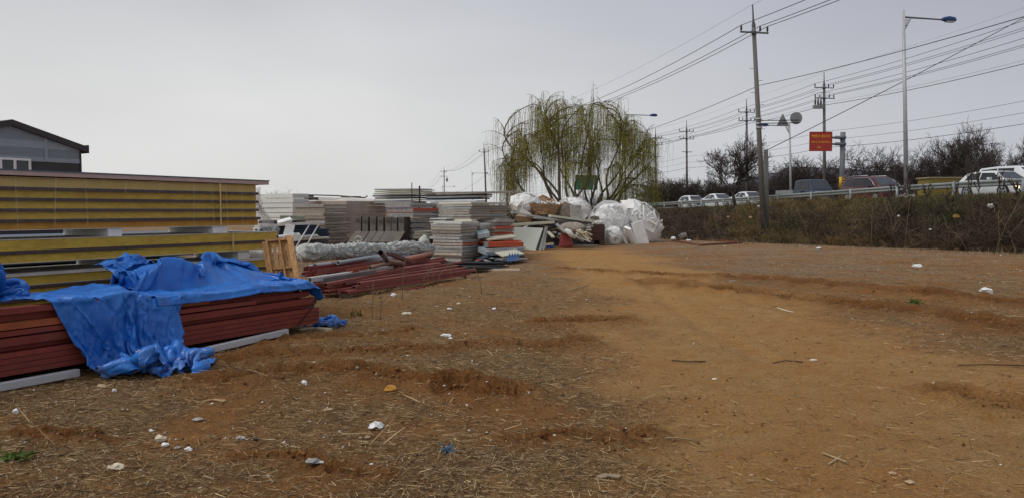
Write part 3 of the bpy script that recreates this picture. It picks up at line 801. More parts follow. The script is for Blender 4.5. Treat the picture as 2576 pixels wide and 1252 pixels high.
# ------------------------------------------------------------------ yellow insulated panels
def yl(s, n, z): return Vector((-3.80, 11.63, 0)) + ED * s + EN * n + EZ * z
def panel(org, length, depth, zs, mats, label, group, tilt=0.0, lip=0.022, cat='insulated panel'):
    """panel along ED from org (front right bottom), zs = (z0, zc0, zc1, z1): lower sheet, core, upper sheet"""
    z0, z1, z2, z3 = zs; L = -ED * length; Dp = -EN * depth
    r = thing('insulated_panel', label, cat, org + L / 2 + EZ * z0, group)
    up = EZ * tilt
    mb = MB(); mb.frame(org + EZ * z1 + ED * -.01, L + up, Dp, EZ * (z2 - z1)); part('core', mb, mats[1], r)
    if z1 - z0 > 1e-4:
        mb = MB(); mb.frame(org + EN * lip + EZ * z0, L + up, Dp - EN * lip, EZ * (z1 - z0)); part('lower_facing', mb, mats[0], r)
    if z3 - z2 > 1e-4:
        mb = MB(); mb.frame(org + EN * lip + EZ * z2, L + up, Dp - EN * lip, EZ * (z3 - z2))
        # ribs of the profiled sheet, seen on its edge
        if mats[2] is BROWNF:
            nrib = int(length / 0.12)
            for i in range(nrib):
                mb.frame(org + EN * (lip + .002) + EZ * (z2 + .003) + L * (i / nrib), L * (0.35 / nrib), EN * 0.006, EZ * (z3 - z2 - .008))
        part('upper_facing', mb, mats[2], r)
    return r
def build_yellow():
    gp = 'yellow insulated panels in the big stack'
    LEN = 6.2
    # lowest pack, nearly all behind the tarp
    e3 = along(yl(0, 0, .8), ED, 688)
    for k in range(5):
        z = 0.16 + k * 0.146
        panel(yl(e3, 0.0, 0), LEN, 1.0, (z, z + .006, z + .108, z + .144), (WHITEF, WOOLY, BROWNF if k < 4 else WHITEF),
              ['lowest yellow panel behind the blue tarp', 'second lowest yellow panel behind the blue tarp', 'middle yellow panel of the bottom pack', 'yellow panel second from the top of the bottom pack', 'top yellow panel of the bottom pack under the white spacers'][k], gp)
    e2 = along(yl(0, 0, 1.1), ED, 692)
    panel(yl(e2, 0.05, 0), LEN, 1.05, (1.005, 1.012, 1.105, 1.14), (WHITEF, WOOLY, BROWNF), 'lower yellow panel of the two panel middle pack', gp)
    panel(yl(e2, 0.05, 0), LEN, 1.05, (1.142, 1.146, 1.262, 1.270), (BROWNF, WOOLY, WHITEF), 'upper yellow panel of the two panel middle pack', gp, lip=.008)
    e1 = along(yl(0, 0, 1.5), ED, 650)
    z = 1.368
    labs = ['bottom orange stained yellow panel of the wrapped top pack', 'second yellow panel from the bottom of the wrapped top pack', 'middle yellow panel of the wrapped top pack', 'fourth yellow panel from the bottom of the wrapped top pack', 'pale topmost yellow panel of the wrapped top pack']
    for k in range(5):
        if k == 0: zs = (z, z + .008, z + .088, z + .124)
        elif k < 4: zs = (z, z + .001, z + .084, z + .121)
        else: zs = (z, z + .002, z + .106, z + .110)
        panel(yl(e1 - (.03 if k else 0), 0.0, 0), LEN, 1.0, zs, (WHITEF, (WOOLO, WOOLY, WOOLY, WOOLY, WOOLP)[k], BROWNF if k < 4 else WOOLP), labs[k], gp, lip=0.045)
        z = zs[3] + .001
    TOP = z
    e0 = along(yl(0, 0.08, 2.03), ED, 680)
    r = panel(yl(e0, 0.06, 0), LEN, 1.1, (TOP + .008, TOP + .010, TOP + .062, TOP + .074), (PINKF, PINKF, TEAL), 'thin pinkish panel with a teal top sheet lying over the yellow stack', gp, 0.012, 0.014)
    # wrap round the top pack
    mb = MB(); rr = random.Random(5)
    nx, nz = 60, 8; sA = e1 + .02
    def fp(i, j):
        s = sA - LEN * i / nx; zz = 1.385 + (TOP - 1.385) * j / nz
        return yl(s, 0.052 + 0.012 * math.sin(i * 1.3 + j * .7) * rr.random() + .004, zz)
    vs = [fp(i, j) for i in range(nx + 1) for j in range(nz + 1)]
    fs = [(i * (nz + 1) + j, (i + 1) * (nz + 1) + j, (i + 1) * (nz + 1) + j + 1, i * (nz + 1) + j + 1) for i in range(nx) for j in range(nz)]
    mb.add(vs, fs, True)
    wrap = thing('plastic_wrap', 'clear wrinkled plastic wrapped round the top yellow panel pack with a torn end', 'plastic wrap', yl(e1, 0, 1.37))
    part('front_sheet', mb, FILM, wrap)
    s = sA - .12
    while s > sA - LEN + .2:                     # gathered upright folds in the wrap
        z0, z1 = (1.385, TOP) if rr.random() < .45 else (TOP - rr.uniform(.10, .16), TOP); w = rr.uniform(.006, .014); dx = rr.uniform(-.04, .04)
        mb = MB(); mb.frame(yl(s, .068, z0), ED * w, EN * .006, EZ * (z1 - z0) + ED * dx); part('fold', mb, FILM3, wrap); s -= rr.uniform(.16, .55)
    # torn end: billowing down and to the right
    mb = MB(); nu, nv = 26, 26
    def tp(u, v):
        # v down the length, u across
        w = fbm(np.array([u * 3.1]), np.array([v * 3.3]), 1.0, 4, 5)[0] - .5
        w2 = fbm(np.array([u * 7.1 + 5]), np.array([v * 8.3]), 1.0, 3, 9)[0] - .5
        z = TOP - .02 - v * 0.70 - 0.05 * u
        wid = 0.10 + 0.42 * sstep(.35, .95, v) * (1 - 0.3 * v)
        s = e1 + 0.02 + u * wid + .12 * w2 * v
        n = 0.04 - .35 * u * (1 - v) + .25 * w * (0.3 + v) + .10 * w2
        return yl(s, n, z + .10 * w2 * v)
    vs = [tp(i / nu, j / nv) for i in range(nu + 1) for j in range(nv + 1)]
    fs = [(i * (nv + 1) + j, (i + 1) * (nv + 1) + j, (i + 1) * (nv + 1) + j + 1, i * (nv + 1) + j + 1) for i in range(nu) for j in range(nv)]
    mb.add(vs, fs, True); part('torn_end', mb, FILM2, wrap)
    # wrap on the middle pack end
    mb = MB()
    vs = [yl(e2 + .01 - 1.2 * i / 20, 0.082 + .01 * rr.random(), 1.01 + .25 * j / 5) for i in range(21) for j in range(6)]
    mb.add(vs, [(i * 6 + j, (i + 1) * 6 + j, (i + 1) * 6 + j + 1, i * 6 + j + 1) for i in range(20) for j in range(5)], True)
    one('plastic_wrap', mb, FILM, 'clear plastic scrap clinging to the right end of the middle yellow pack', 'plastic wrap')
    # straps
    for px, z0, z1, n, lab in ((553, 1.37, TOP, .078, 'pale strap down the right part of the top yellow pack'), (585, 1.0, 1.27, .092, 'pale strap round the middle yellow pack'), (585, .62, .90, .035, 'short pale strap on the bottom yellow pack')):
        s = along(yl(0, n, (z0 + z1) / 2), ED, px); mb = MB(); mb.frame(yl(s, n, z0), ED * .022, EN * .004, EZ * (z1 - z0))
        one('strap', mb, STRAPC, lab, 'strap')
    # white foam spacers
    for pa, pb, z0, z1, n, lab in ((272, 307, 1.272, 1.366, .03, 'left white foam block between the top and middle yellow packs'), (535, 572, 1.272, 1.366, .03, 'right white foam block between the top and middle yellow packs'),
                                   (305, 345, .886, 1.003, .03, 'left white foam block between the middle and bottom yellow packs'), (599, 627, .886, 1.003, .03, 'right white foam block between the middle and bottom yellow packs')):
        sa = along(yl(0, n, (z0 + z1) / 2), ED, pa); sb = along(yl(0, n, (z0 + z1) / 2), ED, pb)
        mb = MB(); mb.frame(yl(sa, n, z0), ED * (sb - sa), -EN * 1.0, EZ * (z1 - z0))
        one('foam_block', mb, EPSW, lab, 'foam block', 'white foam spacers between the yellow packs')
    for s in (-3.4, -1.9, e3 - .5):
        mb = MB(); mb.frame(yl(s, -.02, 0), ED * .14, -EN * 1.0, EZ * .158); one('timber_bearer', mb, DARKWOOD, 'dark timber bearer under the yellow panel stack', 'timber', 'bearers under the yellow stack')
    # blue edged sheets in the shadow behind the packs
    for k in range(6):
        mb = MB(); mb.frame(yl(e2 - .4, -1.35 - .02 * k, .5 + .13 * k), -ED * 5.2, -EN * 1.0, EZ * .10)
        one('sheet_pile', mb, M('blue_sheet', (0.045, 0.085, 0.155), 0.5, 0.2, 4), '%s dark blue sheet from the ground in the pile behind the yellow stack' % ORD[k], 'metal sheets', 'blue sheets behind the yellow stack')
    return e1, e2
E1, E2 = build_yellow()

# ------------------------------------------------------------------ wooden pallet leaning at the end of the stack
def build_pallet():
    A = at(661, 607, 11.25); Bv = at(738, 601, 11.30); Cc = at(757, 706, 11.0)
    U = (Bv - A); V = (Cc - Bv) * 1.08; W = U.cross(V).normalized()
    if W.y > 0: W = -W
    r = thing('wooden_pallet', 'bare timber pallet standing on edge at the right end of the yellow stack', 'pallet', A + V)
    def bd(u0, u1, v0, v1, w0, w1, nm, mat=WOOD):
        mb = MB(); mb.frame(A + U * u0 + V * v0 + W * w0, U * (u1 - u0), V * (v1 - v0), W * (w1 - w0)); part(nm, mb, mat, r)
    for u0, u1, w0 in ((-.02, .10, 0), (.13, .25, 0), (.29, .41, 0.0), (.44, .55, 0), (.58, .69, 0), (.71, .80, 0)):
        bd(u0, u1, 0.02, 1.0, w0, w0 + .014, 'slat')
    for u0, u1 in ((.10, .17), (.53, .585), (.82, 1.0)):
        bd(u0, u1, -.01, 1.0, .015, .075 if u0 < .8 else .10, 'stringer')
    for v0, v1, u0, u1 in ((0.0, .05, .17, .53), (0.0, .05, .585, .82), (.62, .67, .22, .53), (.62, .67, .585, .82)):
        bd(u0, u1, v0, v1, .016, .062, 'cross_bar')
build_pallet()

# ------------------------------------------------------------------ second pile: loose red tubes, pipes and the rolled net
def build_pile():
    rr = random.Random(9); gp = 'loose steel in the low pile'
    def rt(a, b, z, w, h, mat, label, zz=None, twin=False):
        z2 = z if zz is None else zz
        p = gr(a[0], a[1], z); q = gr(b[0], b[1], z2); mb = MB()
        side = (q - p).normalized().cross(EZ).normalized()
        if twin:
            box_tube(mb, p + side * (-w / 2), q + side * (-w / 2), w, h); box_tube(mb, p + side * (w / 2 + .001), q + side * (w / 2 + .001), w, h)
        else: box_tube(mb, p, q, w, h)
        return one('steel_tube', mb, mat, label, 'steel tube', gp, loc=p)
    rt((866, 738), (1177, 690), .10, .075, .052, RED3, 'lowest front twin red tube along the near edge of the loose pile', .095, True)
    rt((889, 726), (1194, 681), .158, .09, .056, RED3, 'long red tube reaching furthest right in the loose pile')
    rt((903, 716), (1168, 677), .218, .085, .052, RED3, 'red tube third from the front of the loose pile with an open left end', .215)
    rt((864, 716), (1150, 671), .22, .085, .050, RED3, 'red tube just behind the front three in the loose pile', .22)
    rt((838, 719), (1161, 661), .20, .085, .050, RED, 'dark red tube crossing to the back right of the loose pile', .24)
    rt((846, 739), (1050, 707), .10, .05, .085, RED3, 'short upright red tube with its open end at the near left', .12)
    rt((818, 738), (990, 708), .10, .075, .052, RED, 'low dark red twin tube with two open ends at the near left', .12, True)
    rt((822, 728), (1005, 700), .155, .08, .05, RED3, 'red tube lying on the low twin tube at the near left', .16)
    rt((785, 735), (960, 703), .12, .09, .085, RED3, 'stubby red tube sticking out lowest at the left of the loose pile', .13)
    rt((800, 716), (1000, 683), .22, .09, .06, RED, 'dark red tube under the pale grey plate', .25)
    rt((779, 709), (985, 677), .30, .09, .085, WHITEST, 'white painted beam lying across the middle of the loose pile')
    rt((775, 724), (900, 702), .22, .07, .06, RED, 'short dark red tube left of the white beam')
    p = gr(812, 712, .27); q = gr(945, 690, .30); mb = MB(); mb.beam(p + EZ * .05, q + EZ * .05, .012, .13, Vector((.3, -.3, 1)))
    one('steel_plate', mb, GREYST, 'smooth grey steel plate leaning on the white beam', 'steel plate')
    p = gr(880, 694, .30); q = gr(1102, 662, .30); mb = MB(); mb.beam(p, q, .22, .05)
    one('steel_plate', mb, RED3, 'wide flat red steel plate at the back right of the loose pile', 'steel plate')
    labs = ['dark red channel under the grey pipes at the left', 'red channel behind the white beam', 'bright red channel in the middle of the loose pile', 'red channel below the rolled net', 'faded red channel by the curved pipe', 'red beam end under the rolled net']
    for k, (a, b, z, m) in enumerate((((765, 696), (930, 668), .33, RED), ((793, 690), (1000, 660), .36, RED3), ((880, 686), (1010, 662), .36, RED2), ((840, 668), (1090, 628), .43, RED3), ((930, 676), (1075, 655), .34, RED3), ((770, 682), (900, 662), .40, RED))):
        p = gr(*a, z); q = gr(*b, z); mb = MB()
        mb.prof(p, q, [(-.06, 0), (.06, 0), (.06, .085), (.05, .085), (.05, .01), (-.05, .01), (-.05, .085), (-.06, .085)])
        one('steel_channel', mb, m, labs[k], 'steel channel', gp, loc=p)
    for k in range(14):   # the body of the pile
        z = .10 + .055 * (k % 4); f = k / 14.0
        a = (770 + 40 * rr.random() + 60 * f, 728 - 42 * f); b = (1000 + 160 * rr.random(), 690 - 42 * f)
        p = gr(*a, z); q = gr(*b, z); mb = MB(); box_tube(mb, p, q, .08, .055)
        one('steel_tube', mb, RED if k % 3 else RED3, 'red steel tube lying inside the loose pile', 'steel tube', gp, loc=p)
    # bearers
    for a, w in (((858, 752), .35), ((1168, 700), .08)):
        p = gr(*a); mb = MB(); mb.frame(p + EZ * -.02, Vector((w, 0, 0)) * .6, Vector((-.8, 2.2, 0)), EZ * .115)
        one('timber_bearer', mb, DARKWOOD, 'dark timber bearer under the %s end of the loose red tubes' % ('left' if w > .2 else 'right'), 'timber')
    p = gr(990, 728, .03); mb = MB(); mb.frame(gr(1000, 725), (gr(1060, 717) - gr(1000, 725)), Vector((-.4, 1.2, 0)), EZ * .085)
    one('timber_offcut', mb, CREAMW, 'pale timber offcut poking out under the loose red tubes', 'timber')
    p = gr(1030, 733); mb = MB(); box_tube(mb, gr(1020, 733), gr(1066, 726), .06, .055); one('steel_tube', mb, RED, 'short red tube stub on the ground under the pale timber offcut', 'steel tube', gp)
    # grey plastic pipes
    for a, b, z, r, lab in (((792, 668), (1058, 633), .47, .050, 'front long grey plastic pipe with its open end towards the pallet'), ((774, 671), (1062, 641), .42, .045, 'second grey plastic pipe lying just behind the front pipe'),
                            ((850, 660), (1045, 628), .50, .042, 'grey plastic pipe lying half under the rolled net')):
        p = gr(*a, z); q = gr(*b, z); mb = MB(); mb.pipe(p, q, r, r - .006, 14)
        one('plastic_pipe', mb, GREYPVC, lab, 'plastic pipe', 'grey pipes on the loose pile', loc=p)
    RUSTP = M('rusty_pipe', (0.26, 0.17, 0.13), 0.7, 0.25, 5, dirt=(0.30, 0.27, 0.25), dirt_amt=0.6)
    pts = [at(x, y, Y) for x, y, Y in ((957, 634, 15.6), (966, 644, 16.0), (973, 656, 16.6), (984, 662, 17.0), (1002, 660, 17.4), (1014, 664, 17.6))]
    mb = MB(); mb.tube(pts, .055, 12, cap=False); mb.tube(pts, .046, 12, cap=False)
    one('exhaust_pipe', mb, M('dark_pipe', (0.16, 0.15, 0.15), 0.5, 0.25, 5, 0.3, dirt=(0.2, 0.12, 0.09)), 'bent dark pipe with its open mouth raised above the loose pile', 'metal pipe')
    mb = MB(); mb.pipe(at(972, 655, 16.3), at(1010, 663, 17.2), .05, .044); one('plastic_pipe', mb, RUSTP, 'short rusty pipe beneath the bent dark pipe', 'metal pipe')
    mb = MB(); mb.pipe(at(1019, 652, 17.0), at(1085, 637, 19.2), .055, .048); one('plastic_pipe', mb, M('terracotta_pipe', (0.42, 0.17, 0.11), 0.6, 0.15, 5), 'orange red pipe pointing up to the right end of the rolled net', 'plastic pipe')
    mb = MB(); mb.pipe(at(930, 672, 15.4), at(985, 660, 16.6), .04, .033); one('plastic_pipe', mb, RUSTP, 'pinkish rusty pipe with a black open end on the bright red channel', 'metal pipe')
    p = at(976, 640, 16.0); q = at(1038, 663, 17.0); mb = MB(); mb.prof(p, q, [(-.05, 0), (.05, 0), (.05, .07), (.042, .07), (.042, .01), (-.042, .01), (-.042, .07), (-.05, .07)])
    one('steel_channel', mb, M('brown_channel', (0.13, 0.062, 0.05), 0.6, 0.25, 5), 'brown channel slanting down to the right behind the bent pipe', 'steel channel')
    # left-hand grey angle iron under the net
    p = gr(758, 692, .36); q = gr(850, 666, .40); mb = MB(); mb.beam(p, q, .10, .015, Vector((.4, -.5, 1))); one('steel_plate', mb, GREYST, 'pale grey plate behind the pallet under the rolled net', 'steel plate')
    # rolled net
    path = [at(752, 637, 16.6), at(800, 634, 17.0), at(850, 633, 17.7), at(900, 630, 18.3), at(950, 629, 19.0), at(1000, 627, 19.6), at(1050, 624, 20.3), at(1086, 628, 20.8)]
    N_, K_ = 170, 44; vs = []; cp = [p.copy() for p in path]
    for i in range(N_ + 1):
        f = i / N_ * (len(cp) - 1); k = min(int(f), len(cp) - 2); c = cp[k].lerp(cp[k + 1], f - k)
        rad = .165 * (1 + .12 * math.sin(i * .11) + .16 * (fbm(np.array([i * .06]), np.array([0.3]), 1, 3, 2)[0] - .5))
        if min(abs(i - q) for q in (38, 62, 84, 108)) < 3: rad *= .74
        if i < 3 or i > N_ - 3: rad *= (.08, .55, .85)[min(i, N_ - i)]
        for j in range(K_):
            an = 2 * math.pi * j / K_
            w = abs(fbm(np.array([i * .028 + 3.4 * math.cos(an + .5 * math.sin(i * .13))]), np.array([3.4 * math.sin(an + .5 * math.sin(i * .13)) + i * .028]), 1.5, 4, 17, .62)[0] - .5) * 2
            r2 = rad * (1.22 - 1.05 * w)
            t = (cp[k + 1] - cp[k]).normalized(); sd_ = t.cross(EZ).normalized(); u = sd_.cross(t)
            vs.append(c + sd_ * math.cos(an) * r2 * 1.15 + u * math.sin(an) * r2)
    fs = [(i * K_ + j, (i + 1) * K_ + j, (i + 1) * K_ + (j + 1) % K_, i * K_ + (j + 1) % K_) for i in range(N_) for j in range(K_)]
    mb = MB(); mb.add(vs, fs, True)
    NET = M('pale_net', (0.50, 0.515, 0.49), 0.75, 0.15, 7, 0, 0.7, 45, dirt=(0.36, 0.33, 0.28), dirt_amt=0.5)
    roll = thing('rolled_net', 'long crumpled roll of pale grey netting lying on the loose steel', 'rolled net', path[0] - EZ * .16)
    part('net', mb, NET, roll)
    mb = MB(); vs = []                                    # the tuft at the far end
    c0 = at(1066, 606, 20.5)
    for i in range(9):
        for j in range(12):
            an = 2 * math.pi * j / 12; r2 = .13 * math.sin((i + .5) / 9.5 * math.pi) * (0.75 + .5 * random.random()) + .01
            vs.append(c0 + Vector((math.cos(an) * r2, math.sin(an) * r2, .36 * (.45 - i / 8))) + Vector((.06 * (.5 - i / 8), 0, 0)))
    mb.add(vs, [(i * 12 + j, (i + 1) * 12 + j, (i + 1) * 12 + (j + 1) % 12, i * 12 + (j + 1) % 12) for i in range(8) for j in range(12)], True)
    part('tuft', mb, NET, roll)
    for i in (38, 62, 84, 108):
        f = i / N_ * (len(cp) - 1); k = int(f); c = cp[k].lerp(cp[k + 1], f - k); t = (cp[k + 1] - cp[k]).normalized(); sd_ = t.cross(EZ).normalized()
        mb = MB(); mb.tube([c + sd_ * math.cos(a) * .15 + EZ * math.sin(a) * .14 for a in np.linspace(0, 6.283, 17)], .008, 5, False); part('tie', mb, M('tie_rope', (0.25, 0.3, 0.28), 0.8), roll)
    # grey film bundle behind the pallet, left end of the net
    mb = MB(); c0 = at(672, 636, 15.5); vs = []
    for i in range(25):
        for j in range(16):
            an = 2 * math.pi * j / 16; w = fbm(np.array([i * .3]), np.array([an * 1.3]), 1, 3, 3)[0]
            vs.append(c0 + Vector((-.8 + 1.0 * i / 24, .3 * i / 24, 0)) + Vector((0, math.cos(an), math.sin(an))) * (.03 + .16 * w))
    mb.add(vs, [(i * 16 + j, (i + 1) * 16 + j, (i + 1) * 16 + (j + 1) % 16, i * 16 + (j + 1) % 16) for i in range(24) for j in range(16)], True)
    one('net_bundle', mb, NET, 'pale net bundle in the gap between the yellow packs and the pallet', 'net bundle')
build_pile()
# ------------------------------------------------------------------ stacks of used panels in the middle of the yard
EPSG = M('grey_foam', (0.36, 0.35, 0.335), 0.95, 0.34, 10, 0, 0.6, 60, dirt=(0.30, 0.27, 0.23), dirt_amt=0.5)
EPST = M('tan_foam', (0.32, 0.27, 0.225), 0.95, 0.34, 8, 0, 0.5, 60, dirt=(0.28, 0.22, 0.17), dirt_amt=0.5)
SHEETL = M('pale_sheet', (0.40, 0.395, 0.38), 0.5, 0.30, 3, 0.1, dirt=(0.33, 0.29, 0.24), dirt_amt=0.4)
SHEETW = M('white_sheet', (0.66, 0.66, 0.63), 0.5, 0.1, 3, dirt=(0.4, 0.37, 0.3), dirt_amt=0.35)
SHEETT = M('tan_sheet', (0.38, 0.33, 0.28), 0.6, 0.30, 3, dirt=(0.3, 0.24, 0.19), dirt_amt=0.4)
SHEETC = M('cream_sheet', (0.56, 0.55, 0.42), 0.6, 0.1, 3, dirt=(0.36, 0.32, 0.24), dirt_amt=0.4)
SHEETB = M('blue_grey_sheet', (0.27, 0.31, 0.33), 0.5, 0.12, 3, 0.1, dirt=(0.2, 0.18, 0.15), dirt_amt=0.4)
SHEETR = M('orange_red_sheet', (0.52, 0.085, 0.030), 0.5, 0.15, 4, dirt=(0.22, 0.06, 0.04), dirt_amt=0.35)
SHEETD = M('dark_sheet', (0.06, 0.058, 0.06), 0.5, 0.25, 4, 0.1)
NAVY = M('navy_sheet', (0.022, 0.040, 0.072), 0.45, 0.2, 4, 0.1, dirt=(0.10, 0.10, 0.10), dirt_amt=0.25)

def stack(name, corner, Y, lpx, rpx, ytop, zbot, n, where, group, core, sheet, accents=(), seed=0, jit=0.03, sheet_t=0.012, lmin=None, rmin=None, thin=(), gap=0.0):
    """a pile of panels whose near corner is seen at column corner; the end face runs left to lpx, the long side right to rpx"""
    rr = random.Random(seed)
    top = at(corner, ytop, Y).z
    P = at(corner, ytop, Y); P.z = 0
    H = (top - zbot) / n
    for k in range(n):
        z = zbot + H * k
        Pk = P + EZ * (z + H / 2)
        a = along(Pk, -EN, lpx); b = along(Pk, ED, rpx)
        a = max(a + rr.uniform(-jit, jit) * 1.2, .2); b = max(b + rr.uniform(-jit, jit) * 1.5, .2)
        o = P + EN * rr.uniform(-jit, jit) + ED * rr.uniform(-jit, jit)
        cm, sm = core, sheet
        lab_c = ''
        if k in dict(accents):
            v = dict(accents)[k]; cm, sm = v[0] or cm, v[1] or sm; lab_c = v[2] if len(v) > 2 else ''
        i_top = n - 1 - k
        pos = 'top' if i_top == 0 else ('bottom' if k == 0 else (ORD[i_top] + ' from the top'))
        r = thing('stacked_panel', ('%s panel, %s, of %s' % (lab_c or name, pos, where)), 'panel', o + EZ * z, group)
        st = sheet_t; hh = H - gap
        rot = rr.uniform(-.012, .012)
        ed = Matrix.Rotation(rot, 3, 'Z') @ ED; en = Matrix.Rotation(rot, 3, 'Z') @ EN
        tl = EZ * rr.uniform(-.012, .012)
        mb = MB(); mb.frame(o + EZ * (z + st) - en * .018 + ed * .0, ed * b + tl, -en * (a - .018), EZ * (hh - 2 * st)); part('core', mb, cm, r)
        mb = MB(); mb.frame(o + EZ * (z + .001), ed * b + tl, -en * a, EZ * (st - .001)); mb.frame(o + EZ * (z + hh - st), ed * b + tl, -en * a, EZ * (st - .002))
        # turned down edge of the sheet along the long side
        mb.frame(o + EZ * (z + hh * .42), ed * b + tl, -en * .004, EZ * (hh * .58 - st)) 
        part('facing', mb, sm, r)
        if k in thin: pass
    return P, top
def build_stacks():
    g = 'used panels stacked in the yard'
    # white stack beyond the yellow packs
    stack('white', 737, 30, 640, 777, 486, .55, 9, 'the white stack beyond the yellow packs', g, SHEETW, SHEETW, seed=1, jit=.02, gap=.020)
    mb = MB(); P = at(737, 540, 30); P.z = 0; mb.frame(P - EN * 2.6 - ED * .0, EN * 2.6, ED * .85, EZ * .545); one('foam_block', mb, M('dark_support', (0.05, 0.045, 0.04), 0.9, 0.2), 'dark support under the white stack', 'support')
    mb = MB(); p = at(783, 500, 31); mb.box(p, .45, .5, .10); mb.box(p + Vector((-.1, 0, .1)), .3, .4, .07); one('timber_offcut', mb, DARKWOOD, 'brown offcuts at the right top of the white stack', 'timber')
    # tan stack with ragged end
    stack('tan', 816, 28, 741, 878, 513, .28, 14, 'the tan stack behind the ladder', g, EPST, SHEETT, accents=((13, (EPSG, SHEETT, 'ragged grey')), (2, (None, SHEETT, 'dusty pink'))), seed=2, jit=.05, gap=.014)
    mb = MB(); P = at(816, 600, 28); P.z = 0; mb.frame(P - EN * 2 + ED * .05, EN * 2, ED * 1.2, EZ * .27); one('timber_bearer', mb, BLACKST, 'black bearer under the tan stack', 'timber')
    # stack wrapped in dusty brown film
    P = at(872, 590, 30.5); P.z = 0; a = 3.2; b = along(P + EZ * 1.2, ED, 972)
    H0, H1 = .35, at(872, 505, 30.5).z
    r = thing('wrapped_panel_stack', 'tan panel stack under a dusty brown translucent sheet behind the steel brackets', 'panel stack', P, g)
    for k in range(9):
        mb = MB(); z = H0 + (H1 - H0) * k / 9; mb.frame(P + EZ * z + ED * .03, ED * (b - .05), -EN * a, EZ * ((H1 - H0) / 9 - .012)); part('panel', mb, M('brown_panel', (0.30, 0.215, 0.165), 0.8, 0.15, 4), r)
    mb = MB(); nu, nv = 30, 26; vs = []
    for i in range(nu + 1):
        for j in range(nv + 1):
            u = i / nu; v = j / nv
            w = (fbm(np.array([u * 4.]), np.array([v * 6.]), 1.3, 3, 8)[0] - .5)
            if v < .5:       # top, from the back to the front edge
                q = P + ED * (u * (b + .1) - .05) - EN * (a * (1 - v * 2)) + EZ * (H1 + .04 + .10 * math.sin(v * 2 * math.pi) + .06 * w)
            else:            # falling in front with folds
                f = (v - .5) * 2
                q = P + ED * (u * (b + .1) - .05) + EN * (.05 + .10 * f + .30 * w * f + .05 * math.sin(u * 26 + f * 5) * f) + EZ * (H1 + .04 - f * (H1 - .42))
            vs.append(q)
    mb.add(vs, [(i * (nv + 1) + j, (i + 1) * (nv + 1) + j, (i + 1) * (nv + 1) + j + 1, i * (nv + 1) + j + 1) for i in range(nu) for j in range(nv)], True)
    FB = film_mat('dusty_film', (0.60, 0.49, 0.41), .50, .92, 3.0, 0.6, 0.8, (1, 1, .5)); part('film', mb, FB, r)
    mb = MB(); vs = []
    for i in range(17):
        for j in range(17):
            u = i / 16; v = j / 16; w = fbm(np.array([u * 4.]), np.array([v * 5.]), 1.3, 3, 18)[0] - .5
            vs.append(P - ED * (.05 + .3 * w * v) - EN * (a * u - .05) + EZ * (H1 + .05 - v * (H1 - .5)))
    mb.add(vs, [(i * 17 + j, (i + 1) * 17 + j, (i + 1) * 17 + j + 1, i * 17 + j + 1) for i in range(16) for j in range(16)], True); part('film_end', mb, FB, r)
    mb = MB(); t = P + EZ * (H1 + .13)
    mb.tube([t - EN * 2.6, t - EN * 2.2 + EZ * .12, t - EN * 1.6 + EZ * .10 + ED * .3, t - EN * 1.0 + EZ * .08 + ED * .5, t - EN * .5 + ED * .9 + EZ * .03, t + ED * 1.2 - EN * .1, t + ED * 1.25 + EZ * .08], .028, 6); one('black_rope', mb, BLACKST, 'black rope and rag lying along the top of the brown wrapped stack', 'rope')
    mb = MB(); mb.frame(at(858, 497, 31.5), EN * .9 - ED * .2, ED * .4, EZ * .04); one('board_offcut', mb, DARKWOOD, 'dark board lying loose on the brown wrapped stack', 'board')
    # light grey foam stack with ragged ends
    stack('light grey', 1036, 27.5, 972, 1110, 508, .40, 8, 'the stack right of the steel brackets', g, EPSG, SHEETL, accents=((7, (None, SHEETL, 'light grey')), (6, (EPSG, SHEETR, 'red edged grey'))), seed=4, jit=.05, sheet_t=.014, gap=.032)
    mb = MB(); P = at(1036, 600, 27.5); P.z = 0; mb.frame(P - EN * 1.2, EN * 1.2, ED * 2.0, EZ * .39); one('foam_block', mb, EPSG, 'grey foam plinth under the light grey stack', 'foam block')
    # dark and pale channels on top at the back
    rr = random.Random(12)
    for k in range(6):
        z0 = at(1000, 506 - 5.4 * k, 31).z; A = at(940 + rr.uniform(-3, 6), 506 - 5.4 * k, 31.5); L = at(1040 + rr.uniform(-6, 6), 504 - 5.2 * k, 31.5) - A
        m = (SHEETW, BLACKST, BLACKST, SHEETC, SHEETC, SHEETL)[k]
        mb = MB(); mb.frame(A, L, Vector((.5, .9, 0)), EZ * .055); mb.frame(A + L + Vector((.02, 0, -.01)), Vector((.30, .05, 0)), Vector((.45, .85, 0)), EZ * .03)
        for q in range(3): mb.frame(A + L + Vector((.02 + .1 * q, .0, .02)), Vector((.05, 0, 0)), Vector((.4, .8, 0)), EZ * .035)
        one('metal_sheet', mb, m, '%s sheet from the bottom of the small pile on top at the back' % ORD[k], 'metal sheet', 'sheets piled on the back stack')
    mb = MB(); mb.frame(at(940, 512, 31.4), at(1036, 512, 31.4) - at(940, 512, 31.4), Vector((.5, .9, 0)), EZ * .10); mb.frame(P - EN * .2 + ED * 1.5, EN * 1.0, ED * 2.4, EZ * (at(1000, 511, 31).z)); one('panel', mb, SHEETL, 'pale panel carrying the small pile of channels', 'panel')
    for x, y0, y1 in ((1036.5, 477, 460), (1056, 503, 468)):
        mb = MB(); mb.tube([at(x, y0 + 30, 31.2), at(x - .6, y1, 31.2)], .035 if x > 1050 else .02, 6); one('steel_stake', mb, DARKIN, '%s steel stake standing at the right end of the channel pile' % ('thick' if x > 1050 else 'thin'), 'stake')
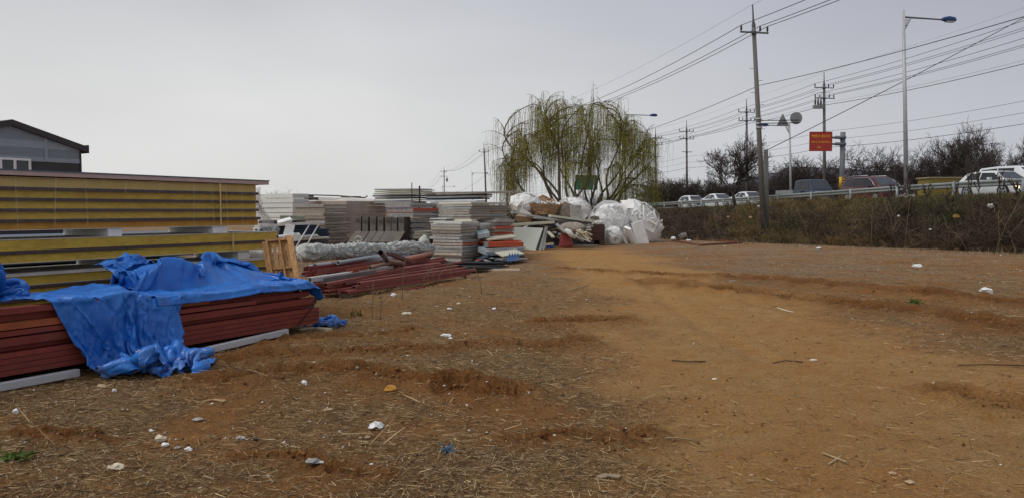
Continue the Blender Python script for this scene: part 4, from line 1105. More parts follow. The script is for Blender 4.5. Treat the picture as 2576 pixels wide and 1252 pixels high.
    for k, (a, b, y0, y1, m, lab) in enumerate(((1064, 1287, 488, 485, SHEETT, 'longest tan board overhanging right across the top of the stacks'), (1068, 1219, 494, 491, BROWNF, 'brown board second on top of the grey stacks'), (1074, 1218, 499, 496, SHEETL, 'pale board third on top of the grey stacks'), (1072, 1212, 503, 501, NAVY, 'navy board lowest on top of the grey stacks'))):
        A = at(a, y0, 29.5); Bq = at(b, y1, 30.5); mb = MB(); mb.frame(A, Bq - A, Vector((.3, .6, 0)), EZ * .06); one('long_board', mb, m, lab, 'board')
    mb = MB(); mb.frame(at(1070, 508, 29.5), at(1200, 508, 29.9) - at(1070, 508, 29.5), Vector((.3, .6, 0)), EZ * .07); mb.frame(at(1083, 520, 29.5), Vector((.5, .2, 0)), Vector((.3, .6, 0)), EZ * .2); one('foam_block', mb, EPSW, 'white foam under the long boards', 'foam block')
    # front stack
    stack('pale grey', 1161, 23.6, 1086, 1204, 556, .02, 13, 'the front pale grey stack', g, EPSG, SHEETL,
          accents=((12, (SHEETW, SHEETW, 'white')), (10, (SHEETT, SHEETT, 'tan faced')), (2, (M('flaking_foam', (0.52, 0.46, 0.40), 0.95, 0.2, 8, dirt=(0.50, 0.24, 0.05), dirt_amt=0.9, dscale=3.5), SHEETL, 'orange stained')), (1, (DARKWOOD, SHEETT, 'brown')), (5, (None, SHEETR, 'red edged')), (9, (EPST, SHEETT, 'tan'))), seed=6, jit=.05, sheet_t=.010, gap=.013)
    # right-hand stack with red edges
    stack('pale', 1246, 25.0, 1196, 1294, 552, .12, 11, 'the red edged stack at the right', g, EPST, SHEETT,
          accents=((10, (SHEETL, SHEETL, 'pale grey')), (9, (SHEETL, SHEETL, 'pale grey')), (8, (EPST, SHEETR, 'red edged')), (6, (EPST, SHEETR, 'red edged')), (5, (EPST, SHEETR, 'red edged')), (3, (EPST, SHEETR, 'red edged'))), seed=7, jit=.06, sheet_t=.014, gap=.016)
    stack('pale', 1208, 24.6, 1198, 1246, 560, .12, 10, 'the narrow middle stack beside the front one', g, EPSG, SHEETL, accents=((9, (SHEETW, SHEETW, 'white')), (5, (None, SHEETR, 'red edged')), (3, (None, SHEETR, 'red edged')), (1, (SHEETD, SHEETD, 'dark'))), seed=17, jit=.05, sheet_t=.014, gap=.014)
    # cream spacer and the stack on it
    zt = at(1185, 551, 24.6).z
    mb = MB(); A = at(1186, 553, 24.4); A.z = zt - .16; mb.frame(A, -EN * 1.0, ED * .3, EZ * .155); mb.frame(A + ED * 1.4, -EN * .35, ED * .3, EZ * .155)
    one('foam_block', mb, SHEETC, 'cream foam spacers on the front stack under the upper stack', 'foam block')
    stack('brown grey', 1185, 24.4, 1107, 1276, 507, zt, 7, 'the upper stack resting on cream spacers', g, EPST, SHEETT, accents=((6, (SHEETW, SHEETC, 'cream topped')), (5, (SHEETT, SHEETT, 'tan')), (4, (SHEETB, SHEETL, 'blue grey')), (1, (EPSG, SHEETL, 'grey'))), seed=8, jit=.06, sheet_t=.010, gap=.014)
    # dark ragged sheet ends behind the upper stack
    for k in range(12):
        mb = MB(); A = at(1276 + rr.uniform(-3, 3), 566 - 4.8 * k, 27.5); mb.frame(A - ED * 1.0, ED * 1.2, -EN * .9, EZ * .025)
        for q in range(3): mb.frame(A + ED * .2 - EN * (.1 + .3 * q) , ED * .03, -EN * .12, EZ * .05)
        one('metal_sheet', mb, SHEETD if k % 3 else SHEETL, '%s sheet from the bottom of the dark pile right of the upper stack' % ORD[k], 'metal sheet', 'dark corrugated sheets behind the upper stack')
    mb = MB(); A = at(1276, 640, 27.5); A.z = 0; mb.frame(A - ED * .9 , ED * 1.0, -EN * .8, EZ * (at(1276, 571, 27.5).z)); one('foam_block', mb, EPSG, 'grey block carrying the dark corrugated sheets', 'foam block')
    # small cream panels by the light grey stack
    for k, (x0, x1, y) in enumerate(((1040, 1086, 600), (1042, 1088, 591), (1043, 1087, 586))):
        A = at(x0, y, 24.5); Bq = at(x1, y - 1, 24.9); mb = MB(); mb.frame(A, Bq - A, Vector((.3, .8, 0)), EZ * .05); one('panel_offcut', mb, SHEETC, '%s cream panel offcut between the light grey and front stacks' % ('lower', 'middle', 'upper')[k], 'panel offcut')
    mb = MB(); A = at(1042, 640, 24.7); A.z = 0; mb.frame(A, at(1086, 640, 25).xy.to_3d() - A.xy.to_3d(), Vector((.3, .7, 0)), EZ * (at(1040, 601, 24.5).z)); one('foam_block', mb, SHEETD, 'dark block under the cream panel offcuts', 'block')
    for k, (x0, x1, y) in enumerate(((1080, 1118, 559), (1083, 1122, 565), (1081, 1124, 552))):
        A = at(x0, y, 24.3); Bq = at(x1, y - .5, 24.3); mb = MB(); mb.frame(A, Bq - A, Vector((.3, .8, 0)), EZ * .04); one('panel_offcut', mb, SHEETW, '%s white strip sticking out left above the front stack' % ('middle', 'lower', 'upper')[k], 'panel offcut')
    # steel brackets on a dark beam
    BRK = M('bracket_steel', (0.165, 0.145, 0.125), 0.7, 0.2, 5, 0.1, dirt=(0.12, 0.07, 0.045), dirt_amt=0.7)
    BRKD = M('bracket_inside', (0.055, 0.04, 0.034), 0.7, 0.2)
    Yb = 26.2
    mb = MB(); A = at(868, 622, Yb); A.z = at(868, 621, Yb).z; mb.frame(A, at(1008, 621, Yb + .2) - A, Vector((.2, 1.0, 0)), EZ * .17); one('steel_beam', mb, SHEETD, 'dark steel beam under the row of brackets', 'steel beam')
    zb = A.z + .17
    xs = (881, 899, 919, 938, 957, 973, 991)
    for k, x in enumerate(xs):
        r = thing('steel_bracket', '%s rusty steel bracket from the left in the row leaning behind the net roll' % ORD[k], 'steel bracket', at(x, 600, Yb), 'steel brackets in a row')
        p0 = at(x, 612, Yb); p0.z = zb; w = .19; t = .02
        top = at(x + 3, 546 + (k % 2), Yb).z; mid = zb + (top - zb) * .42
        lean = Vector((-.20, -.28, 0))
        mb = MB(); mb.frame(Vector((p0.x + .12, p0.y + .25, mid)), Vector((w, 0, 0)), Vector((0, t, 0)), Vector((0, .05, top - mid)))
        mb.frame(Vector((p0.x + .12, p0.y + .25, mid)) + lean + EZ * (zb - mid), Vector((w + .05, 0, 0)), Vector((0, t, 0)), -lean + EZ * (mid - zb))
        part('face_plate', mb, BRK, r)
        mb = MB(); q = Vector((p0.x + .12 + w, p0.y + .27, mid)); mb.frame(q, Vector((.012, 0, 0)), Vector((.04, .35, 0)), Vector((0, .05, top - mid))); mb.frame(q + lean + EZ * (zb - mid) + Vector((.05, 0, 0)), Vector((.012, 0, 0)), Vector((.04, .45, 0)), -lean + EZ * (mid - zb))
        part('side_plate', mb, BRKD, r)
        mb = MB()
        for bz in (.05, .11, .17):
            for bx in (.05, .13): mb.box(Vector((p0.x + .12 + bx, p0.y + .255 + .0, top - bz)), .025, .035, .025)
        part('bolt_holes', mb, DARKIN, r)
    A = at(1000, 612, Yb + .5); mb = MB(); mb.frame(Vector((A.x, A.y, zb)), Vector((.13, 0, 0)), Vector((.2, .9, 0)), EZ * (at(1000, 547, Yb).z - zb)); one('steel_plate', mb, BRKD, 'dark upright steel plate closing the right end of the bracket row', 'steel plate')
    mb = MB(); c = at(900, 601, Yb - .35); mb.tube([c + Vector((-.09, 0, -.05)), c + Vector((-.10, 0, .03)), c + Vector((0, 0, .09)), c + Vector((.12, 0, .05)), c + Vector((.14, 0, -.06)), c + Vector((-.05, 0, -.08))], .016, 6); one('plastic_hoop', mb, SHEETW, 'small white plastic hoop hung in front of the second bracket', 'hoop')
    # navy sheets, ladder, scraps behind the pallet
    for k in range(7):
        A = at(700 + 5 * (k % 3), 597 - 5.2 * k, 24.6); Bq = at((828, 829, 826, 828, 806, 800, 700)[k] + 0, 595 - 5.0 * k, 26.0)
        mb = MB(); mb.frame(A - (Bq - A) * .35, (Bq - A) * 1.35, Vector((-.4, .8, 0)), EZ * .055)
        one('metal_sheet', mb, NAVY, '%s navy blue sheet from the bottom of the pile behind the ladder' % ORD[k], 'metal sheet', 'navy sheets behind the ladder')
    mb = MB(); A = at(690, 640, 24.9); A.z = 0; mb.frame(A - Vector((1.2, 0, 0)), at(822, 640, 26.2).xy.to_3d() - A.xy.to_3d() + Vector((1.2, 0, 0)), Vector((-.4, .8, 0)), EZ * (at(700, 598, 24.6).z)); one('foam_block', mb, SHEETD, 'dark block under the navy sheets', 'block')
    for k, (x0, x1, y0, y1) in enumerate(((760, 800, 598, 594), (762, 806, 602, 598), (752, 796, 607, 602), (770, 830, 604, 600))):
        A = at(x0 - 10, y0, 24.0); Bq = at(x1, y1, 24.6); mb = MB(); mb.frame(A, Bq - A, Vector((-.2, .5, 0)), EZ * .045); one('panel_offcut', mb, SHEETT if k % 2 else SHEETW, '%s thin pale offcut stacked right of the ladder foot' % ORD[k], 'panel offcut')
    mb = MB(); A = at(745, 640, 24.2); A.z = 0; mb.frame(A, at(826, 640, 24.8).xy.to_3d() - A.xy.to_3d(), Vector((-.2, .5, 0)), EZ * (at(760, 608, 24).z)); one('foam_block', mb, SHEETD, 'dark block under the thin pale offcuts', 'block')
    ALU = M('aluminium', (0.62, 0.62, 0.60), 0.4, 0.1, 4, 0.5)
    lad = thing('ladder', 'silver aluminium ladder lying on its side behind the pallet', 'ladder', at(740, 600, 22.5))
    ra, rb = at(652, 569, 22.0), at(816, 558.5, 23.2); ga, gb = at(612, 622, 21.6), at(778, 626, 22.6)
    mb = MB(); mb.beam(ra, rb, .05, .07); part('rail', mb, ALU, lad); mb = MB(); mb.beam(ga, gb, .05, .07); part('rail', mb, ALU, lad)
    for f in (.04, .26, .50, .78, .93):
        mb = MB(); mb.tube([ra.lerp(rb, f), ga.lerp(gb, f)], .022, 6); part('rung', mb, ALU, lad)
    mb = MB(); A = at(704, 551, 23.5); mb.frame(A, at(764, 551, 24.2) - A, Vector((-.2, .8, 0)), EZ * .10); one('panel_offcut', mb, M('pale_green', (0.33, 0.38, 0.28), 0.7, 0.15), 'pale green panel lying over the navy sheets below the white stack', 'panel offcut')
    mb = MB(); A = at(700, 558, 23.9); mb.frame(A - Vector((.6, 0, .06)), at(768, 558, 24.6) - A + Vector((.6, 0, 0)), Vector((-.2, .8, 0)), EZ * .10); one('metal_sheet', mb, SHEETD, 'dark sheet under the pale green panel', 'metal sheet')
    for k, (p, s, e, lab) in enumerate(((at(716, 557, 20.8), (.36, .20, .08), (.35, -.28, .45), 'white foam slab tilted on the ladder rail'), (at(727, 580, 21.0), (.24, .03, .36), (-.25, .25, .3), 'white foam sheet hanging through the ladder'),
                                        (at(727, 592, 20.9), (.55, .25, .05), (.05, -.12, .3), 'curved white foam sheet lying over the lower ladder rail'), (at(745, 596, 20.8), (.20, .08, .18), (.15, .25, .5), 'white foam lump at the end of the curved sheet'))):
        mb = MB(); mb.box(p, *s, eul=e); one('foam_scrap', mb, EPSW, lab, 'foam scrap')
build_stacks()

# ------------------------------------------------------------------ offcuts in front of the stacks
def build_offcuts():
    g = 'bent sheet offcuts in front of the stacks'
    def chan(a, b, Y0, Y1, w, h, mat, label, kind='sheet_offcut', tilt=0.0):
        p = at(*a, Y0); q = at(*b, Y1); mb = MB()
        mb.prof(p, q, [(-w / 2, 0), (w / 2, 0), (w / 2, h), (w / 2 - .012, h), (w / 2 - .012, .012), (-w / 2 + .012, .012), (-w / 2 + .012, h), (-w / 2, h)], up=(tilt, 0, 1))
        one(kind, mb, mat, label, 'sheet offcut', g)
    def slab(a, b, Y0, Y1, dep, h, mat, label, kind='sheet_offcut'):
        p = at(*a, Y0); q = at(*b, Y1); mb = MB(); mb.frame(p, q - p, Vector(dep), EZ * h); one(kind, mb, mat, label, 'sheet offcut', g)
    slab((1229, 622), (1317, 621), 23.6, 24.6, (-.2, .6, 0), .15, SHEETR, 'bright orange red channel lying across the offcut heap')
    slab((1222, 622), (1229, 622), 23.6, 23.62, (-.1, .5, 0), .15, SHEETB, 'grey end of the orange red channel')
    slab((1216, 612), (1312, 607), 23.9, 24.9, (-.2, .5, 0), .03, SHEETR, 'thin red sheet on top of the offcut heap')
    slab((1228, 606), (1302, 598), 24.1, 25.0, (-.2, .5, .06), .04, SHEETC, 'cream strip slanting over the offcut heap')
    slab((1203, 601), (1232, 596), 24.0, 24.4, (-.1, .5, .1), .14, M('pale_blue_sheet', (0.36, 0.43, 0.45), 0.5, 0.15), 'pale blue bent sheet at the left of the offcut heap')
    slab((1228, 630), (1322, 624), 23.3, 24.5, (-.2, .5, 0), .04, SHEETL, 'pale strip under the orange red channel')
    slab((1225, 643), (1318, 634), 23.1, 24.4, (-.3, .6, .1), .13, SHEETB, 'blue grey bent sheet below the orange red channel')
    slab((1226, 652), (1320, 645), 23.0, 24.2, (-.3, .6, 0), .05, SHEETD, 'dark strip below the blue grey sheet')
    slab((1265, 646), (1319, 639), 22.5, 23.4, (-.25, .5, .10), .03, SHEETC, 'cream trough on the near right of the offcut heap')
    slab((1262, 656), (1328, 652), 22.6, 23.5, (-.3, .5, 0), .04, SHEETL, 'pale sheet beneath the cream trough')
    # blue corrugated end
    p = at(1273, 655, 22.3); mb = MB(); W = at(1301, 653, 22.5) - p
    n = 25; pr = [(i / (n - 1), .035 * math.sin(i * 1.05)) for i in range(n)]
    vs = [p + W * a + Vector((0, b * 1.2, b)) for a, b in pr] + [p + W * a + Vector((.08, .35, .17 + b)) for a, b in pr]
    mb.add(vs, [(i, i + 1, n + i + 1, n + i) for i in range(n - 1)]); o = one('corrugated_sheet', mb, M('bright_blue_sheet', (0.075, 0.16, 0.34), 0.5, 0.1, 4), 'short blue corrugated sheet under the cream trough', 'sheet offcut', g)
    sm = o.modifiers.new('thickness', 'SOLIDIFY'); sm.thickness = .006
    rr = random.Random(21)
    for k in range(16):
        a = (1205 + rr.random() * 60, 625 + rr.random() * 34); Y0 = 1.5 * FOC / (a[1] - 526) ; Y0 = min(max(Y0, 22.6), 24.4)
        p = at(*a, Y0); mb = MB(); mb.box(p, .45 + .3 * rr.random(), .10 + .1 * rr.random(), .025, eul=(rr.uniform(-.5, .5), rr.uniform(-.5, .5), rr.uniform(0, 3)))
        m = (SHEETB, SHEETD, SHEETL, RED, SHEETR, SHEETD, NAVY, SHEETB)[k % 8]
        one('sheet_scrap', mb, m, ('%s bent scrap jumbled between the front stack and the offcut heap' % ('blue grey', 'dark', 'pale', 'dark red', 'orange red', 'dark', 'navy', 'blue grey')[k % 8]), 'sheet scrap', 'jumbled scraps by the front stack')
    mb = MB(); p = at(1205, 662, 23.6); p.z = 0; mb.frame(p, at(1318, 655, 24.4).xy.to_3d() - p.xy.to_3d(), Vector((-.3, .8, 0)), EZ * .13); one('sheet_pile', mb, SHEETD, 'dark flattened sheets at the base of the offcut heap', 'metal sheets')
    # black sheets
    for k, (a, b, Y0, Y1, m, lab) in enumerate((((1101, 664), (1253, 664), 20.2, 22.0, BLACKST, 'broad black sheet on top of the black pile'), ((1108, 672), (1254, 672), 19.9, 21.6, BLACKST, 'second black sheet in the black pile'), ((1150, 674), (1249, 678), 19.4, 20.6, M('charcoal_sheet', (0.06, 0.057, 0.055), 0.5, 0.25, 4), 'charcoal ridged sheet at the near edge of the black pile'), ((1120, 680), (1240, 681), 19.6, 20.8, BLACKST, 'lowest black sheet on the ground'))):
        p = at(*a, Y0); q = at(*b, Y1); mb = MB(); n = 10
        mb.prof(p, q, [(-.40, 0), (-.36, .05), (-.2, .05), (-.16, .0), (.0, .02), (.04, .075), (.2, .075), (.24, .02), (.36, .02), (.40, .06), (.40, .05), (.37, .01), (.23, .01), (.19, .065), (.05, .065), (.01, .01), (-.17, -.01), (-.21, .04), (-.35, .04), (-.39, -.01)])
        one('black_sheet', mb, m, lab, 'metal sheet', 'black sheets in front of the stacks')
    p = at(1112, 672, 20.4); mb = MB(); p.z = 0.0; mb.frame(p, at(1252, 672, 22).xy.to_3d() - p.xy.to_3d(), Vector((-.3, .7, 0)), EZ * .10); one('sheet_pile', mb, BLACKST, 'flattened dark sheets under the black pile', 'metal sheets')
    p = gr(1197, 683); q = gr(1308, 684.5); p.z = hz(p.x, p.y); q.z = hz(q.x, q.y); mb = MB(); mb.beam(p + EZ * .04, q + EZ * .04, .13, .05); one('timber_plank', mb, CREAMW, 'cream timber plank lying on the ground in front of the black sheets', 'plank')
build_offcuts()

# ------------------------------------------------------------------ the rubbish heap with the foam bags
FOAMW = M('bag_foam', (0.86, 0.855, 0.84), 0.85, 0.07, 9, 0, 0.35, 90, dirt=(0.55, 0.49, 0.40), dirt_amt=0.4)
BAGF = film_mat('bag_film', (0.90, 0.90, 0.90), .30, .85, 1.6, 0.35, 0.6)
PAPER = M('brown_paper', (0.34, 0.205, 0.115), 0.85, 0.2, 4, 0, 0.5, 25, dirt=(0.20, 0.12, 0.07), dirt_amt=0.5)
def foam_bag(label, c, rx, ry, rz_, nslab, seed, film=None, grp=None, foam=None, skew=0.0, big=1.0):
    """a clear sack stuffed with broken foam slabs: slabs push the film out into flat facets"""
    r = random.Random(seed); root = thing('foam_bag', label, 'foam bag', Vector((c.x, c.y, c.z - rz_)), grp)
    nrm = []
    mats = foam or FOAMW
    for k in range(nslab):
        th = r.uniform(0, 2 * math.pi); ph = math.asin(r.uniform(-.6, 1))
        d = Vector((math.cos(th) * math.cos(ph), math.sin(th) * math.cos(ph), math.sin(ph)))
        if d.y > .35: d.y = -d.y
        pos = c + Vector((d.x * rx * .80, d.y * ry * .80, d.z * rz_ * .80)) + Vector((skew * d.z * rx, 0, 0))
        s = (big * r.uniform(.2, .6) * rx, r.uniform(.03, .07), big * r.uniform(.2, .5) * rx)
        q = d.to_track_quat('Y', 'Z') @ Euler((r.uniform(-.5, .5), r.uniform(0, 3.1), r.uniform(-.5, .5))).to_quaternion()
        mb = MB(); e = q.to_euler(); mb.box(pos, *s, eul=e); part('foam_slab', mb, mats if r.random() < .85 else EPST, root)
        nrm.append(d)
    n, m = 34, 22; vs = []
    for i in range(n):
        for j in range(m + 1):
            th = 2 * math.pi * i / n; ph = -math.pi / 2 + math.pi * j / m
            d = Vector((math.cos(th) * math.cos(ph), math.sin(th) * math.cos(ph), math.sin(ph)))
            f = 1.0
            for q in nrm: 
                k = d.dot(q)
                if k > .25: f = min(f, .93 / k if k > .9 else 1.0)
            w = fbm(np.array([math.cos(th) * 2.2 + ph * 1.4 + seed]), np.array([math.sin(th) * 2.2 + ph * 2.3]), 1.2, 4, seed)[0] - .5
            f *= 1.0 + .20 * w
            zz = d.z if d.z > -.75 else -.75 - (d.z + .75) * .2
            vs.append(c + Vector((d.x * rx * f + skew * zz * rx, d.y * ry * f, zz * rz_ * f * (1.0 if zz > 0 else 1.3))))
    fs = [(i * (m + 1) + j, ((i + 1) % n) * (m + 1) + j, ((i + 1) % n) * (m + 1) + j + 1, i * (m + 1) + j + 1) for i in range(n) for j in range(m)]
    mb = MB(); mb.add(vs, fs, False); mb.sm = [True] * len(mb.sm); part('film', mb, film or BAGF, root)
    mb = MB(); core = [c + (v - c) * .84 for v in vs]; mb.add(core, fs, False); part('filling', mb, mats, root)
    return root
def build_heap():
    g = 'clear bags stuffed with white foam'
    S = 1 / FOC
    def rad(px, Y): return px * Y * S
    foam_bag('large bulging clear bag of white foam left of the tallest bag', at(1533, 560, 37.5), rad(58, 37.5), 1.2, rad(57, 37.5), 46, 3, grp=g, skew=.04)
    foam_bag('tallest clear bag of big white foam slabs at the right end of the heap', at(1606, 556, 38.5), rad(58, 38.5), 1.2, rad(56, 38.5), 50, 4, grp=g, skew=-.30, big=1.3)
    foam_bag('small greyish clear bag of foam slumped beside the rusty drum', at(1543, 592, 35.4), rad(24, 35.4), .45, rad(25, 35.4), 22, 5, grp=g)
    foam_bag('clear bag of foam crowning the left end of the heap', at(1323, 512, 34.5), rad(44, 34.5), 1.0, rad(27, 34.5), 30, 6, grp=g)
    foam_bag('clear bag of foam behind the brown paper sack', at(1447, 522, 36.0), rad(42, 36), 1.0, rad(27, 36), 30, 7, grp=g, skew=-.2)
    foam_bag('half hidden foam bag low between the two tallest bags', at(1577, 590, 36.8), rad(17, 36.8), .5, rad(24, 36.8), 12, 8, grp=g, foam=EPST)
    # supporting core of rubbish under the top bags
    rr = random.Random(31)
    vs = []; n, m = 26, 10
    base = [(at(1285, 606, 35.2), at(1500, 606, 37.2))][0]
    for i in range(n + 1):
        for j in range(m + 1):
            u = i / n; v = j / m; p = base[0].lerp(base[1], u); p.z = 0
            hgt = EYE + (528 - np.interp(u, [0, .2, .5, .8, 1], [528, 530, 536, 545, 565])) * 35.5 / FOC
            a = math.pi * v; w = .75 + .5 * rr.random()
            vs.append(p + Vector((0, -math.cos(a) * 1.5, 0)) + EZ * (math.sin(a) ** .6 * (hgt - .1) * w - .02))
    mb = MB(); mb.add(vs, [(i * (m + 1) + j, (i + 1) * (m + 1) + j, (i + 1) * (m + 1) + j + 1, i * (m + 1) + j + 1) for i in range(n) for j in range(m)])
    fixed('rubbish_core', mb, M('rubbish_dark', (0.055, 0.05, 0.047), 0.95, 0.5, 5, 0, 0.6, 20), 'stuff')
    for k in range(26):
        u = rr.random(); x = 1295 + 205 * u; y = 545 + rr.random() * 60; Y = 33.6 + 1.6 * u + (606 - y) * .012
        p = at(x, y, Y); mb = MB(); mb.box(p, rr.uniform(.15, .7), rr.uniform(.06, .2), rr.uniform(.03, .10), eul=(rr.uniform(-.5, .5), rr.uniform(-.6, .6), rr.uniform(0, 3)))
        m = (FOAMW, SHEETT, DARKWOOD, SHEETC, EPST)[k % 5]
        one('rubbish_scrap', mb, m, '%s scrap wedged in the middle of the rubbish heap' % ('white foam', 'tan board', 'dark timber', 'cream board', 'tan foam')[k % 5], 'scrap', 'scraps wedged in the rubbish heap')
    # torn paper sack of rubble
    c = at(1372, 522, 33.8); sk = thing('paper_sack', 'torn brown paper sack full of rubble on top of the heap', 'paper sack', c - EZ * .4)
    mb = MB(); vs = []; n, m = 30, 9
    for i in range(n):
        for j in range(m + 1):
            th = 2 * math.pi * i / n; v = j / m
            rx = .78 * (1 + .12 * math.sin(3 * th + 1)) * (.72 + .33 * v); w = fbm(np.array([th * 2.]), np.array([v * 3]), 1.5, 3, 12)[0] - .5
            back = max(0, math.sin(th))
            vs.append(c + Vector((math.cos(th) * rx * (1 + .45 * w), math.sin(th) * .6 * (.8 + .25 * v) * (1 + .5 * w), -.32 + .42 * v + .38 * v * back ** 2 + .34 * w * (.3 + v))))
    mb.add(vs, [(i * (m + 1) + j, ((i + 1) % n) * (m + 1) + j, ((i + 1) % n) * (m + 1) + j + 1, i * (m + 1) + j + 1) for i in range(n) for j in range(m)]); part('sack', mb, PAPER, sk)
    mb = MB(); mb.box(c + Vector((0, .1, -.12)), 1.25, .8, .3); part('filling', mb, DARKWOOD, sk)
    for k in range(34):
        p = c + Vector((rr.uniform(-.6, .6), rr.uniform(-.4, .45), .08 + rr.random() * .14)); mb = MB()
        mb.box(p, rr.uniform(.08, .35), rr.uniform(.05, .15), rr.uniform(.03, .09), eul=(rr.uniform(-.6, .6), rr.uniform(-.6, .6), rr.uniform(0, 3))); part('rubble', mb, (FOAMW, EPST, SHEETT, EPSW)[k % 4], sk)
    # big slabs by the sack
    for (x, y, Y, s, e, m, lab) in ((1425, 528, 33.6, (.50, .08, .62), (.25, .35, .1), EPST, 'tan foam slab standing tilted right of the brown paper sack'), (1448, 533, 33.5, (.46, .22, .58), (.1, -.06, .1), EPSG, 'grey foam block standing on the heap right of the tan slab'),
                                     (1319, 540, 33.4, (.5, .06, .35), (.2, .5, 0), FOAMW, 'white foam wedge on the left slope of the heap'), (1467, 545, 33.6, (.25, .08, .3), (.4, .6, 0), FOAMW, 'white foam shard at the right slope of the heap'), (1316, 551, 33.2, (.7, .3, .22), (.1, .15, 0), PAPER, 'crumpled brown paper bag low at the left of the heap'), (1346, 548, 33.1, (.75, .2, .12), (.0, .22, 0), EPST, 'flaking tan foam bar beside the crumpled brown paper')):
        p = at(x, y, Y); mb = MB(); mb.box(p, *s, eul=e); one('foam_slab', mb, m, lab, 'foam slab')
    # long boards across the heap
    def board(a, b, Y0, Y1, w, h, mat, label):
        p = at(*a, Y0); q = at(*b, Y1); mb = MB(); mb.beam(p, q, w, h); one('long_board', mb, mat, label, 'board', 'boards across the rubbish heap')
    board((1287, 534), (1490, 569), 32.6, 33.4, .30, .07, SHEETL, 'longest grey board sloping right across the whole heap')
    board((1345, 548), (1470, 562), 32.4, 33.2, .25, .05, SHEETL, 'pale grey board just under the longest board')
    board((1383, 543), (1490, 557), 33.0, 33.6, .35, .09, SHEETC, 'cream board above the longest board at the right')
    board((1400, 549), (1486, 563), 32.5, 33.1, .18, .04, SHEETD, 'dark board between the sloping boards')
    board((1287, 566), (1392, 559), 31.6, 32.2, .30, .10, SHEETC, 'thick cream board lying level over the leaning panels')
    board((1400, 564), (1421, 584), 32.0, 31.6, .08, .08, SHEETL, 'short pale bar slanting down over the dark gap')
    board((1379, 584), (1392, 597), 31.8, 31.2, .12, .06, SHEETC, 'cream bar with a rounded tip pointing down')
    board((1475, 572), (1486, 572), 32.0, 32.0, .2, .06, SHEETL, 'upper little grey block beside the rusty drum')
    board((1475, 578), (1487, 578), 31.9, 31.9, .2, .06, SHEETL, 'lower little grey block beside the rusty drum')
    for k in range(9):
        p = at(1458 + 7 * (k % 4) + 2 * rr.random(), 583 + 4.5 * (k // 2), 31.6 + .1 * (k % 3)); mb = MB(); mb.box(p, .34, .12, .07, eul=(rr.uniform(-.2, .2), rr.uniform(-.1, .7), rr.uniform(-.3, .6))); one('timber_offcut', mb, (CREAMW, SHEETC, SHEETL)[k % 3], 'pale offcut in the little jumble left of the rusty drum', 'offcut', 'offcuts jumbled left of the rusty drum')
    board((1453, 596), (1486, 608), 31.6, 31.4, .08, .05, SHEETL, 'pale lath sloping down left of the rusty drum')
    # leaning cream panels
    def lean(quad, Ys, th, mat, label):
        P4 = [at(x, y, Y) for (x, y), Y in zip(quad, Ys)]; nrm = (P4[1] - P4[0]).cross(P4[3] - P4[0]).normalized()
        if nrm.y < 0: nrm = -nrm
        mb = MB(); vs = P4 + [p + nrm * th for p in P4]; mb.add(vs, [(0, 1, 2, 3), (7, 6, 5, 4), (0, 4, 5, 1), (1, 5, 6, 2), (2, 6, 7, 3), (3, 7, 4, 0)])
        one('leaning_panel', mb, mat, label, 'panel', 'pale panels leaning on the rubbish heap')
    GRN = M('pale_green_panel', (0.50, 0.52, 0.44), 0.55, 0.06, 2, dirt=(0.36, 0.34, 0.27), dirt_amt=0.3)
    lean(((1366, 573.5), (1289, 571), (1290, 622), (1347, 629.5)), (31.6, 31.3, 30.6, 30.6), .06, GRN, 'large pale green panel leaning at the left front of the heap')
    lean(((1371, 572), (1367, 573), (1349, 629), (1355, 629)), (31.8, 31.7, 30.7, 30.8), .03, SHEETD, 'dark edged panel behind the large pale green panel')
    lean(((1375, 570), (1371.5, 571), (1356, 628.5), (1361, 628.5)), (32.0, 31.9, 30.8, 30.9), .04, GRN, 'pale green panel third in the leaning row')
    lean(((1379, 568), (1375.5, 570), (1362, 627), (1370, 626.5)), (32.2, 32.0, 31.0, 31.1), .04, SHEETL, 'pale grey panel last in the leaning row')
    # cloth tangle, red sack, blue packet, drum
    c = at(1440, 575, 32.4); vs = []; n, m = 28, 14
    for i in range(n):
        for j in range(m + 1):
            th = 2 * math.pi * i / n; ph = -math.pi / 2 + math.pi * j / m; w = abs(fbm(np.array([math.cos(th) * 3 + ph]), np.array([math.sin(th) * 3 + 2 * ph]), 1.2, 4, 6)[0] - .5)
            f = 1.12 - 1.1 * w; vs.append(c + Vector((math.cos(th) * math.cos(ph) * .58, math.sin(th) * math.cos(ph) * .4, math.sin(ph) * .25)) * f)
    mb = MB(); mb.add(vs, [(i * (m + 1) + j, ((i + 1) % n) * (m + 1) + j, ((i + 1) % n) * (m + 1) + j + 1, i * (m + 1) + j + 1) for i in range(n) for j in range(m)], True)
    one('insulation_wad', mb, M('dirty_wool', (0.30, 0.26, 0.215), 0.95, 0.25, 6, 0, 0.7, 30), 'crumpled wad of tan insulation wool above the red sack', 'insulation')
    mb = MB(); p = at(1424, 580, 31.3)
    mb.tube([p, at(1432, 584, 31.1), at(1438, 592, 31.0), at(1446, 596, 31.2), at(1453, 590, 31.5)], [.09, .12, .10, .08, .03], 10); one('white_cloth', mb, M('white_cloth', (0.56, 0.54, 0.50), 0.9, 0.15, 8, 0, 0.7, 25), 'dirty white cloth draped down from the wool beside the red sack', 'cloth')
    base = gr(1425, 622.5); base.z = hz(base.x, base.y); sk = thing('red_sack', 'full dusty red sack standing at the foot of the heap', 'sack', base)
    mb = MB(); vs = []; n, m = 22, 12; prof = [(.0, .0), (.22, .0), (.30, .06), (.29, .16), (.26, .28), (.235, .40), (.225, .5), (.215, .58), (.16, .63), (.08, .645), (.05, .66), (.0, .66)]
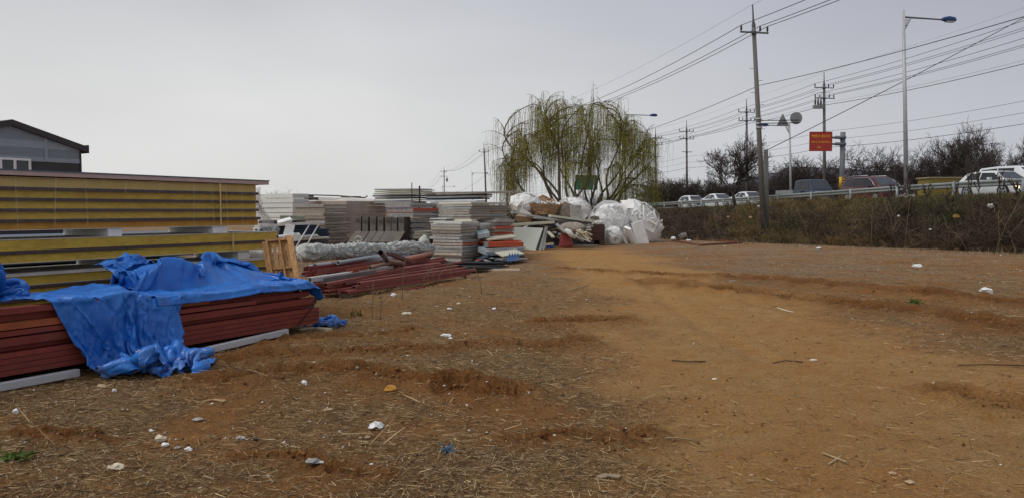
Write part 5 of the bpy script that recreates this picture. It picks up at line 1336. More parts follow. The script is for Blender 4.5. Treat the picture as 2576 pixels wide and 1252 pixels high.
    for i in range(n):
        for (rad_, z) in prof:
            th = 2 * math.pi * i / n; w = fbm(np.array([math.cos(th) * 2 + z * 4]), np.array([math.sin(th) * 2]), 1.3, 3, 4)[0] - .5
            tilt = -.10 * z
            vs.append(base + Vector((math.cos(th) * rad_ * (1.05 + .22 * w) + tilt, math.sin(th) * rad_ * .8 * (1 + .2 * w), z + .03 * math.cos(th))))
    k = len(prof); mb.add(vs, [(i * k + j, ((i + 1) % n) * k + j, ((i + 1) % n) * k + j + 1, i * k + j + 1) for i in range(n) for j in range(k - 1)], True)
    part('sack_body', mb, M('red_weave', (0.40, 0.085, 0.085), 0.8, 0.12, 6, 0, 0.3, 60, dirt=(0.42, 0.19, 0.17), dirt_amt=0.4), sk)
    mb = MB(); t = base + Vector((-.075, 0, .64)); mb.tube([t, t + Vector((-.02, -.02, .06)), t + Vector((.03, -.02, .10))], [.05, .03, .055], 8); part('tied_mouth', mb, _mats['red_weave'], sk)
    mb = MB(); p = gr(1383, 624); p.z = hz(p.x, p.y) + .10; mb.box(p, .32, .22, .19, eul=(.12, -.12, .2)); pk = one('blue_packet', mb, M('blue_packet', (0.015, 0.085, 0.36), 0.4, 0.3, 12, dirt=(0.35, 0.5, 0.75), dirt_amt=0.7, dscale=6), 'small bright blue packet on the ground by the leaning panels', 'packet')
    mb = MB(); p = at(1380, 614, 31.4); mb.box(p, .36, .2, .08, eul=(0, -.1, .2)); one('timber_offcut', mb, CREAMW, 'timber offcut behind the bright blue packet', 'timber')
    RUST = M('rusty_drum', (0.085, 0.040, 0.032), 0.75, 0.35, 4, 0.1, 0.4, 40, dirt=(0.05, 0.025, 0.022), dirt_amt=0.7)
    b0 = gr(1487, 617.5); Yd = b0.y; x0, x1 = b0.x, gr(1521, 617.5).x; H = at(1500, 564.5, Yd).z; dr = thing('burn_drum', 'square rusty iron burning drum with a hole at the bottom', 'burn drum', Vector(((x0 + x1) / 2, Yd + .28, 0)))
    w = x1 - x0; t = .012; y0 = Yd; hx0, hx1, hz0, hz1 = x0 + w * .22, x0 + w * .62, .03, .23
    mb = MB()
    mb.frame((x0, y0, hz1), (w, 0, 0), (0, t, 0), (0, 0, H - hz1)); mb.frame((x0, y0, 0), (hx0 - x0, 0, 0), (0, t, 0), (0, 0, hz1 - .001)); mb.frame((hx1, y0, 0), (x1 - hx1, 0, 0), (0, t, 0), (0, 0, hz1 - .001)); mb.frame((hx0 + .001, y0, 0), (hx1 - hx0 - .002, 0, 0), (0, t, 0), (0, 0, hz0))
    mb.frame((x0, y0 + t + .001, 0), (t, 0, 0), (0, w - t, 0), (0, 0, H)); mb.frame((x1 - t, y0 + t + .001, 0), (t, 0, 0), (0, w - t, 0), (0, 0, H)); mb.frame((x0 + t, y0 + w, 0), (w - 2 * t, 0, 0), (0, t, 0), (0, 0, H))
    part('shell', mb, RUST, dr)
    for zz in (.31, .62):
        mb = MB(); mb.frame((x0 - .012, y0 - .012, H * zz), (w + .024, 0, 0), (0, .011, 0), (0, 0, .02)); mb.frame((x0 - .012, y0, H * zz), (.011, 0, 0), (0, w, 0), (0, 0, .02)); part('rib', mb, RUST, dr)
    mb = MB(); mb.box(((x0 + x1) / 2, y0 + .3, H - .05), w - .06, w - .06, .12); part('ash', mb, SHEETT, dr)
    for k in range(7): 
        mb = MB(); mb.box(Vector((x0 + rr.uniform(0, w), y0 + rr.uniform(.05, .4), H + .05 + .06 * rr.random())), rr.uniform(.15, .35), .15, .06, eul=(rr.uniform(-.4, .4), rr.uniform(-.4, .4), rr.uniform(0, 3))); one('foam_scrap', mb, FOAMW, 'white foam scrap heaped on the rusty drum', 'foam scrap', 'foam scraps on the rusty drum')
    for (a, b, w_, lab) in (((1360, 627), (1380, 622), .10, 'pale board flat on the ground by the blue packet'), ((1470, 619), (1512, 617), .04, 'thin lath on the ground before the rusty drum'), ((1447, 618), (1478, 617), .25, 'grey green sheet flat on the ground left of the rusty drum')):
        p = gr(*a); q = gr(*b); p.z = hz(p.x, p.y) + .03; q.z = hz(q.x, q.y) + .03; mb = MB(); mb.beam(p, q, w_, .03); one('board_scrap', mb, SHEETL if w_ < .2 else SHEETB, lab, 'board')
    for (x, y, Y, s, e, lab) in ((1570, 601, 35.8, (.10, .10, .75), (.3, -.6, .2), 'white foam bar leaning against the foot of the bags'), (1588, 595, 36.2, (.12, .5, 1.0), (.25, -.55, .3), 'tan edged foam plank leaning between the bags'), (1611, 590, 36.4, (.55, .10, 1.25), (.1, -.32, .05), 'big flat white foam slab leaning out of the tallest bag')):
        p = at(x, y, Y); mb = MB(); mb.box(p, *s, eul=e); one('foam_slab', mb, FOAMW, lab, 'foam slab')
build_heap()
# ------------------------------------------------------------------ grey shed with a dark roof edge
def build_shed():
    Cn = at(204, 400, 50.0); Cn.z = 0
    CLAD = M('grey_cladding', (0.275, 0.315, 0.375), 0.5, 0.06, 2, 0.1); DARK = M('dark_cladding', (0.042, 0.038, 0.042), 0.6, 0.12, 2)
    WIN = M('white_frame', (0.70, 0.71, 0.72), 0.5, 0.05); GL = M('window_glass', (0.035, 0.040, 0.042), 0.12, 0.1, 1, spec=0.6)
    def zt(px, y, Z=None):
        P = Cn.copy(); t = along(P + EZ * 5, ED, px); q = P + ED * t
        return t, EYE + (528 - y) / FOC * (q.y * _cp) * 1.0
    tp, zp = zt(27, 303); te, ze = zt(204, 367)
    half = -tp; slope = (zp - ze) / half
    sh = thing('shed', 'grey metal clad shed with a dark roof edge beyond the yellow stack', 'shed', Cn + ED * tp)
    W = 2 * half; inner = .33
    def quad(s0, s1, z0, z1, n0, n1, nm, m, lab=None):
        mb = MB(); mb.frame(Cn - ED * s1 + EN * n0 + EZ * z0, ED * (s1 - s0), EN * (n1 - n0), EZ * (z1 - z0)); return part(nm, mb, m, sh, lab)
    def gable(z0, z1, n0, n1, nm, m, margin=.12):
        """slice of the gable wall between two heights, clipped by the roof"""
        top = lambda s: ze - inner + slope * min(s, W - s)
        ss = sorted(set([margin, half, W - margin] + [x for x in ((z1 - ze + inner) / slope, W - (z1 - ze + inner) / slope, (z0 - ze + inner) / slope, W - (z0 - ze + inner) / slope) if margin < x < W - margin]))
        ss = [s for s in ss if top(s) > z0 - 1e-6]
        up = [(s, min(z1, top(s))) for s in ss]
        pts = [(ss[0], z0)] + up[:] + [(ss[-1], z0)]
        cl = []
        for q in pts:
            if not cl or abs(q[0] - cl[-1][0]) + abs(q[1] - cl[-1][1]) > 1e-5: cl.append(q)
        n = len(cl); vs = [Cn - ED * s + EN * n1 + EZ * z for s, z in cl] + [Cn - ED * s + EN * n0 + EZ * z for s, z in cl]
        fs = [tuple(range(n)), tuple(reversed(range(n, 2 * n)))] + [(i, n + i, n + (i + 1) % n, (i + 1) % n) for i in range(n)]
        mb = MB(); mb.add(vs, fs); return mb
    z = dict(a=4.57, b=4.82, c=5.36, d=5.80, e=6.55)
    part('dark_wall', gable(0, z['a'], -.2, 0, '', DARK), DARK, sh)
    for z0, z1 in ((z['a'], z['b']), (z['c'] + .002, z['d']), (z['e'] + .002, zp)): part('flat_band', gable(z0, z1, -.2, .03, '', CLAD), CLAD, sh)
    for z0, z1, n in ((z['b'] + .002, z['c'], 9), (z['d'] + .002, z['e'], 12)):
        mb = MB()
        for k in range(n):
            h = (z1 - z0) / n; g = gable(z0 + k * h, z0 + k * h + h * .60, -.2, .02, '', CLAD); mb.add(g.v, g.f)
        part('ribbed_band', mb, CLAD, sh); part('band_backing', gable(z0, z1, -.18, -.03, '', CLAD), CLAD, sh)
    tj, _ = zt(115, 400); quad(-tj - .09, -tj + .09, z['a'], ze - inner + slope * (-tj) - .02, .031, .06, 'joint_trim', CLAD)
    quad(0, .12, 0, ze - inner + .1, -.2, .05, 'corner_trim', DARK)
    # roof edge
    for sgn in (1, -1):
        mb = MB(); s0, s1 = (-.35, half) if sgn > 0 else (W + .35, half)
        zz = lambda s: ze + slope * (s if sgn > 0 else W - s)
        o = [(s0, zz(s0) - .36), (s1, zz(s1) - .36), (s1, zz(s1)), (s0, zz(s0))]
        vs = [Cn - ED * s + EN * .30 + EZ * q for s, q in o] + [Cn - ED * s - EN * 12 + EZ * q for s, q in o]
        mb.add(vs, [(0, 1, 2, 3), (7, 6, 5, 4), (0, 4, 5, 1), (1, 5, 6, 2), (2, 6, 7, 3), (3, 7, 4, 0)] if sgn > 0 else [(3, 2, 1, 0), (4, 5, 6, 7), (1, 5, 4, 0), (2, 6, 5, 1), (3, 7, 6, 2), (0, 4, 7, 3)]); part('roof', mb, DARK, sh)
    mb = MB(); mb.frame(Cn + ED * .36 + EN * .32 + EZ * (ze - slope * .35 - .40), -ED * .10, -EN * 12, EZ * .52); part('gutter', mb, DARK, sh)
    mb = MB(); mb.frame(Cn - ED * .02 - EN * .2, -EN * 11.5, -ED * .15, EZ * (ze - .3)); part('side_wall', mb, DARK, sh)
    mb = MB(); mb.frame(Cn - ED * (W - .15) - EN * .2, -EN * 11.5, -ED * .13, EZ * (ze - .3)); part('side_wall', mb, DARK, sh)
    # window
    t0, zw = zt(74.5, 401); w0 = -t0; zb = 3.3
    f = quad(w0, w0 + 3.4, zb, zw, .03, .055, 'window', GL)
    def fr(s0, s1, z0, z1):
        mb = MB(); mb.frame(Cn - ED * s1 + EN * .056 + EZ * z0, ED * (s1 - s0), EN * .09, EZ * (z1 - z0)); o = part('frame', mb, WIN, f)
    fr(w0, w0 + .13, zb, zw); fr(w0 + .131, w0 + 3.27, zw - .13, zw); fr(w0 + .131, w0 + 3.27, zb, zb + .12); fr(w0 + 3.271, w0 + 3.4, zb, zw)
    for k in (1, 2, 3): s = w0 + .13 + .79 * k; fr(s - .07, s + .07, zb + .121, zw - .131)
build_shed()

# ------------------------------------------------------------------ poles and wires
CONC = M('pole_concrete', (0.135, 0.125, 0.115), 0.85, 0.18, 3, bump=0.2, dirt=(0.09, 0.08, 0.07), dirt_amt=0.5)
STEELD = M('pole_steel', (0.10, 0.10, 0.105), 0.6, 0.15, 4, 0.3)
INSU = M('insulator', (0.055, 0.045, 0.045), 0.4, 0.2)
WIRE = M('wire', (0.03, 0.03, 0.033), 0.7, 0.1)
LAMPG = M('lamp_pole', (0.42, 0.43, 0.44), 0.5, 0.1, 2, 0.2, dirt=(0.28, 0.26, 0.24), dirt_amt=0.4)
BLUE = M('lamp_blue', (0.012, 0.035, 0.14), 0.4, 0.15)
ARM = Vector((.98, .20, 0)).normalized()
def util_pole(name_label, base, top, zc, arms, r0=.165, r1=.105, steps=False, box=None, can=False, group='concrete utility poles'):
    """base and top: points; zc: height where the concrete ends and the steel tip begins; arms: (z, offsets of insulators, a0, a1)"""
    root = thing('utility_pole', name_label, 'utility pole', base, group)
    ax = lambda z: base.lerp(top, (z - base.z) / (top.z - base.z))
    mb = MB(); mb.tube([base - EZ * .3, ax(zc)], [r0, r1], 12); part('shaft', mb, CONC, root)
    mb = MB(); mb.tube([ax(zc - .1), ax(zc), ax(zc + .25), top], [r1 * 1.05, r1 * 1.05, .05, .035], 8); part('tip', mb, STEELD, root)
    pts = {}
    for ai, (z, offs, a0, a1) in enumerate(arms):
        c = ax(z); mb = MB(); mb.beam(c + ARM * a0 + Vector((0, -.14, 0)), c + ARM * a1 + Vector((0, -.14, 0)), .075, .075); part('crossarm', mb, STEELD, root)
        for o in offs:
            p = c + ARM * o + Vector((0, -.14, .03)); mb = MB(); mb.tube([p, p + EZ * .05, p + EZ * .06, p + EZ * .12, p + EZ * .13, p + EZ * .20, p + EZ * .21, p + EZ * .27, p + EZ * .30], [.02, .02, .062, .04, .062, .04, .062, .04, .045], 8)
            part('insulator', mb, INSU, root)
            pts.setdefault(ai, []).append(p + EZ * .31)
        mb = MB(); mb.tube([c + Vector((0, 0, .1)), c + Vector((0, 0, -.1))], r1 * 1.25, 10); part('clamp', mb, STEELD, root)
    if steps:
        for k in range(9):
            z = zc - 2.2 - .62 * k; s = 1 if k % 2 else -1; c = ax(z); mb = MB(); mb.tube([c + Vector((s * .1, 0, 0)), c + Vector((s * .32, 0, .02))], .012, 5); part('step', mb, STEELD, root)
    if box:
        z, off = box; c = ax(z) + ARM * off
        mb = MB(); mb.box(c, .85, .4, .30); part('switch_box', mb, M('box_grey', (0.20, 0.20, 0.19), 0.6, 0.1), root)
        for o in (-.28, 0, .28):
            mb = MB(); p = c + ARM * o + EZ * .15; mb.tube([p, p + EZ * .1, p + EZ * .12, p + EZ * .3, p + EZ * .45, p + EZ * .75], [.05, .06, .09, .09, .06, .02], 8); part('bushing', mb, INSU, root)
        mb = MB(); mb.beam(c + EZ * .2, ax(z + .2), .06, .06); mb.beam(c - EZ * .12, ax(z - .12), .06, .06); part('bracket', mb, STEELD, root)
        for k, o in enumerate((-.28, 0, .28)):
            mb = MB(); p = c + ARM * o + EZ * .9; mb.tube([p, p + Vector((-.3 + .2 * k, 0, .4)), ax(z + 1.3) + ARM * (-.9 + .8 * k)], .012, 4); part('jumper', mb, WIRE, root)
    if can:
        z, off = can; c = ax(z) + ARM * off; mb = MB(); mb.tube([c - EZ * .45, c + EZ * .45], .24, 12); part('transformer', mb, M('box_grey2', (0.22, 0.22, 0.22), 0.5, 0.1), root)
        mb = MB(); mb.tube([c + EZ * .45, c + EZ * .95], [.06, .02], 8); part('bushing', mb, INSU, root); mb = MB(); mb.beam(c, ax(z), .06, .06); part('bracket', mb, STEELD, root)
    return ax, pts
def gz(p): return Vector((p.x, p.y, hzs(p.x, p.y)))
near = []
def npole(pxb, pxt, ytop, Y, label, off=(-.76, .29, .70), zc_d=1.05, arm_d=1.45, **k):
    b = gz(at(pxb, 560, Y)); t = at(pxt, ytop, Y)
    ax, pts = util_pole(label, b, t, t.z - zc_d, [(t.z - arm_d, off, min(off) - .05, max(off) + .05)] + k.pop('extra', []), group='utility poles on the near side of the road', **k)
    near.append((ax, pts, t)); return b, t
b1, t1 = npole(1924, 1893, 12, 40.0, 'tall leaning concrete utility pole rising from the bank in front of the guard rail', steps=True, r0=.155, r1=.10)
npole(1409, 1403, 262, 77.8, 'utility pole standing inside the willow crown')
npole(1225, 1217, 360, 123.0, 'utility pole left of the willow above the long boards')
npole(1118, 1117, 419, 199.0, 'far utility pole with a transformer can and two crossarms', can=(11.0 - 1.7, .75), extra=[(10.2, (), -1.2, 1.0)])
npole(1056, 1056, 470, 330.0, 'farthest utility pole showing above the small channel pile')
n0 = Vector((20.6, 2.0, 0)); n0t = n0 + Vector((-.4, 0, 12.4))
far = []
FX = lambda y: 42.4 - .2 * y
def fpole(px, ytop, Y, label, **k):
    b = gz(at(px + 2, 500, Y)); t = at(px, ytop, Y); arms = [(t.z - 1.42, (-.98, .38, .88), -1.02, .92), (t.z - 2.35, (-.95, -.5, .45, .9), -1.0, 1.0)]
    if k.pop('third', False): arms.append((t.z - 4.0, (), -.7, .7))
    ax, pts = util_pole(label, b, t, t.z - 1.1, arms, group='utility poles on the far side of the road', **k); far.append((ax, pts, t))
fpole(2073, 182, 70, 'utility pole with a switch box behind the red sign', box=(10.85, -.62))
fpole(1878, 250, 84, 'utility pole standing just left of the tall leaning pole', box=None)
fpole(1727, 304, 99.3, 'utility pole behind the bare roadside trees with slanting cable ends', third=True)
fpole(1649, 323, 109.7, 'utility pole at the right edge of the willow', third=True)
fpole(1487, 372, 145, 'distant utility pole hidden behind the willow')
def catenary(p, q, sag, n=14): return [p.lerp(q, i / n) - EZ * (4 * sag * (i / n) * (1 - i / n)) for i in range(n + 1)]
def wire(label, pts, r, sagk=.012, grp='overhead wires'):
    mb = MB()
    path = []
    for a, b in zip(pts[:-1], pts[1:]):
        c = catenary(a, b, (b - a).length * sagk); path += c if not path else c[1:]
    mb.tube(path, r, 5, False); mb_loc = path[0]
    o = bpy.data.objects.new('power_line', _mesh('power_line', mb, mb_loc, WIRE)); COL.objects.link(o); o.location = mb_loc
    tag(o, label, 'power line', grp)
for k, nm in enumerate(('left', 'middle', 'right')):
    P = [n0t + ARM * (-.76, .29, .70)[k] - EZ * 1.1] + [q[1][0][k] for q in near]
    wire('%s of the three heavy wires on the near crossarms above the tall leaning pole' % nm, P, .017, .014, 'wires of the near pole line')
wire('thin top wire joining the tips of the near poles', [n0t + EZ * .3] + [q[2] for q in near], .006, .010, 'wires of the near pole line')
wire('single low wire clamped halfway up the near poles', [n0t - EZ * 3.9 + ARM * .3] + [q[0](zz) + ARM * .15 for q, zz in zip(near, (8.0, 7.6, 7.2, 6.4, 6))], .015, .016, 'wires of the near pole line')
f0 = Vector((FX(45), 45, 14.6)); fE = Vector((FX(230), 230, 12.0))
f00 = Vector((FX(10), 10, 15.0))
for k, nm in enumerate(('left', 'middle', 'right')):
    o = (-.98, .38, .88)[k]
    wire('%s wire on the upper crossarms of the far pole line' % nm, [f00 + ARM * o - EZ * 1.1, f0 + ARM * o - EZ * 1.1] + [q[1][0][k] for q in far] + [fE + ARM * o], .016, .010, 'wires of the far pole line')
    o = (-.95, .45, .9)[k]; j = (0, 2, 3)[k]
    wire('%s wire on the lower crossarms of the far pole line' % nm, [f00 + ARM * o - EZ * 2.2, f0 + ARM * o - EZ * 2.2] + [q[1][1][j] for q in far] + [fE + ARM * o - EZ * 1], .016, .010, 'wires of the far pole line')
wire('thin top wire joining the tips of the far poles', [f00 + EZ * .1, f0] + [q[2] for q in far] + [fE + EZ], .006, .008, 'wires of the far pole line')
for z, r, nm in ((11.0, .022, 'thick bundled cable slung below the crossarms of the far pole line'), (11.22, .008, 'thin carrier wire just above the bundled cable'), (8.65, .012, 'upper of the three low cables on the far poles'), (7.9, .012, 'middle of the three low cables on the far poles'), (7.2, .018, 'lowest and thickest cable on the far poles')):
    wire(nm, [Vector((FX(12), 12, z + .5)), Vector((FX(45), 45, z))] + [q[0](z - .12 * i) + ARM * -.12 for i, q in enumerate(far)] + [Vector((FX(230), 230, z - 1.0))], r, .011, 'cables of the far pole line')
# strapped stub beside the tall leaning pole, with a diagonal cable to the right
sb = gz(at(1929, 560, 40.35)); st_ = at(1926.5, 377, 40.35)
mb = MB(); mb.tube([sb - EZ * .2, st_], [.14, .12], 12); stub = thing('stub_pole', 'short grey stub pole strapped behind the foot of the tall leaning pole', 'stub pole', sb); part('shaft', mb, M('stub_grey', (0.17, 0.165, 0.155), 0.85, 0.15, 3), stub)
wire('thick cable rising diagonally right from the stub pole top', [st_ - EZ * .05, Vector((FX(45) - .2, 45.6, 14.6))], .020, .006, 'cables of the far pole line')
# road sign backs on two arms fixed to the tall leaning pole
def sign_arms():
    a0 = at(1909, 306, 39.8); root = thing('road_sign', 'backs of a triangular and a round sign on arms beside the leaning pole', 'road sign', a0)
    SG = M('sign_back', (0.21, 0.215, 0.225), 0.5, 0.08, 3, 0.3)
    for y0, y1 in ((303.8, 302.6), (311.5, 309)):
        mb = MB(); mb.tube([at(1908, y0, 39.8), at(2011, y1, 39.8)], .022, 8); part('arm', mb, STEELD, root)
    c = at(2003, 298, 39.88); mb = MB(); mb.tube([c, c + Vector((.03, .012, 0)) * 0 + Vector((.0, .02, 0))], .315, 28); part('round_plate', mb, SG, root)
    A, Bq, Cq = at(1969, 286, 39.88), at(1953.5, 318, 39.88), at(1986, 318, 39.88); mb = MB(); d = Vector((0, .018, 0)); mb.add([A, Bq, Cq, A + d, Bq + d, Cq + d], [(0, 1, 2), (5, 4, 3), (0, 3, 4, 1), (1, 4, 5, 2), (2, 5, 3, 0)]); part('triangle_plate', mb, SG, root)
    for y in (300, 312, 322):
        mb = MB(); q = t1.lerp(b1, (t1.z - at(1900, y, 40).z) / (t1.z - b1.z)); mb.tube([q - EZ * .04, q + EZ * .04], .165, 12); part('band', mb, LAMPG, root)
sign_arms()
# street lamps
def lamp(base, top, armv, length, label, scale=1.0, blue=True, gus=True, foot=True):
    root = thing('street_lamp', label, 'street lamp', base, 'street lamps along the road')
    ax = lambda f: base.lerp(top, f)
    mb = MB(); mb.tube([base - EZ * .2, ax(.5), ax(.90)], [.125 * scale, .098 * scale, .078 * scale], 12); part('shaft', mb, LAMPG, root)
    mb = MB(); mb.beam(ax(.865), top, .11 * scale, .13 * scale, Vector((0, 1, 0))); part('sleeve', mb, M('lamp_white', (0.62, 0.62, 0.62), 0.5, 0.1), root)
    h = ax(.965); a = Vector(armv).normalized(); tip = h + a * length + EZ * -.02
    mb = MB(); mb.tube([h, tip], [.05 * scale, .038 * scale], 8); part('arm', mb, STEELD, root)
    mb = MB(); mb.tube([tip - a * .05 + EZ * .0, tip + a * .10 + EZ * .03, tip + a * .4 + EZ * .05, tip + a * .75 + EZ * .03, tip + a * .86], [.05, .11, .16, .14, .05], 10)
    hd = part('lamp_head', mb, BLUE if blue else STEELD, root)
    mb = MB(); mb.box(tip + a * .48 + EZ * -.09, .5, .2, .04, rz=math.atan2(a.y, a.x)); part('diffuser', mb, M('diffuser', (0.5, 0.5, 0.48), 0.3, 0.05), root)
    if gus:
        n = 6; g0 = h - EZ * .05
        for k in range(n):
            f0_, f1_ = k / n, (k + .72) / n; mb = MB(); z0 = -.62 + .6 * f0_; z1 = -.62 + .6 * f1_
            mb.add([g0 + a * .07 + EZ * z0, g0 + a * (.07 + .36 * f0_) + EZ * z0, g0 + a * (.07 + .36 * f1_) + EZ * z1, g0 + a * .07 + EZ * z1] + [q + Vector((0, .02, 0)) for q in (g0 + a * .07 + EZ * z0, g0 + a * (.07 + .36 * f0_) + EZ * z0, g0 + a * (.07 + .36 * f1_) + EZ * z1, g0 + a * .07 + EZ * z1)], [(0, 1, 2, 3), (7, 6, 5, 4), (0, 4, 5, 1), (1, 5, 6, 2), (2, 6, 7, 3), (3, 7, 4, 0)])
            part('gusset_slat', mb, M('gusset_white', (0.6, 0.6, 0.6), 0.5) if k >= 3 else M('gusset_blue', (0.03, 0.10, 0.26), 0.5), root)
        mb = MB(); mb.tube([g0 + a * .07 - EZ * .66, g0 + a * .45 - EZ * .02], .016, 5); part('brace', mb, BLUE, root)
    if foot:
        mb = MB(); mb.frame(base + Vector((-.3, -.3, -.2)), (.6, 0, 0), (0, .6, 0), (0, 0, .42)); part('footing', mb, M('foot_concrete', (0.45, 0.44, 0.42), 0.9, 0.15, 3), root)
    return root
RDIR = Vector((.98, .2, 0))
b = at(2281, 496, 41.2); lamp(Vector((b.x, b.y, hzs(b.x, b.y) - .02)), at(2272.5, 27, 41.2), RDIR, 2.35, 'tall street lamp with a blue head leaning over the road near the maroon van')
b = at(1573, 520, 84.7); lamp(gz(b), at(1572, 280, 84.7), RDIR, 2.9, 'street lamp rising above the right half of the willow', foot=False)
b = at(1189, 520, 198); lamp(gz(b), at(1187, 432, 198), RDIR, 3.4, 'small distant street lamp by the pole left of the willow', foot=False, gus=True)
b = at(1112, 520, 320); lamp(gz(b), at(1112, 467, 320), RDIR, 4.6, 'farthest street lamp beside the transformer pole', foot=False)
b = at(1991, 500, 73); bb = Vector((b.x, b.y, float(road_z(73)))); lamp(bb, at(1986, 309, 73), -RDIR, 2.2, 'street lamp on the far side with its blue head pointing left at the tall pole', gus=True)
# green direction sign beyond the willow
def green_sign():
    Y = 120; a = at(1447, 478, Y); b = at(1503, 441, Y); root = thing('direction_sign', 'green direction sign seen through the willow branches', 'direction sign', gz(at(1475, 520, Y)))
    mb = MB(); mb.frame(Vector((a.x, Y, a.z)), Vector((b.x - a.x, .4, 0)), Vector((0, .08, 0)), EZ * (b.z - a.z)); part('plate', mb, M('sign_green', (0.03, 0.13, 0.075), 0.5, 0.1, 2), root)
    for px in (1456, 1494):
        p = gz(at(px, 520, Y)); mb = MB(); mb.tube([Vector((p.x, Y + .25, p.z)), Vector((p.x, Y + .25, b.z - .2))], .10, 8); part('post', mb, LAMPG, root)
green_sign()
# red sign on a column with two arms
def red_sign():
    Y = 62; c0 = gz(at(2117, 500, Y)); zt_ = at(2117, 333, Y).z
    root = thing('sign_column', 'thick grey column holding the red sign out over the road', 'sign column', c0)
    CG = M('column_grey', (0.17, 0.175, 0.18), 0.6, 0.1, 2, 0.2)
    mb = MB(); mb.tube([c0 - EZ * .1, Vector((c0.x, c0.y, zt_))], .20, 16); part('column', mb, CG, root)
    for y in (346.5, 363):
        mb = MB(); mb.tube([at(2091, y, Y - .25), at(2100, y, Y - .25), at(2103, y - .5, Y - .25), at(2113, y, Y - .25), at(2128, y, Y - .25)], [.07, .09, .14, .12, .10], 10); part('arm', mb, CG, root)
        mb = MB(); q = at(2117, y, Y); mb.tube([q - EZ * .12, q + EZ * .12], .235, 14); part('clamp', mb, STEELD, root)
    p0 = at(2115, 473, Y); p1 = at(2115, 446, Y); sl = MB(); sl.tube([Vector((c0.x, c0.y, p0.z)), Vector((c0.x, c0.y, p1.z))], .225, 16); s = part('hazard_sleeve', sl, M('hazard_yellow', (0.62, 0.36, 0.02), 0.5, 0.1), root)
    for k in range(4):
        mb = MB(); z = p0.z + (p1.z - p0.z) * (.14 + .23 * k); mb.frame(Vector((c0.x - .13, c0.y - .245, z)), (.26, 0, 0.06), (0, .02, 0), (0, 0, .085)); part('stripe', mb, BANDB, s)
    A = at(2037, 380, Y - .5); Bq = at(2093, 333, Y - .5); w = Bq.x - A.x; h = Bq.z - A.z
    sg = thing('red_sign', 'red square sign with yellow lettering hung on the arms of the grey column', 'sign', A)
    RS = M('sign_red', (0.36, 0.028, 0.018), 0.5, 0.12, 3, dirt=(0.28, 0.05, 0.04), dirt_amt=0.5); YL = M('sign_yellow', (0.80, 0.36, 0.02), 0.5, 0.1)
    mb = MB(); mb.frame(A, (w, 0, 0), (0, .05, 0), (0, 0, h)); part('plate', mb, RS, sg)
    mb = MB(); t = .03
    for o, a, c in ((A + Vector((-t, -.02, -t)), (w + 2 * t, 0, 0), (0, 0, t)), (A + Vector((-t, -.02, h)), (w + 2 * t, 0, 0), (0, 0, t)), (A + Vector((-t, -.02, 0)), (t, 0, 0), (0, 0, h)), (A + Vector((w, -.02, 0)), (t, 0, 0), (0, 0, h))): mb.frame(o, a, (0, .09, 0), c)
    part('rim', mb, RS, sg)
    for txt, fx, fy, size, wid in (('해병대 제2사단', .5, .77, .34, .86), ('대명 군·경 합동검문소', .5, .46, .28, .88), ('전화', .40, .17, .20, .17)):
        cu = bpy.data.curves.new('lettering', 'FONT'); cu.body = txt; cu.size = size; cu.align_x = 'CENTER'; cu.align_y = 'CENTER'; cu.extrude = .004; cu.offset = .004
        to = bpy.data.objects.new('lettering', cu); COL.objects.link(to); bpy.context.view_layer.update()
        me = bpy.data.meshes.new_from_object(to); bpy.data.objects.remove(to)
        if len(me.vertices) == 0: continue
        xs = [v.co.x for v in me.vertices]; k = wid * w / (max(xs) - min(xs)); k2 = min(k, 1.3)
        me.transform(Matrix.Translation(Vector((w * fx, -.008, h * fy))) @ Matrix.Rotation(R(90), 4, 'X') @ Matrix.Diagonal((k, k2, 1, 1)))
        me.materials.clear(); me.materials.append(YL); part('lettering', me, YL, sg)
red_sign()

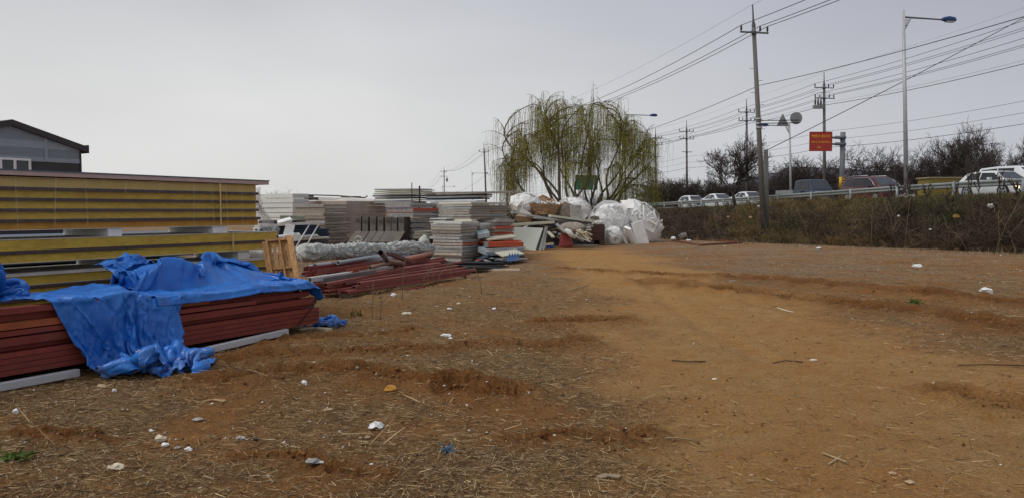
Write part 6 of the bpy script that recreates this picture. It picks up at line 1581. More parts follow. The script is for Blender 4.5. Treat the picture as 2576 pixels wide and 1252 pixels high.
# ------------------------------------------------------------------ vehicles
GLASS = M('car_glass', (0.020, 0.022, 0.026), 0.12, 0.1, 1, spec=0.4)
GLASSL = M('windscreen', (0.045, 0.05, 0.058), 0.10, 0.15, 1, spec=0.55)
TYRE = M('tyre', (0.018, 0.018, 0.018), 0.9, 0.1); RIM = M('rim', (0.50, 0.51, 0.53), 0.35, 0.05, 2, 0.6); BLK = M('black_trim', (0.016, 0.016, 0.017), 0.5, 0.1)
LIGHTG = M('lamp_glass', (0.55, 0.56, 0.56), 0.1, 0.05); PLATE = M('number_plate', (0.70, 0.71, 0.68), 0.5, 0.05)
def vehicle(name, label, cat, pos, sec, paint, wheels, width, heading, side_win, screen, rear=None, extras=None, rim_r=.21, tyre_r=.325, grp='cars in the queue on the road'):
    """sec: (x, z bottom, z belt, z top, half width at belt, half width at top) from tail to nose; +x is forward"""
    rz = math.atan2(heading.y, heading.x); Rm = Matrix.Rotation(rz, 3, 'Z')
    root = thing(name, label, cat, pos, grp); T = lambda x, y, z: pos + Rm @ Vector((x, y, z))
    mb = MB(); vs = []
    ring = lambda s: [(-s[4] * .90, s[1]), (-s[4], s[1] + .22), (-s[4], s[2] - .10), (-s[4] * .985, s[2]), (-s[5] * 1.0, s[3] - .045), (-s[5] * .88, s[3]), (s[5] * .88, s[3]), (s[5], s[3] - .045), (s[4] * .985, s[2]), (s[4], s[2] - .10), (s[4], s[1] + .22), (s[4] * .90, s[1])]
    for s in sec: vs += [T(s[0], y, z) for y, z in ring(s)]
    n = 12; fs = [(i * n + j, i * n + (j + 1) % n, (i + 1) * n + (j + 1) % n, (i + 1) * n + j) for i in range(len(sec) - 1) for j in range(n)] + [tuple(reversed(range(n))), tuple(range((len(sec) - 1) * n, len(sec) * n))]
    mb.add(vs, fs, True); bo = part('body', mb, paint, root)
    bv = bo.modifiers.new('edges', 'EDGE_SPLIT'); bv.split_angle = R(28)
    S = lambda x: [np.interp(x, [s[0] for s in sec], [s[k] for s in sec]) for k in range(6)]
    def swin(x0, x1, x2, x3, sd):
        """side window from x0..x1 along the belt to x2..x3 along the roof"""
        def P(x, f):
            s = S(x); return T(x, sd * (s[4] * .985 + (s[5] - s[4] * .985) * f + .012), s[2] + (s[3] - .045 - s[2]) * f)
        mb = MB(); q = [P(x0, .10), P(x1, .10), P(x3, .90), P(x2, .90)]; k = Vector((0, 0, 0)) + Rm @ Vector((0, -sd * .02, 0))
        mb.add(q + [a + k for a in q], [(0, 1, 2, 3), (7, 6, 5, 4), (0, 4, 5, 1), (1, 5, 6, 2), (2, 6, 7, 3), (3, 7, 4, 0)]); part('side_window', mb, GLASS, root)
    for w in side_win:
        for sd in (-1, 1): swin(*w, sd)
    def scr(xa, xb, nm, m, f0=.08, f1=.92):
        """glass across the car between a low station xa and a high station xb"""
        a, b = S(xa), S(xb); up = Vector((0, 0, .014)); fw = Rm @ Vector((.012 if xa > xb else -.012, 0, 0))
        def P(f, y): 
            z = a[3] + (b[3] - a[3]) * f; x = xa + (xb - xa) * f; w = a[5] + (b[5] - a[5]) * f; return T(x, y * w * .86, z) + up + fw
        mb = MB(); q = [P(f0, -1), P(f0, 1), P(f1, 1), P(f1, -1)]; mb.add(q + [v - up * 2 - fw for v in q], [(0, 1, 2, 3), (7, 6, 5, 4), (0, 4, 5, 1), (1, 5, 6, 2), (2, 6, 7, 3), (3, 7, 4, 0)]); part(nm, mb, m, root)
    scr(*screen, 'windscreen', GLASSL)
    if rear: scr(*rear, 'rear_window', GLASS)
    for wx in wheels:
        for sd in (-1, 1):
            c = T(wx, sd * (width / 2 - .10), tyre_r); d = Rm @ Vector((0, sd * .115, 0))
            mb = MB(); mb.tube([c, c + d * .97], tyre_r + .055, 20); part('wheel_arch', mb, BLK, root)
            w = MB(); w.tube([c - d * .5, c + d * .9, c + d * 1.06], [tyre_r, tyre_r, tyre_r - .03], 20); wo = part('wheel', w, TYRE, root)
            mb = MB(); e = c + d * 1.08
            u, v = Rm @ Vector((1, 0, 0)), EZ
            for k in range(5):
                an = 2 * math.pi * k / 5 + .3; t = u * math.cos(an) + v * math.sin(an); mb.beam(e, e + t * rim_r, .075, .03, d.normalized())
            mb.pipe(e - d * .05, e + d * .05, rim_r + .025, rim_r - .02, 18); part('rim', mb, RIM, wo)
    def add(nm, x, y, z, sx, sy, sz, m, lab=None):
        mb = MB(); mb.box(T(x, y, z), sx, sy, sz, rz=rz); return part(nm, mb, m, root, lab)
    if extras: extras(add, T, root)
    return root
HEAD = Vector((.196, -.98, 0)).normalized()
def lane(Y, off): return Vector((rail_x(Y) + off, Y, float(road_z(Y)) + .055))
WHITEP = M('white_paint', (0.70, 0.71, 0.72), 0.3, 0.04, 2, spec=0.6); MAROON = M('maroon_paint', (0.085, 0.017, 0.020), 0.3, 0.08, 2, spec=0.6); NAVYP = M('navy_paint', (0.020, 0.032, 0.062), 0.35, 0.08, 2, spec=0.6)
def front(nose, w, zl, grille=True, lit=False, plate_z=.42, lw=.32):
    def f(add, T, root):
        for sd in (-1, 1):
            add('headlight', nose - .06, sd * (w / 2 - .22), zl, .12, lw, .13, LIGHTG)
            add('mirror', nose - 1.55, sd * (w / 2 + .08), 1.02, .14, .2, .14, root.children[0].data.materials[0])
        if grille: add('grille', nose - .005, 0, zl - .14, .06, w * .45, .12, BLK); add('lower_grille', nose + .005, 0, .30, .06, w * .62, .14, BLK)
        add('number_plate', nose + .02, 0, plate_z, .04, .5, .12, PLATE)
        if lit:
            m = bpy.data.materials.new('lit_headlamp'); m.use_nodes = True; b = m.node_tree.nodes['Principled BSDF']; b.inputs['Emission Color'].default_value = (1, .72, .45, 1); b.inputs['Emission Strength'].default_value = 6.0
            add('fog_lamp', nose + .01, -(w / 2 - .18), .52, .08, .13, .12, m, 'lit warm fog lamp'); add('fog_lamp', nose + .01, (w / 2 - .18), .52, .08, .13, .12, m, 'lit warm fog lamp')
    return f
hatch = [(-1.95, .30, .85, .90, .70, .62), (-1.88, .22, .92, 1.05, .82, .68), (-1.55, .20, .94, 1.36, .85, .62), (-.9, .18, .93, 1.46, .86, .60), (0.1, .18, .91, 1.46, .86, .60), (.45, .18, .90, 1.42, .86, .60), (1.15, .18, .88, .97, .85, .74), (1.75, .20, .78, .82, .82, .70), (1.95, .26, .62, .66, .70, .60)]
sedan = [(-2.35, .30, .85, .90, .72, .64), (-2.2, .22, .95, 1.03, .84, .70), (-1.65, .20, .96, 1.06, .88, .70), (-.85, .18, .94, 1.42, .90, .62), (-.1, .18, .92, 1.46, .90, .62), (.3, .18, .91, 1.42, .90, .62), (1.15, .18, .88, .96, .89, .76), (2.1, .20, .76, .80, .86, .74), (2.38, .26, .60, .64, .74, .64)]
van = [(-2.40, .34, 1.00, 1.10, .80, .72), (-2.30, .24, 1.04, 1.45, .92, .74), (-1.95, .20, 1.05, 1.70, .95, .74), (-.8, .18, 1.04, 1.76, .96, .74), (.35, .18, 1.02, 1.74, .96, .74), (.62, .18, 1.01, 1.68, .96, .74), (1.62, .18, .98, 1.08, .95, .82), (2.25, .22, .84, .88, .90, .76), (2.46, .28, .66, .70, .78, .68)]
ROADX = Matrix.Rotation(0, 3, 'Z')
p = lane(42.1, 5.0); vehicle('hatchback', 'white hatchback with a lit fog lamp behind the guard rail at the right edge', 'car', p, hatch, WHITEP, (-1.22, 1.22), 1.72, HEAD, [(-1.45, -.45, -1.25, -.50), (-.38, .95, -.42, .40)], (1.15, .45), (-1.88, -1.55), front(1.95, 1.70, .72, lit=True), rim_r=.23)
p = lane(44.6, 8.3); vehicle('white_van', 'white people carrier partly cut off behind the white hatchback', 'van', p, [(s[0] * 1.05, s[1], s[2] * 1.08, s[3] * 1.10, s[4], s[5]) for s in van], WHITEP, (-1.45, 1.45), 1.92, HEAD, [(-2.0, -.75, -1.9, -.78), (-.68, .45, -.70, .42)], (1.70, .65), (-2.4, -2.05), front(2.55, 1.9, .85))
def van_extra(add, T, root):
    front(2.46, 1.92, .84)(add, T, root)
    for sd in (-1, 1):
        mb = MB(); mb.tube([T(-1.9, sd * .70, 1.76), T(-1.2, sd * .70, 1.82), T(.3, sd * .70, 1.80)], .022, 6); part('roof_rail', mb, RIM, root)
        mb = MB(); mb.tube([T(-1.05, sd * .790, 1.66), T(.45, sd * .790, 1.65), T(.95, sd * .87, 1.42), T(1.38, sd * .97, 1.06)], .020, 6); part('window_trim', mb, RIM, root)
p = lane(51.3, 4.4); vehicle('minivan', 'maroon minivan with roof rails and silver window trim behind the guard rail', 'minivan', p, van, MAROON, (-1.45, 1.45), 1.92, HEAD, [(-2.12, -1.15, -1.85, -1.18), (-1.02, .02, -1.05, .0), (.10, 1.25, .08, .52)], (1.62, .62), (-2.4, -2.0), van_extra)
def c1x(add, T, root): front(2.38, 1.78, .66)(add, T, root)
p = lane(73.3, 4.4); vehicle('sedan', 'white saloon car waiting left of the roadside tree trunk', 'car', p, sedan, WHITEP, (-1.45, 1.38), 1.78, HEAD, [(-1.35, -.40, -.80, -.42), (-.32, .92, -.34, .26)], (1.15, .3), (-1.65, -.85), c1x)
p = lane(68.3, 4.8); vehicle('sedan', 'white saloon car waiting right of the roadside tree trunk', 'car', p, sedan, WHITEP, (-1.45, 1.38), 1.78, HEAD, [(-1.35, -.40, -.80, -.42), (-.32, .92, -.34, .26)], (1.15, .3), (-1.65, -.85), c1x)
p = lane(79.5, 4.6); vehicle('estate_car', 'small white car at the left end of the queue behind brushwood', 'car', p, [(s[0] * .95, s[1], s[2], s[3] * 1.02, s[4], s[5]) for s in hatch], WHITEP, (-1.22, 1.22), 1.72, HEAD, [(-1.45, -.45, -1.25, -.50), (-.38, .85, -.42, .38)], (1.1, .43), (-1.78, -1.47), front(1.86, 1.70, .72))
p = lane(96, 4.6); vehicle('estate_car', 'grey green car half hidden behind the foam bags and willow', 'car', p, [(s[0] * 1.05, s[1], s[2], s[3] * 1.05, s[4], s[5]) for s in hatch], M('greygreen_paint', (0.16, 0.17, 0.14), 0.4, 0.1), (-1.22, 1.22), 1.72, HEAD, [(-1.45, -.45, -1.25, -.50), (-.38, .85, -.42, .38)], (1.2, .45), (-1.95, -1.6), front(2.05, 1.70, .72))
cab = [(-.95, .55, 1.12, 1.78, .80, .70), (-.90, .50, 1.14, 1.90, .84, .72), (-.2, .48, 1.14, 1.96, .85, .72), (.75, .48, 1.12, 1.95, .85, .72), (1.0, .48, 1.11, 1.88, .85, .72), (1.62, .46, 1.06, 1.14, .85, .80), (1.80, .44, .92, .96, .84, .78), (1.86, .34, .60, .64, .80, .72)]
def truck_extra(add, T, root):
    front(1.86, 1.70, .88, grille=False, plate_z=.52)(add, T, root)
    add('flatbed', -2.25, 0, .86, 2.5, 1.66, .10, GREYST); 
    for sd in (-1, 1): add('bed_side', -2.25, sd * .84, 1.06, 2.5, .04, .30, M('bed_side', (0.22, 0.23, 0.24), 0.6, 0.15, 3))
    add('tailboard', -3.51, 0, 1.06, .04, 1.64, .30, _mats['bed_side']); add('chassis', -1.5, 0, .60, 3.8, .9, .18, BLK); add('bumper', 1.80, 0, .42, .18, 1.6, .26, NAVYP); add('lamp_bar', 1.83, 0, 1.02, .08, 1.5, .05, LIGHTG)
p = lane(58.3, 4.3); vehicle('pickup_truck', 'navy blue double cab truck with a low flatbed left of the maroon minivan', 'truck', p, cab, NAVYP, (-2.55, 1.05), 1.70, HEAD, [(-.78, -.05, -.76, -.06), (.08, 1.05, .06, .84)], (1.62, 1.0), None, truck_extra, rim_r=.17, tyre_r=.30)
# yellow skip on the far side
p = at(2378, 462, 58); s0 = Vector((p.x, p.y, float(road_z(58)))); sk = thing('yellow_skip', 'yellow metal truck body with a rusty rim left of the white hatchback', 'skip', s0)
YS = M('skip_yellow', (0.22, 0.155, 0.025), 0.6, 0.25, 3, dirt=(0.14, 0.10, 0.04), dirt_amt=0.6); zt_ = at(2378, 449, 58).z
for (o, a, bq, nm) in ((Vector((-1.1, 0, .8)), (2.3, .0, 0), (0, .06, 0), 'side_panel'), (Vector((-1.1, 1.8, .8)), (2.3, 0, 0), (0, .06, 0), 'side_panel'), (Vector((-1.1, .061, .8)), (.06, 0, 0), (0, 1.738, 0), 'end_panel'), (Vector((1.14, .061, .8)), (.06, 0, 0), (0, 1.738, 0), 'end_panel')):
    mb = MB(); mb.frame(s0 + o, a, bq, (0, 0, zt_ - s0.z - .8)); part(nm, mb, YS, sk)
mb = MB(); mb.frame(Vector((s0.x - 1.22, s0.y - .06, zt_)), (2.5, 0, 0), (0, 2.0, 0), (0, 0, .10)); part('rim', mb, M('skip_rim', (0.33, 0.26, 0.17), 0.8, 0.2), sk); mb = MB(); mb.frame(s0 + Vector((-1.0, .1, 0)), (2.0, 0, 0), (0, 1.6, 0), (0, 0, .79)); part('chassis', mb, BLK, sk)

# ------------------------------------------------------------------ trees
BARK = M('bark', (0.060, 0.048, 0.042), 0.95, 0.3, 8, bump=0.3); TWIG = M('twig', (0.072, 0.054, 0.046), 0.95, 0.25, 5)
BARKW = M('willow_bark', (0.085, 0.070, 0.048), 0.95, 0.3, 8, bump=0.3)
def grow(r, p, d, L, rad, lev, maxlev, out, cfg):
    n = cfg['seg'][lev]; pts = [p]; rs_ = [rad]; dd = d.copy(); q = p.copy()
    for i in range(n):
        dd = (dd + Vector((r.gauss(0, 1), r.gauss(0, 1), r.gauss(0, 1))) * cfg['wob'][lev] + Vector((0, 0, cfg['up'][lev]))).normalized()
        q = q + dd * (L / n); pts.append(q.copy()); rs_.append(max(rad * (1 - (1 - cfg['tip']) * (i + 1) / n), .006 if lev else rad * .5))
    out[lev].append((pts, rs_))
    if lev >= maxlev: return
    nc = cfg['kids'][lev]; nc = int(nc * r.uniform(.8, 1.25) + .5)
    for k in range(nc):
        f = r.uniform(*cfg['from'][lev]) if k else 1.0
        i = min(int(f * n), n - 1); fr = f * n - i; base = pts[i].lerp(pts[i + 1], fr); br = rs_[i] + (rs_[i + 1] - rs_[i]) * fr
        t = (pts[i + 1] - pts[i]).normalized(); a = t.orthogonal().normalized(); a.rotate(Matrix.Rotation(r.uniform(0, 6.283) , 3, t).to_quaternion())
        ang = r.uniform(*cfg['ang'][lev]); nd = t * math.cos(ang) + a * math.sin(ang)
        grow(r, base, nd, L * r.uniform(*cfg['len'][lev]), max(br * r.uniform(.5, .72), .006), lev + 1, maxlev, out, cfg)
CH = dict(seg=[4, 6, 4, 3, 2], wob=[.05, .12, .16, .2, .2], up=[.1, .05, .07, .05, .05], tip=.45, kids=[6, 7, 6, 5, 0], ang=[(.45, .95), (.35, .9), (.35, .9), (.35, .9), (0, 0)], len=[(1.3, 1.9), (.36, .60), (.38, .65), (.4, .7), (0, 0)])
CH['from'] = [(.75, 1.0), (.25, 1.0), (.2, 1.0), (.2, 1.0), (0, 1)]
CH2 = dict(CH, kids=[7, 8, 7, 5, 0])
def bare_tree(label, base, H, seed, stems=1, cfg=CH, grp='bare trees by the road', trunk=.24, lean=(0, 0), rr0=None, spreadk=1.0, maxlev=4):
    r = random.Random(seed); out = [[], [], [], [], []]
    root = thing('bare_tree', label, 'tree', base, grp)
    for s in range(stems):
        d = Vector((lean[0] + (r.gauss(0, .25) if stems > 1 else 0), lean[1] + (r.gauss(0, .2) if stems > 1 else 0), 1)).normalized()
        grow(r, base - EZ * .15, d, H * trunk, (rr0 or H * .028) / (1 if stems == 1 else 1.5), 0, maxlev, out, cfg)
    zs = max(p.z for lv in out for pts, _ in lv for p in pts); k = H / max(zs - base.z, .1)
    def tf(p): q = p - base; return base + Vector((q.x * k * spreadk, q.y * k * spreadk, q.z * k))
    mb = MB()
    for pts, rr_ in out[0]: mb.tube([tf(p) for p in pts], rr_, 8, False)
    part('trunk', mb, BARK, root)
    mb = MB()
    for lv in (1, 2):
        for pts, rr_ in out[lv]: mb.tube([tf(p) for p in pts], [max(x, .016) for x in rr_], 5 if lv == 1 else 4, False)
    part('limbs', mb, BARK, root)
    mb = MB()
    for lv in (3, 4):
        for pts, rr_ in out[lv]: mb.tube([tf(p) for p in pts], [max(x * .8, .0125) for x in rr_], 3, False)
    part('crown', mb, TWIG, root)
    return root
def tz(px, Y, far=False):
    p = at(px, 500, Y); return Vector((p.x, p.y, hzs(p.x, p.y)))
def hgt(y, Y, base): return EYE + (528 - y) * Y / FOC - base.z
def bt(label, px, ytop, Y, seed, **k):
    b = tz(px, Y); bare_tree(label, b, hgt(ytop, Y, b), seed, **k)
bt('small spreading bare tree in front of the guard rail between the two white saloons', 1851, 332, 55, 5, lean=(-.10, 0), trunk=.24, rr0=.16, spreadk=1.0, cfg=CH2)
bt('bushy bare tree behind the red sign and column', 2045, 384, 76, 8, stems=2, spreadk=1.15, trunk=.15)
bt('rounded bare tree between the grey column and the tall street lamp', 2178, 352, 72, 12, spreadk=1.15, trunk=.2, cfg=CH2)
bt('low bare tree just left of the tall street lamp', 2245, 385, 80, 15, stems=2, spreadk=1.0, trunk=.15)
bt('bare tree right of the tall street lamp above the yellow body', 2335, 355, 70, 21, spreadk=1.0, trunk=.18)
bt('tallest bare tree rising above the white hatchback', 2445, 288, 66, 24, spreadk=.85, trunk=.16, stems=2, cfg=CH2)
bt('wide bare tree behind the white hatchback roof', 2400, 330, 72, 29, spreadk=.9, trunk=.15, stems=2)
bt('bare tree at the right edge over the white people carrier', 2548, 310, 62, 33, lean=(-.05, 0), spreadk=1.0, trunk=.2, cfg=CH2)
bt('full bare tree close behind the maroon minivan roof', 2105, 395, 74, 71, stems=2, spreadk=1.2, trunk=.14)
bt('broad bare tree between the tall street lamp and the yellow body', 2298, 372, 74, 73, stems=2, spreadk=1.1, trunk=.14)
bt('bare brushwood tree at the right end of the navy truck', 2010, 412, 78, 75, stems=3, spreadk=1.3, trunk=.14)
bt('low bare thicket tree right of the willow base', 1668, 438, 95, 77, stems=3, spreadk=1.4, trunk=.14)
bt('bare thicket tree behind the middle white saloon', 1820, 445, 88, 79, stems=3, spreadk=1.4, trunk=.14)
bt('leafless young tree left of the tall leaning pole behind the saloons', 1905, 425, 92, 35, spreadk=1.2, stems=2, trunk=.15)
bt('bare sapling clump behind the left white saloon', 1775, 428, 90, 38, spreadk=1.2, stems=2, trunk=.15)
bt('bare sapling clump right of the willow above the small white car', 1705, 442, 92, 41, spreadk=1.3, stems=3, trunk=.15)
bt('bare brushy tree left of the navy truck', 1950, 405, 82, 44, spreadk=1.0, stems=2, trunk=.15)
bt('tiny far bare tree showing over the white stack', 715, 470, 120, 47, spreadk=1.3, trunk=.1, stems=2, maxlev=3)
bt('tiny far bush left of the tiny bare tree over the white stack', 686, 477, 118, 51, spreadk=1.3, trunk=.1, stems=2, maxlev=3)
# thin saplings on the bank in front of the rail
SAP = dict(seg=[5, 4, 3, 2, 2], wob=[.08, .15, .2, .2, .2], up=[.1, .08, .05, .05, .05], tip=.4, kids=[7, 4, 0, 0, 0], ang=[(.3, .7), (.3, .8), (0, 0), (0, 0), (0, 0)], len=[(.28, .55), (.3, .6), (0, 0), (0, 0), (0, 0)]); SAP['from'] = [(.3, 1.0), (.2, 1.0), (0, 1), (0, 1), (0, 1)]
for k, (px, yt, Y, sp) in enumerate(((2258, 425, 37, .9), (2298, 415, 36, .8), (2327, 455, 35.5, .9), (2438, 350, 34, .55), (2465, 395, 33.8, .6), (2408, 450, 34.5, .9), (2240, 455, 38, 1.0), (2515, 430, 32.5, .7), (2560, 445, 32, .8), (2380, 470, 35, 1))):
    b = tz(px, Y); bare_tree('thin leafless sapling on the bank in front of the guard rail, %s from the left' % ORD[sorted((2258, 2298, 2327, 2438, 2465, 2408, 2240, 2515, 2560, 2380)).index(px)], b, hgt(yt, Y, b), 60 + k, cfg=SAP, grp='saplings on the bank', trunk=.85, rr0=.022, spreadk=sp, maxlev=2)
# willow pair
def willow(label, px0, Y, targets, seed):
    r = random.Random(seed); rs2 = np.random.RandomState(seed); base = tz(px0, Y); root = thing('willow_tree', label, 'tree', base, 'willows behind the rubbish heap')
    limbs = []; hang = []
    mbt = MB(); stems = []
    x0 = min(t[0] for t in targets); x1 = max(t[0] for t in targets); ns = 8
    for k in range(ns):
        a = at(x0 + (x1 - x0) * (k + .5 + r.uniform(-.25, .25)) / ns, 375 + r.uniform(-25, 25) + 60 * abs((k + .5) / ns - .5), Y + r.uniform(-2, 2)); st = base + Vector((r.uniform(-.6, .6), r.uniform(-.5, .5), -.15)); d = a - st; pts = []
        for i in range(11):
            u = i / 10; h = u ** (.75 + .9 * ((k * 37) % 10) / 10); pts.append(st + Vector((d.x * h, d.y * h, d.z * u)) + Vector((math.sin(u * 8 + k * 2), math.sin(u * 7 + k), 0)) * .28 * min(1, 2 * u))
        mbt.tube(pts, [.14 * (1 - .74 * i / 10) for i in range(11)], 7, False); stems.append(pts)
    part('trunk', mbt, BARKW, root)
    mb = MB()
    for (px, y) in targets:
        tp_ = at(px, y, Y + r.uniform(-3.2, 3.2))
        best = None
        for st in stems:
            for i in range(4, 11):
                q = (st[i] - tp_).length + r.random() * 1.2 + (2.0 if st[i].z > tp_.z - .3 else 0)
                if best is None or q < best[0]: best = (q, st, i)
        f = best[1][best[2]]; t0 = (best[1][best[2]] - best[1][best[2] - 1]).normalized()
        d = tp_ - f; pts = []; n = 12; c1 = f + t0 * d.length * .55 + EZ * .3; c2 = tp_ + EZ * .35 - Vector((d.x, d.y, 0)) * .18
        for i in range(n + 1):
            u = i / n; q = f * (1 - u) ** 3 + c1 * 3 * u * (1 - u) ** 2 + c2 * 3 * u * u * (1 - u) + tp_ * u ** 3
            pts.append(q + Vector((math.sin(u * 9 + px), math.sin(u * 8 + y), math.sin(u * 11 + px))) * .06 * min(1, 3 * u))
        r0 = .022 + .008 * d.length; mb.tube(pts, [r0 * (1 - .8 * i / n) + .007 for i in range(n + 1)], 5, False); limbs.append(pts)
        for k in range(6):       # side branches
            u = r.uniform(.15, .98); i = int(u * n); q = pts[i]; t = (pts[min(i + 1, n)] - pts[i - 1]).normalized(); L = r.uniform(.8, 2.0) * (1.2 - .4 * u)
            dr = (t * .7 + Vector((r.gauss(0, .6), r.gauss(0, .6), r.uniform(.0, .6)))).normalized(); sp = [q]
            for j in range(4): dr = (dr + Vector((0, 0, -.16 - .07 * j))).normalized(); sp.append(sp[-1] + dr * L / 4)
            mb.tube(sp, [.022, .018, .014, .011, .008], 4, False); hang.append(sp)
    part('limbs', mb, BARKW, root)
    # hanging strands with young leaves
    S0 = []; Ls = []
    for pts in limbs:
        for k in range(20):
            u = r.uniform(.25, 1.0) ** .7; i = min(int(u * 12), 11); S0.append(pts[i].lerp(pts[i + 1], u * 12 - i)); Ls.append(r.uniform(.8, 3.2) * (.5 + .7 * u))
    for sp in hang:
        for k in range(9):
            i = r.randint(1, 3); S0.append(sp[i].lerp(sp[i + 1], r.random())); Ls.append(r.uniform(.8, 3.3))
    S0 = np.array([tuple(v) for v in S0]); Ls = np.array(Ls); n = len(S0)
    Ls = np.minimum(Ls, np.maximum(S0[:, 2] - base.z - rs2.rand(n) * 1.6 - .3, .25))
    az = rs2.rand(n) * 6.283; sway = .10 + .28 * rs2.rand(n)
    K = 7; u = np.linspace(0, 1, K)[None, :]
    X = S0[:, 0:1] + np.cos(az)[:, None] * sway[:, None] * (np.minimum(u * 3, 1) ** .6) + rs2.randn(n, K) * .015
    Yv = S0[:, 1:2] + np.sin(az)[:, None] * sway[:, None] * (np.minimum(u * 3, 1) ** .6) + rs2.randn(n, K) * .015
    Z = S0[:, 2:3] + .12 * np.sin(np.minimum(u * 3, 1) * math.pi) - Ls[:, None] * u ** 1.3
    w = .0055
    A = np.stack([X - w, Yv - w * .5, Z], -1); Bv = np.stack([X + w, Yv + w * .5, Z], -1)
    v = np.stack([A, Bv], 2).reshape(n, K * 2, 3); idx = np.arange(n)[:, None, None] * K * 2 + np.arange(K - 1)[None, :, None] * 2 + np.array([0, 1, 3, 2])[None, None, :]
    c1 = tint(n, (0.13, 0.115, 0.035), (0.26, 0.23, 0.065), .2)
    me = np_mesh('strands', v.reshape(-1, 3), idx.reshape(-1, 4), attr_mat('willow_strands', .8), np.repeat(c1, K * 2, 0)); o = bpy.data.objects.new('strands', me); COL.objects.link(o); o.parent = root; o['kind'] = 'stuff'; me.transform(Matrix.Translation(-base))
    # leaves
    m = 11; ui = .08 + .92 * rs2.rand(n, m); iu = np.clip(ui * (K - 1), 0, K - 1.001); i0 = iu.astype(int); fr = iu - i0; rows = np.arange(n)[:, None]
    P = np.stack([(q[rows, i0] * (1 - fr) + q[rows, i0 + 1] * fr) for q in (X, Yv, Z)], -1).reshape(-1, 3); nl = len(P)
    keep = rs2.rand(nl) < np.repeat(np.clip(fbm(S0[:, 0], S0[:, 2], .5, 2, seed) * 2.2 - .25, .15, 1), m); P = P[keep]; nl = len(P)
    dv = np.stack([rs2.randn(nl) * .6, rs2.randn(nl) * .6, -1 + .3 * rs2.randn(nl)], 1); dv /= np.linalg.norm(dv, axis=1)[:, None]
    sv = np.cross(dv, rs2.randn(nl, 3)); sv /= np.linalg.norm(sv, axis=1)[:, None] + 1e-9
    ll = (.05 + .07 * rs2.rand(nl))[:, None]; lw = (.010 + .010 * rs2.rand(nl))[:, None]
    q = np.stack([P, P + dv * ll * .5 + sv * lw, P + dv * ll, P + dv * ll * .5 - sv * lw], 1)
    c = tint(nl, (0.27, 0.25, 0.040), (0.52, 0.48, 0.095), .25)
    me = np_mesh('leaves', q.reshape(-1, 3), np.arange(nl * 4).reshape(-1, 4), attr_mat('willow_leaf', .7), np.repeat(c, 4, 0)); o = bpy.data.objects.new('leaves', me); COL.objects.link(o); o.parent = root; o['kind'] = 'stuff'; me.transform(Matrix.Translation(-base))
def willow_targets(x0, x1, n, seed):
    r = random.Random(seed); xs = [1241, 1271, 1295, 1312, 1339, 1349, 1403, 1433, 1477, 1517, 1534, 1561, 1601, 1618, 1645, 1665]; ys = [435, 394, 355, 320, 285, 252, 248, 268, 262, 254, 290, 304, 304, 334, 336, 365]
    o = []
    for k in range(n):
        px = x0 + (x1 - x0) * (k + r.random()) / n; o.append((px, np.interp(px, xs, ys) + 4 + (r.random() ** 1.2 if k % 3 else 0) * 160))
    return o
willow('weeping willow with yellow green strands behind the left part of the rubbish heap', 1446, 57, willow_targets(1246, 1500, 40, 2) , 3)
willow('weeping willow with yellow green strands behind the tallest foam bags', 1497, 59, willow_targets(1455, 1664, 32, 5), 6)
# ------------------------------------------------------------------ tarpaulins: sheets dropped over the bundle and left to settle
def tarp_mat():
    m = bpy.data.materials.new('blue_tarp'); m.use_nodes = True; t = m.node_tree; N = t.nodes; L = t.links
    b = N['Principled BSDF']; b.inputs['Roughness'].default_value = 0.38; b.inputs['Specular IOR Level'].default_value = 0.5
    tcn = N.new('ShaderNodeTexCoord')
    def nz(sc, det, typ=None):
        n = N.new('ShaderNodeTexNoise'); n.inputs['Scale'].default_value = sc; n.inputs['Detail'].default_value = det
        if typ: n.noise_type = typ
        L.new(tcn.outputs['Object'], n.inputs['Vector']); return n.outputs['Fac']
    def rng(x, a, c, d, e):
        r = N.new('ShaderNodeMapRange'); r.inputs[1].default_value = a; r.inputs[2].default_value = c; r.inputs[3].default_value = d; r.inputs[4].default_value = e; L.new(x, r.inputs[0]); return r.outputs[0]
    def mix(f, c1, c2):
        x = N.new('ShaderNodeMix'); x.data_type = 'RGBA'
        for i, v in ((0, f), (6, c1), (7, c2)):
            if isinstance(v, tuple): x.inputs[i].default_value = (*v, 1)
            else: L.new(v, x.inputs[i])
        return x.outputs[2]
    c = mix(rng(nz(3.0, 5), .35, .65, 0, 1), (0.011, 0.120, 0.47), (0.024, 0.190, 0.62))
    c = mix(rng(nz(1.7, 6), .58, .76, 0, .45), c, (0.16, 0.15, 0.19))        # dust
    a = N.new('ShaderNodeSeparateXYZ'); L.new(tcn.outputs['Object'], a.inputs[0])
    lowm = N.new('ShaderNodeMath'); lowm.operation = 'MULTIPLY'; L.new(rng(a.outputs[2], .02, .20, 1, 0), lowm.inputs[0]); L.new(rng(nz(5.0, 5), .52, .66, 0, .7), lowm.inputs[1])
    c = mix(lowm.outputs[0], c, (0.26, 0.145, 0.065))                        # mud on the part lying on the ground
    L.new(c, b.inputs['Base Color'])
    cr = nz(8.0, 3, 'RIDGED_MULTIFRACTAL'); fi = nz(34, 3)
    s = N.new('ShaderNodeMath'); s.operation = 'MULTIPLY_ADD'; s.inputs[1].default_value = .25; L.new(fi, s.inputs[0]); L.new(cr, s.inputs[2])
    bp_ = N.new('ShaderNodeBump'); bp_.inputs['Strength'].default_value = 0.7; bp_.inputs['Distance'].default_value = 0.03
    L.new(s.outputs[0], bp_.inputs['Height']); L.new(bp_.outputs[0], b.inputs['Normal'])
    return m
TARP = tarp_mat()
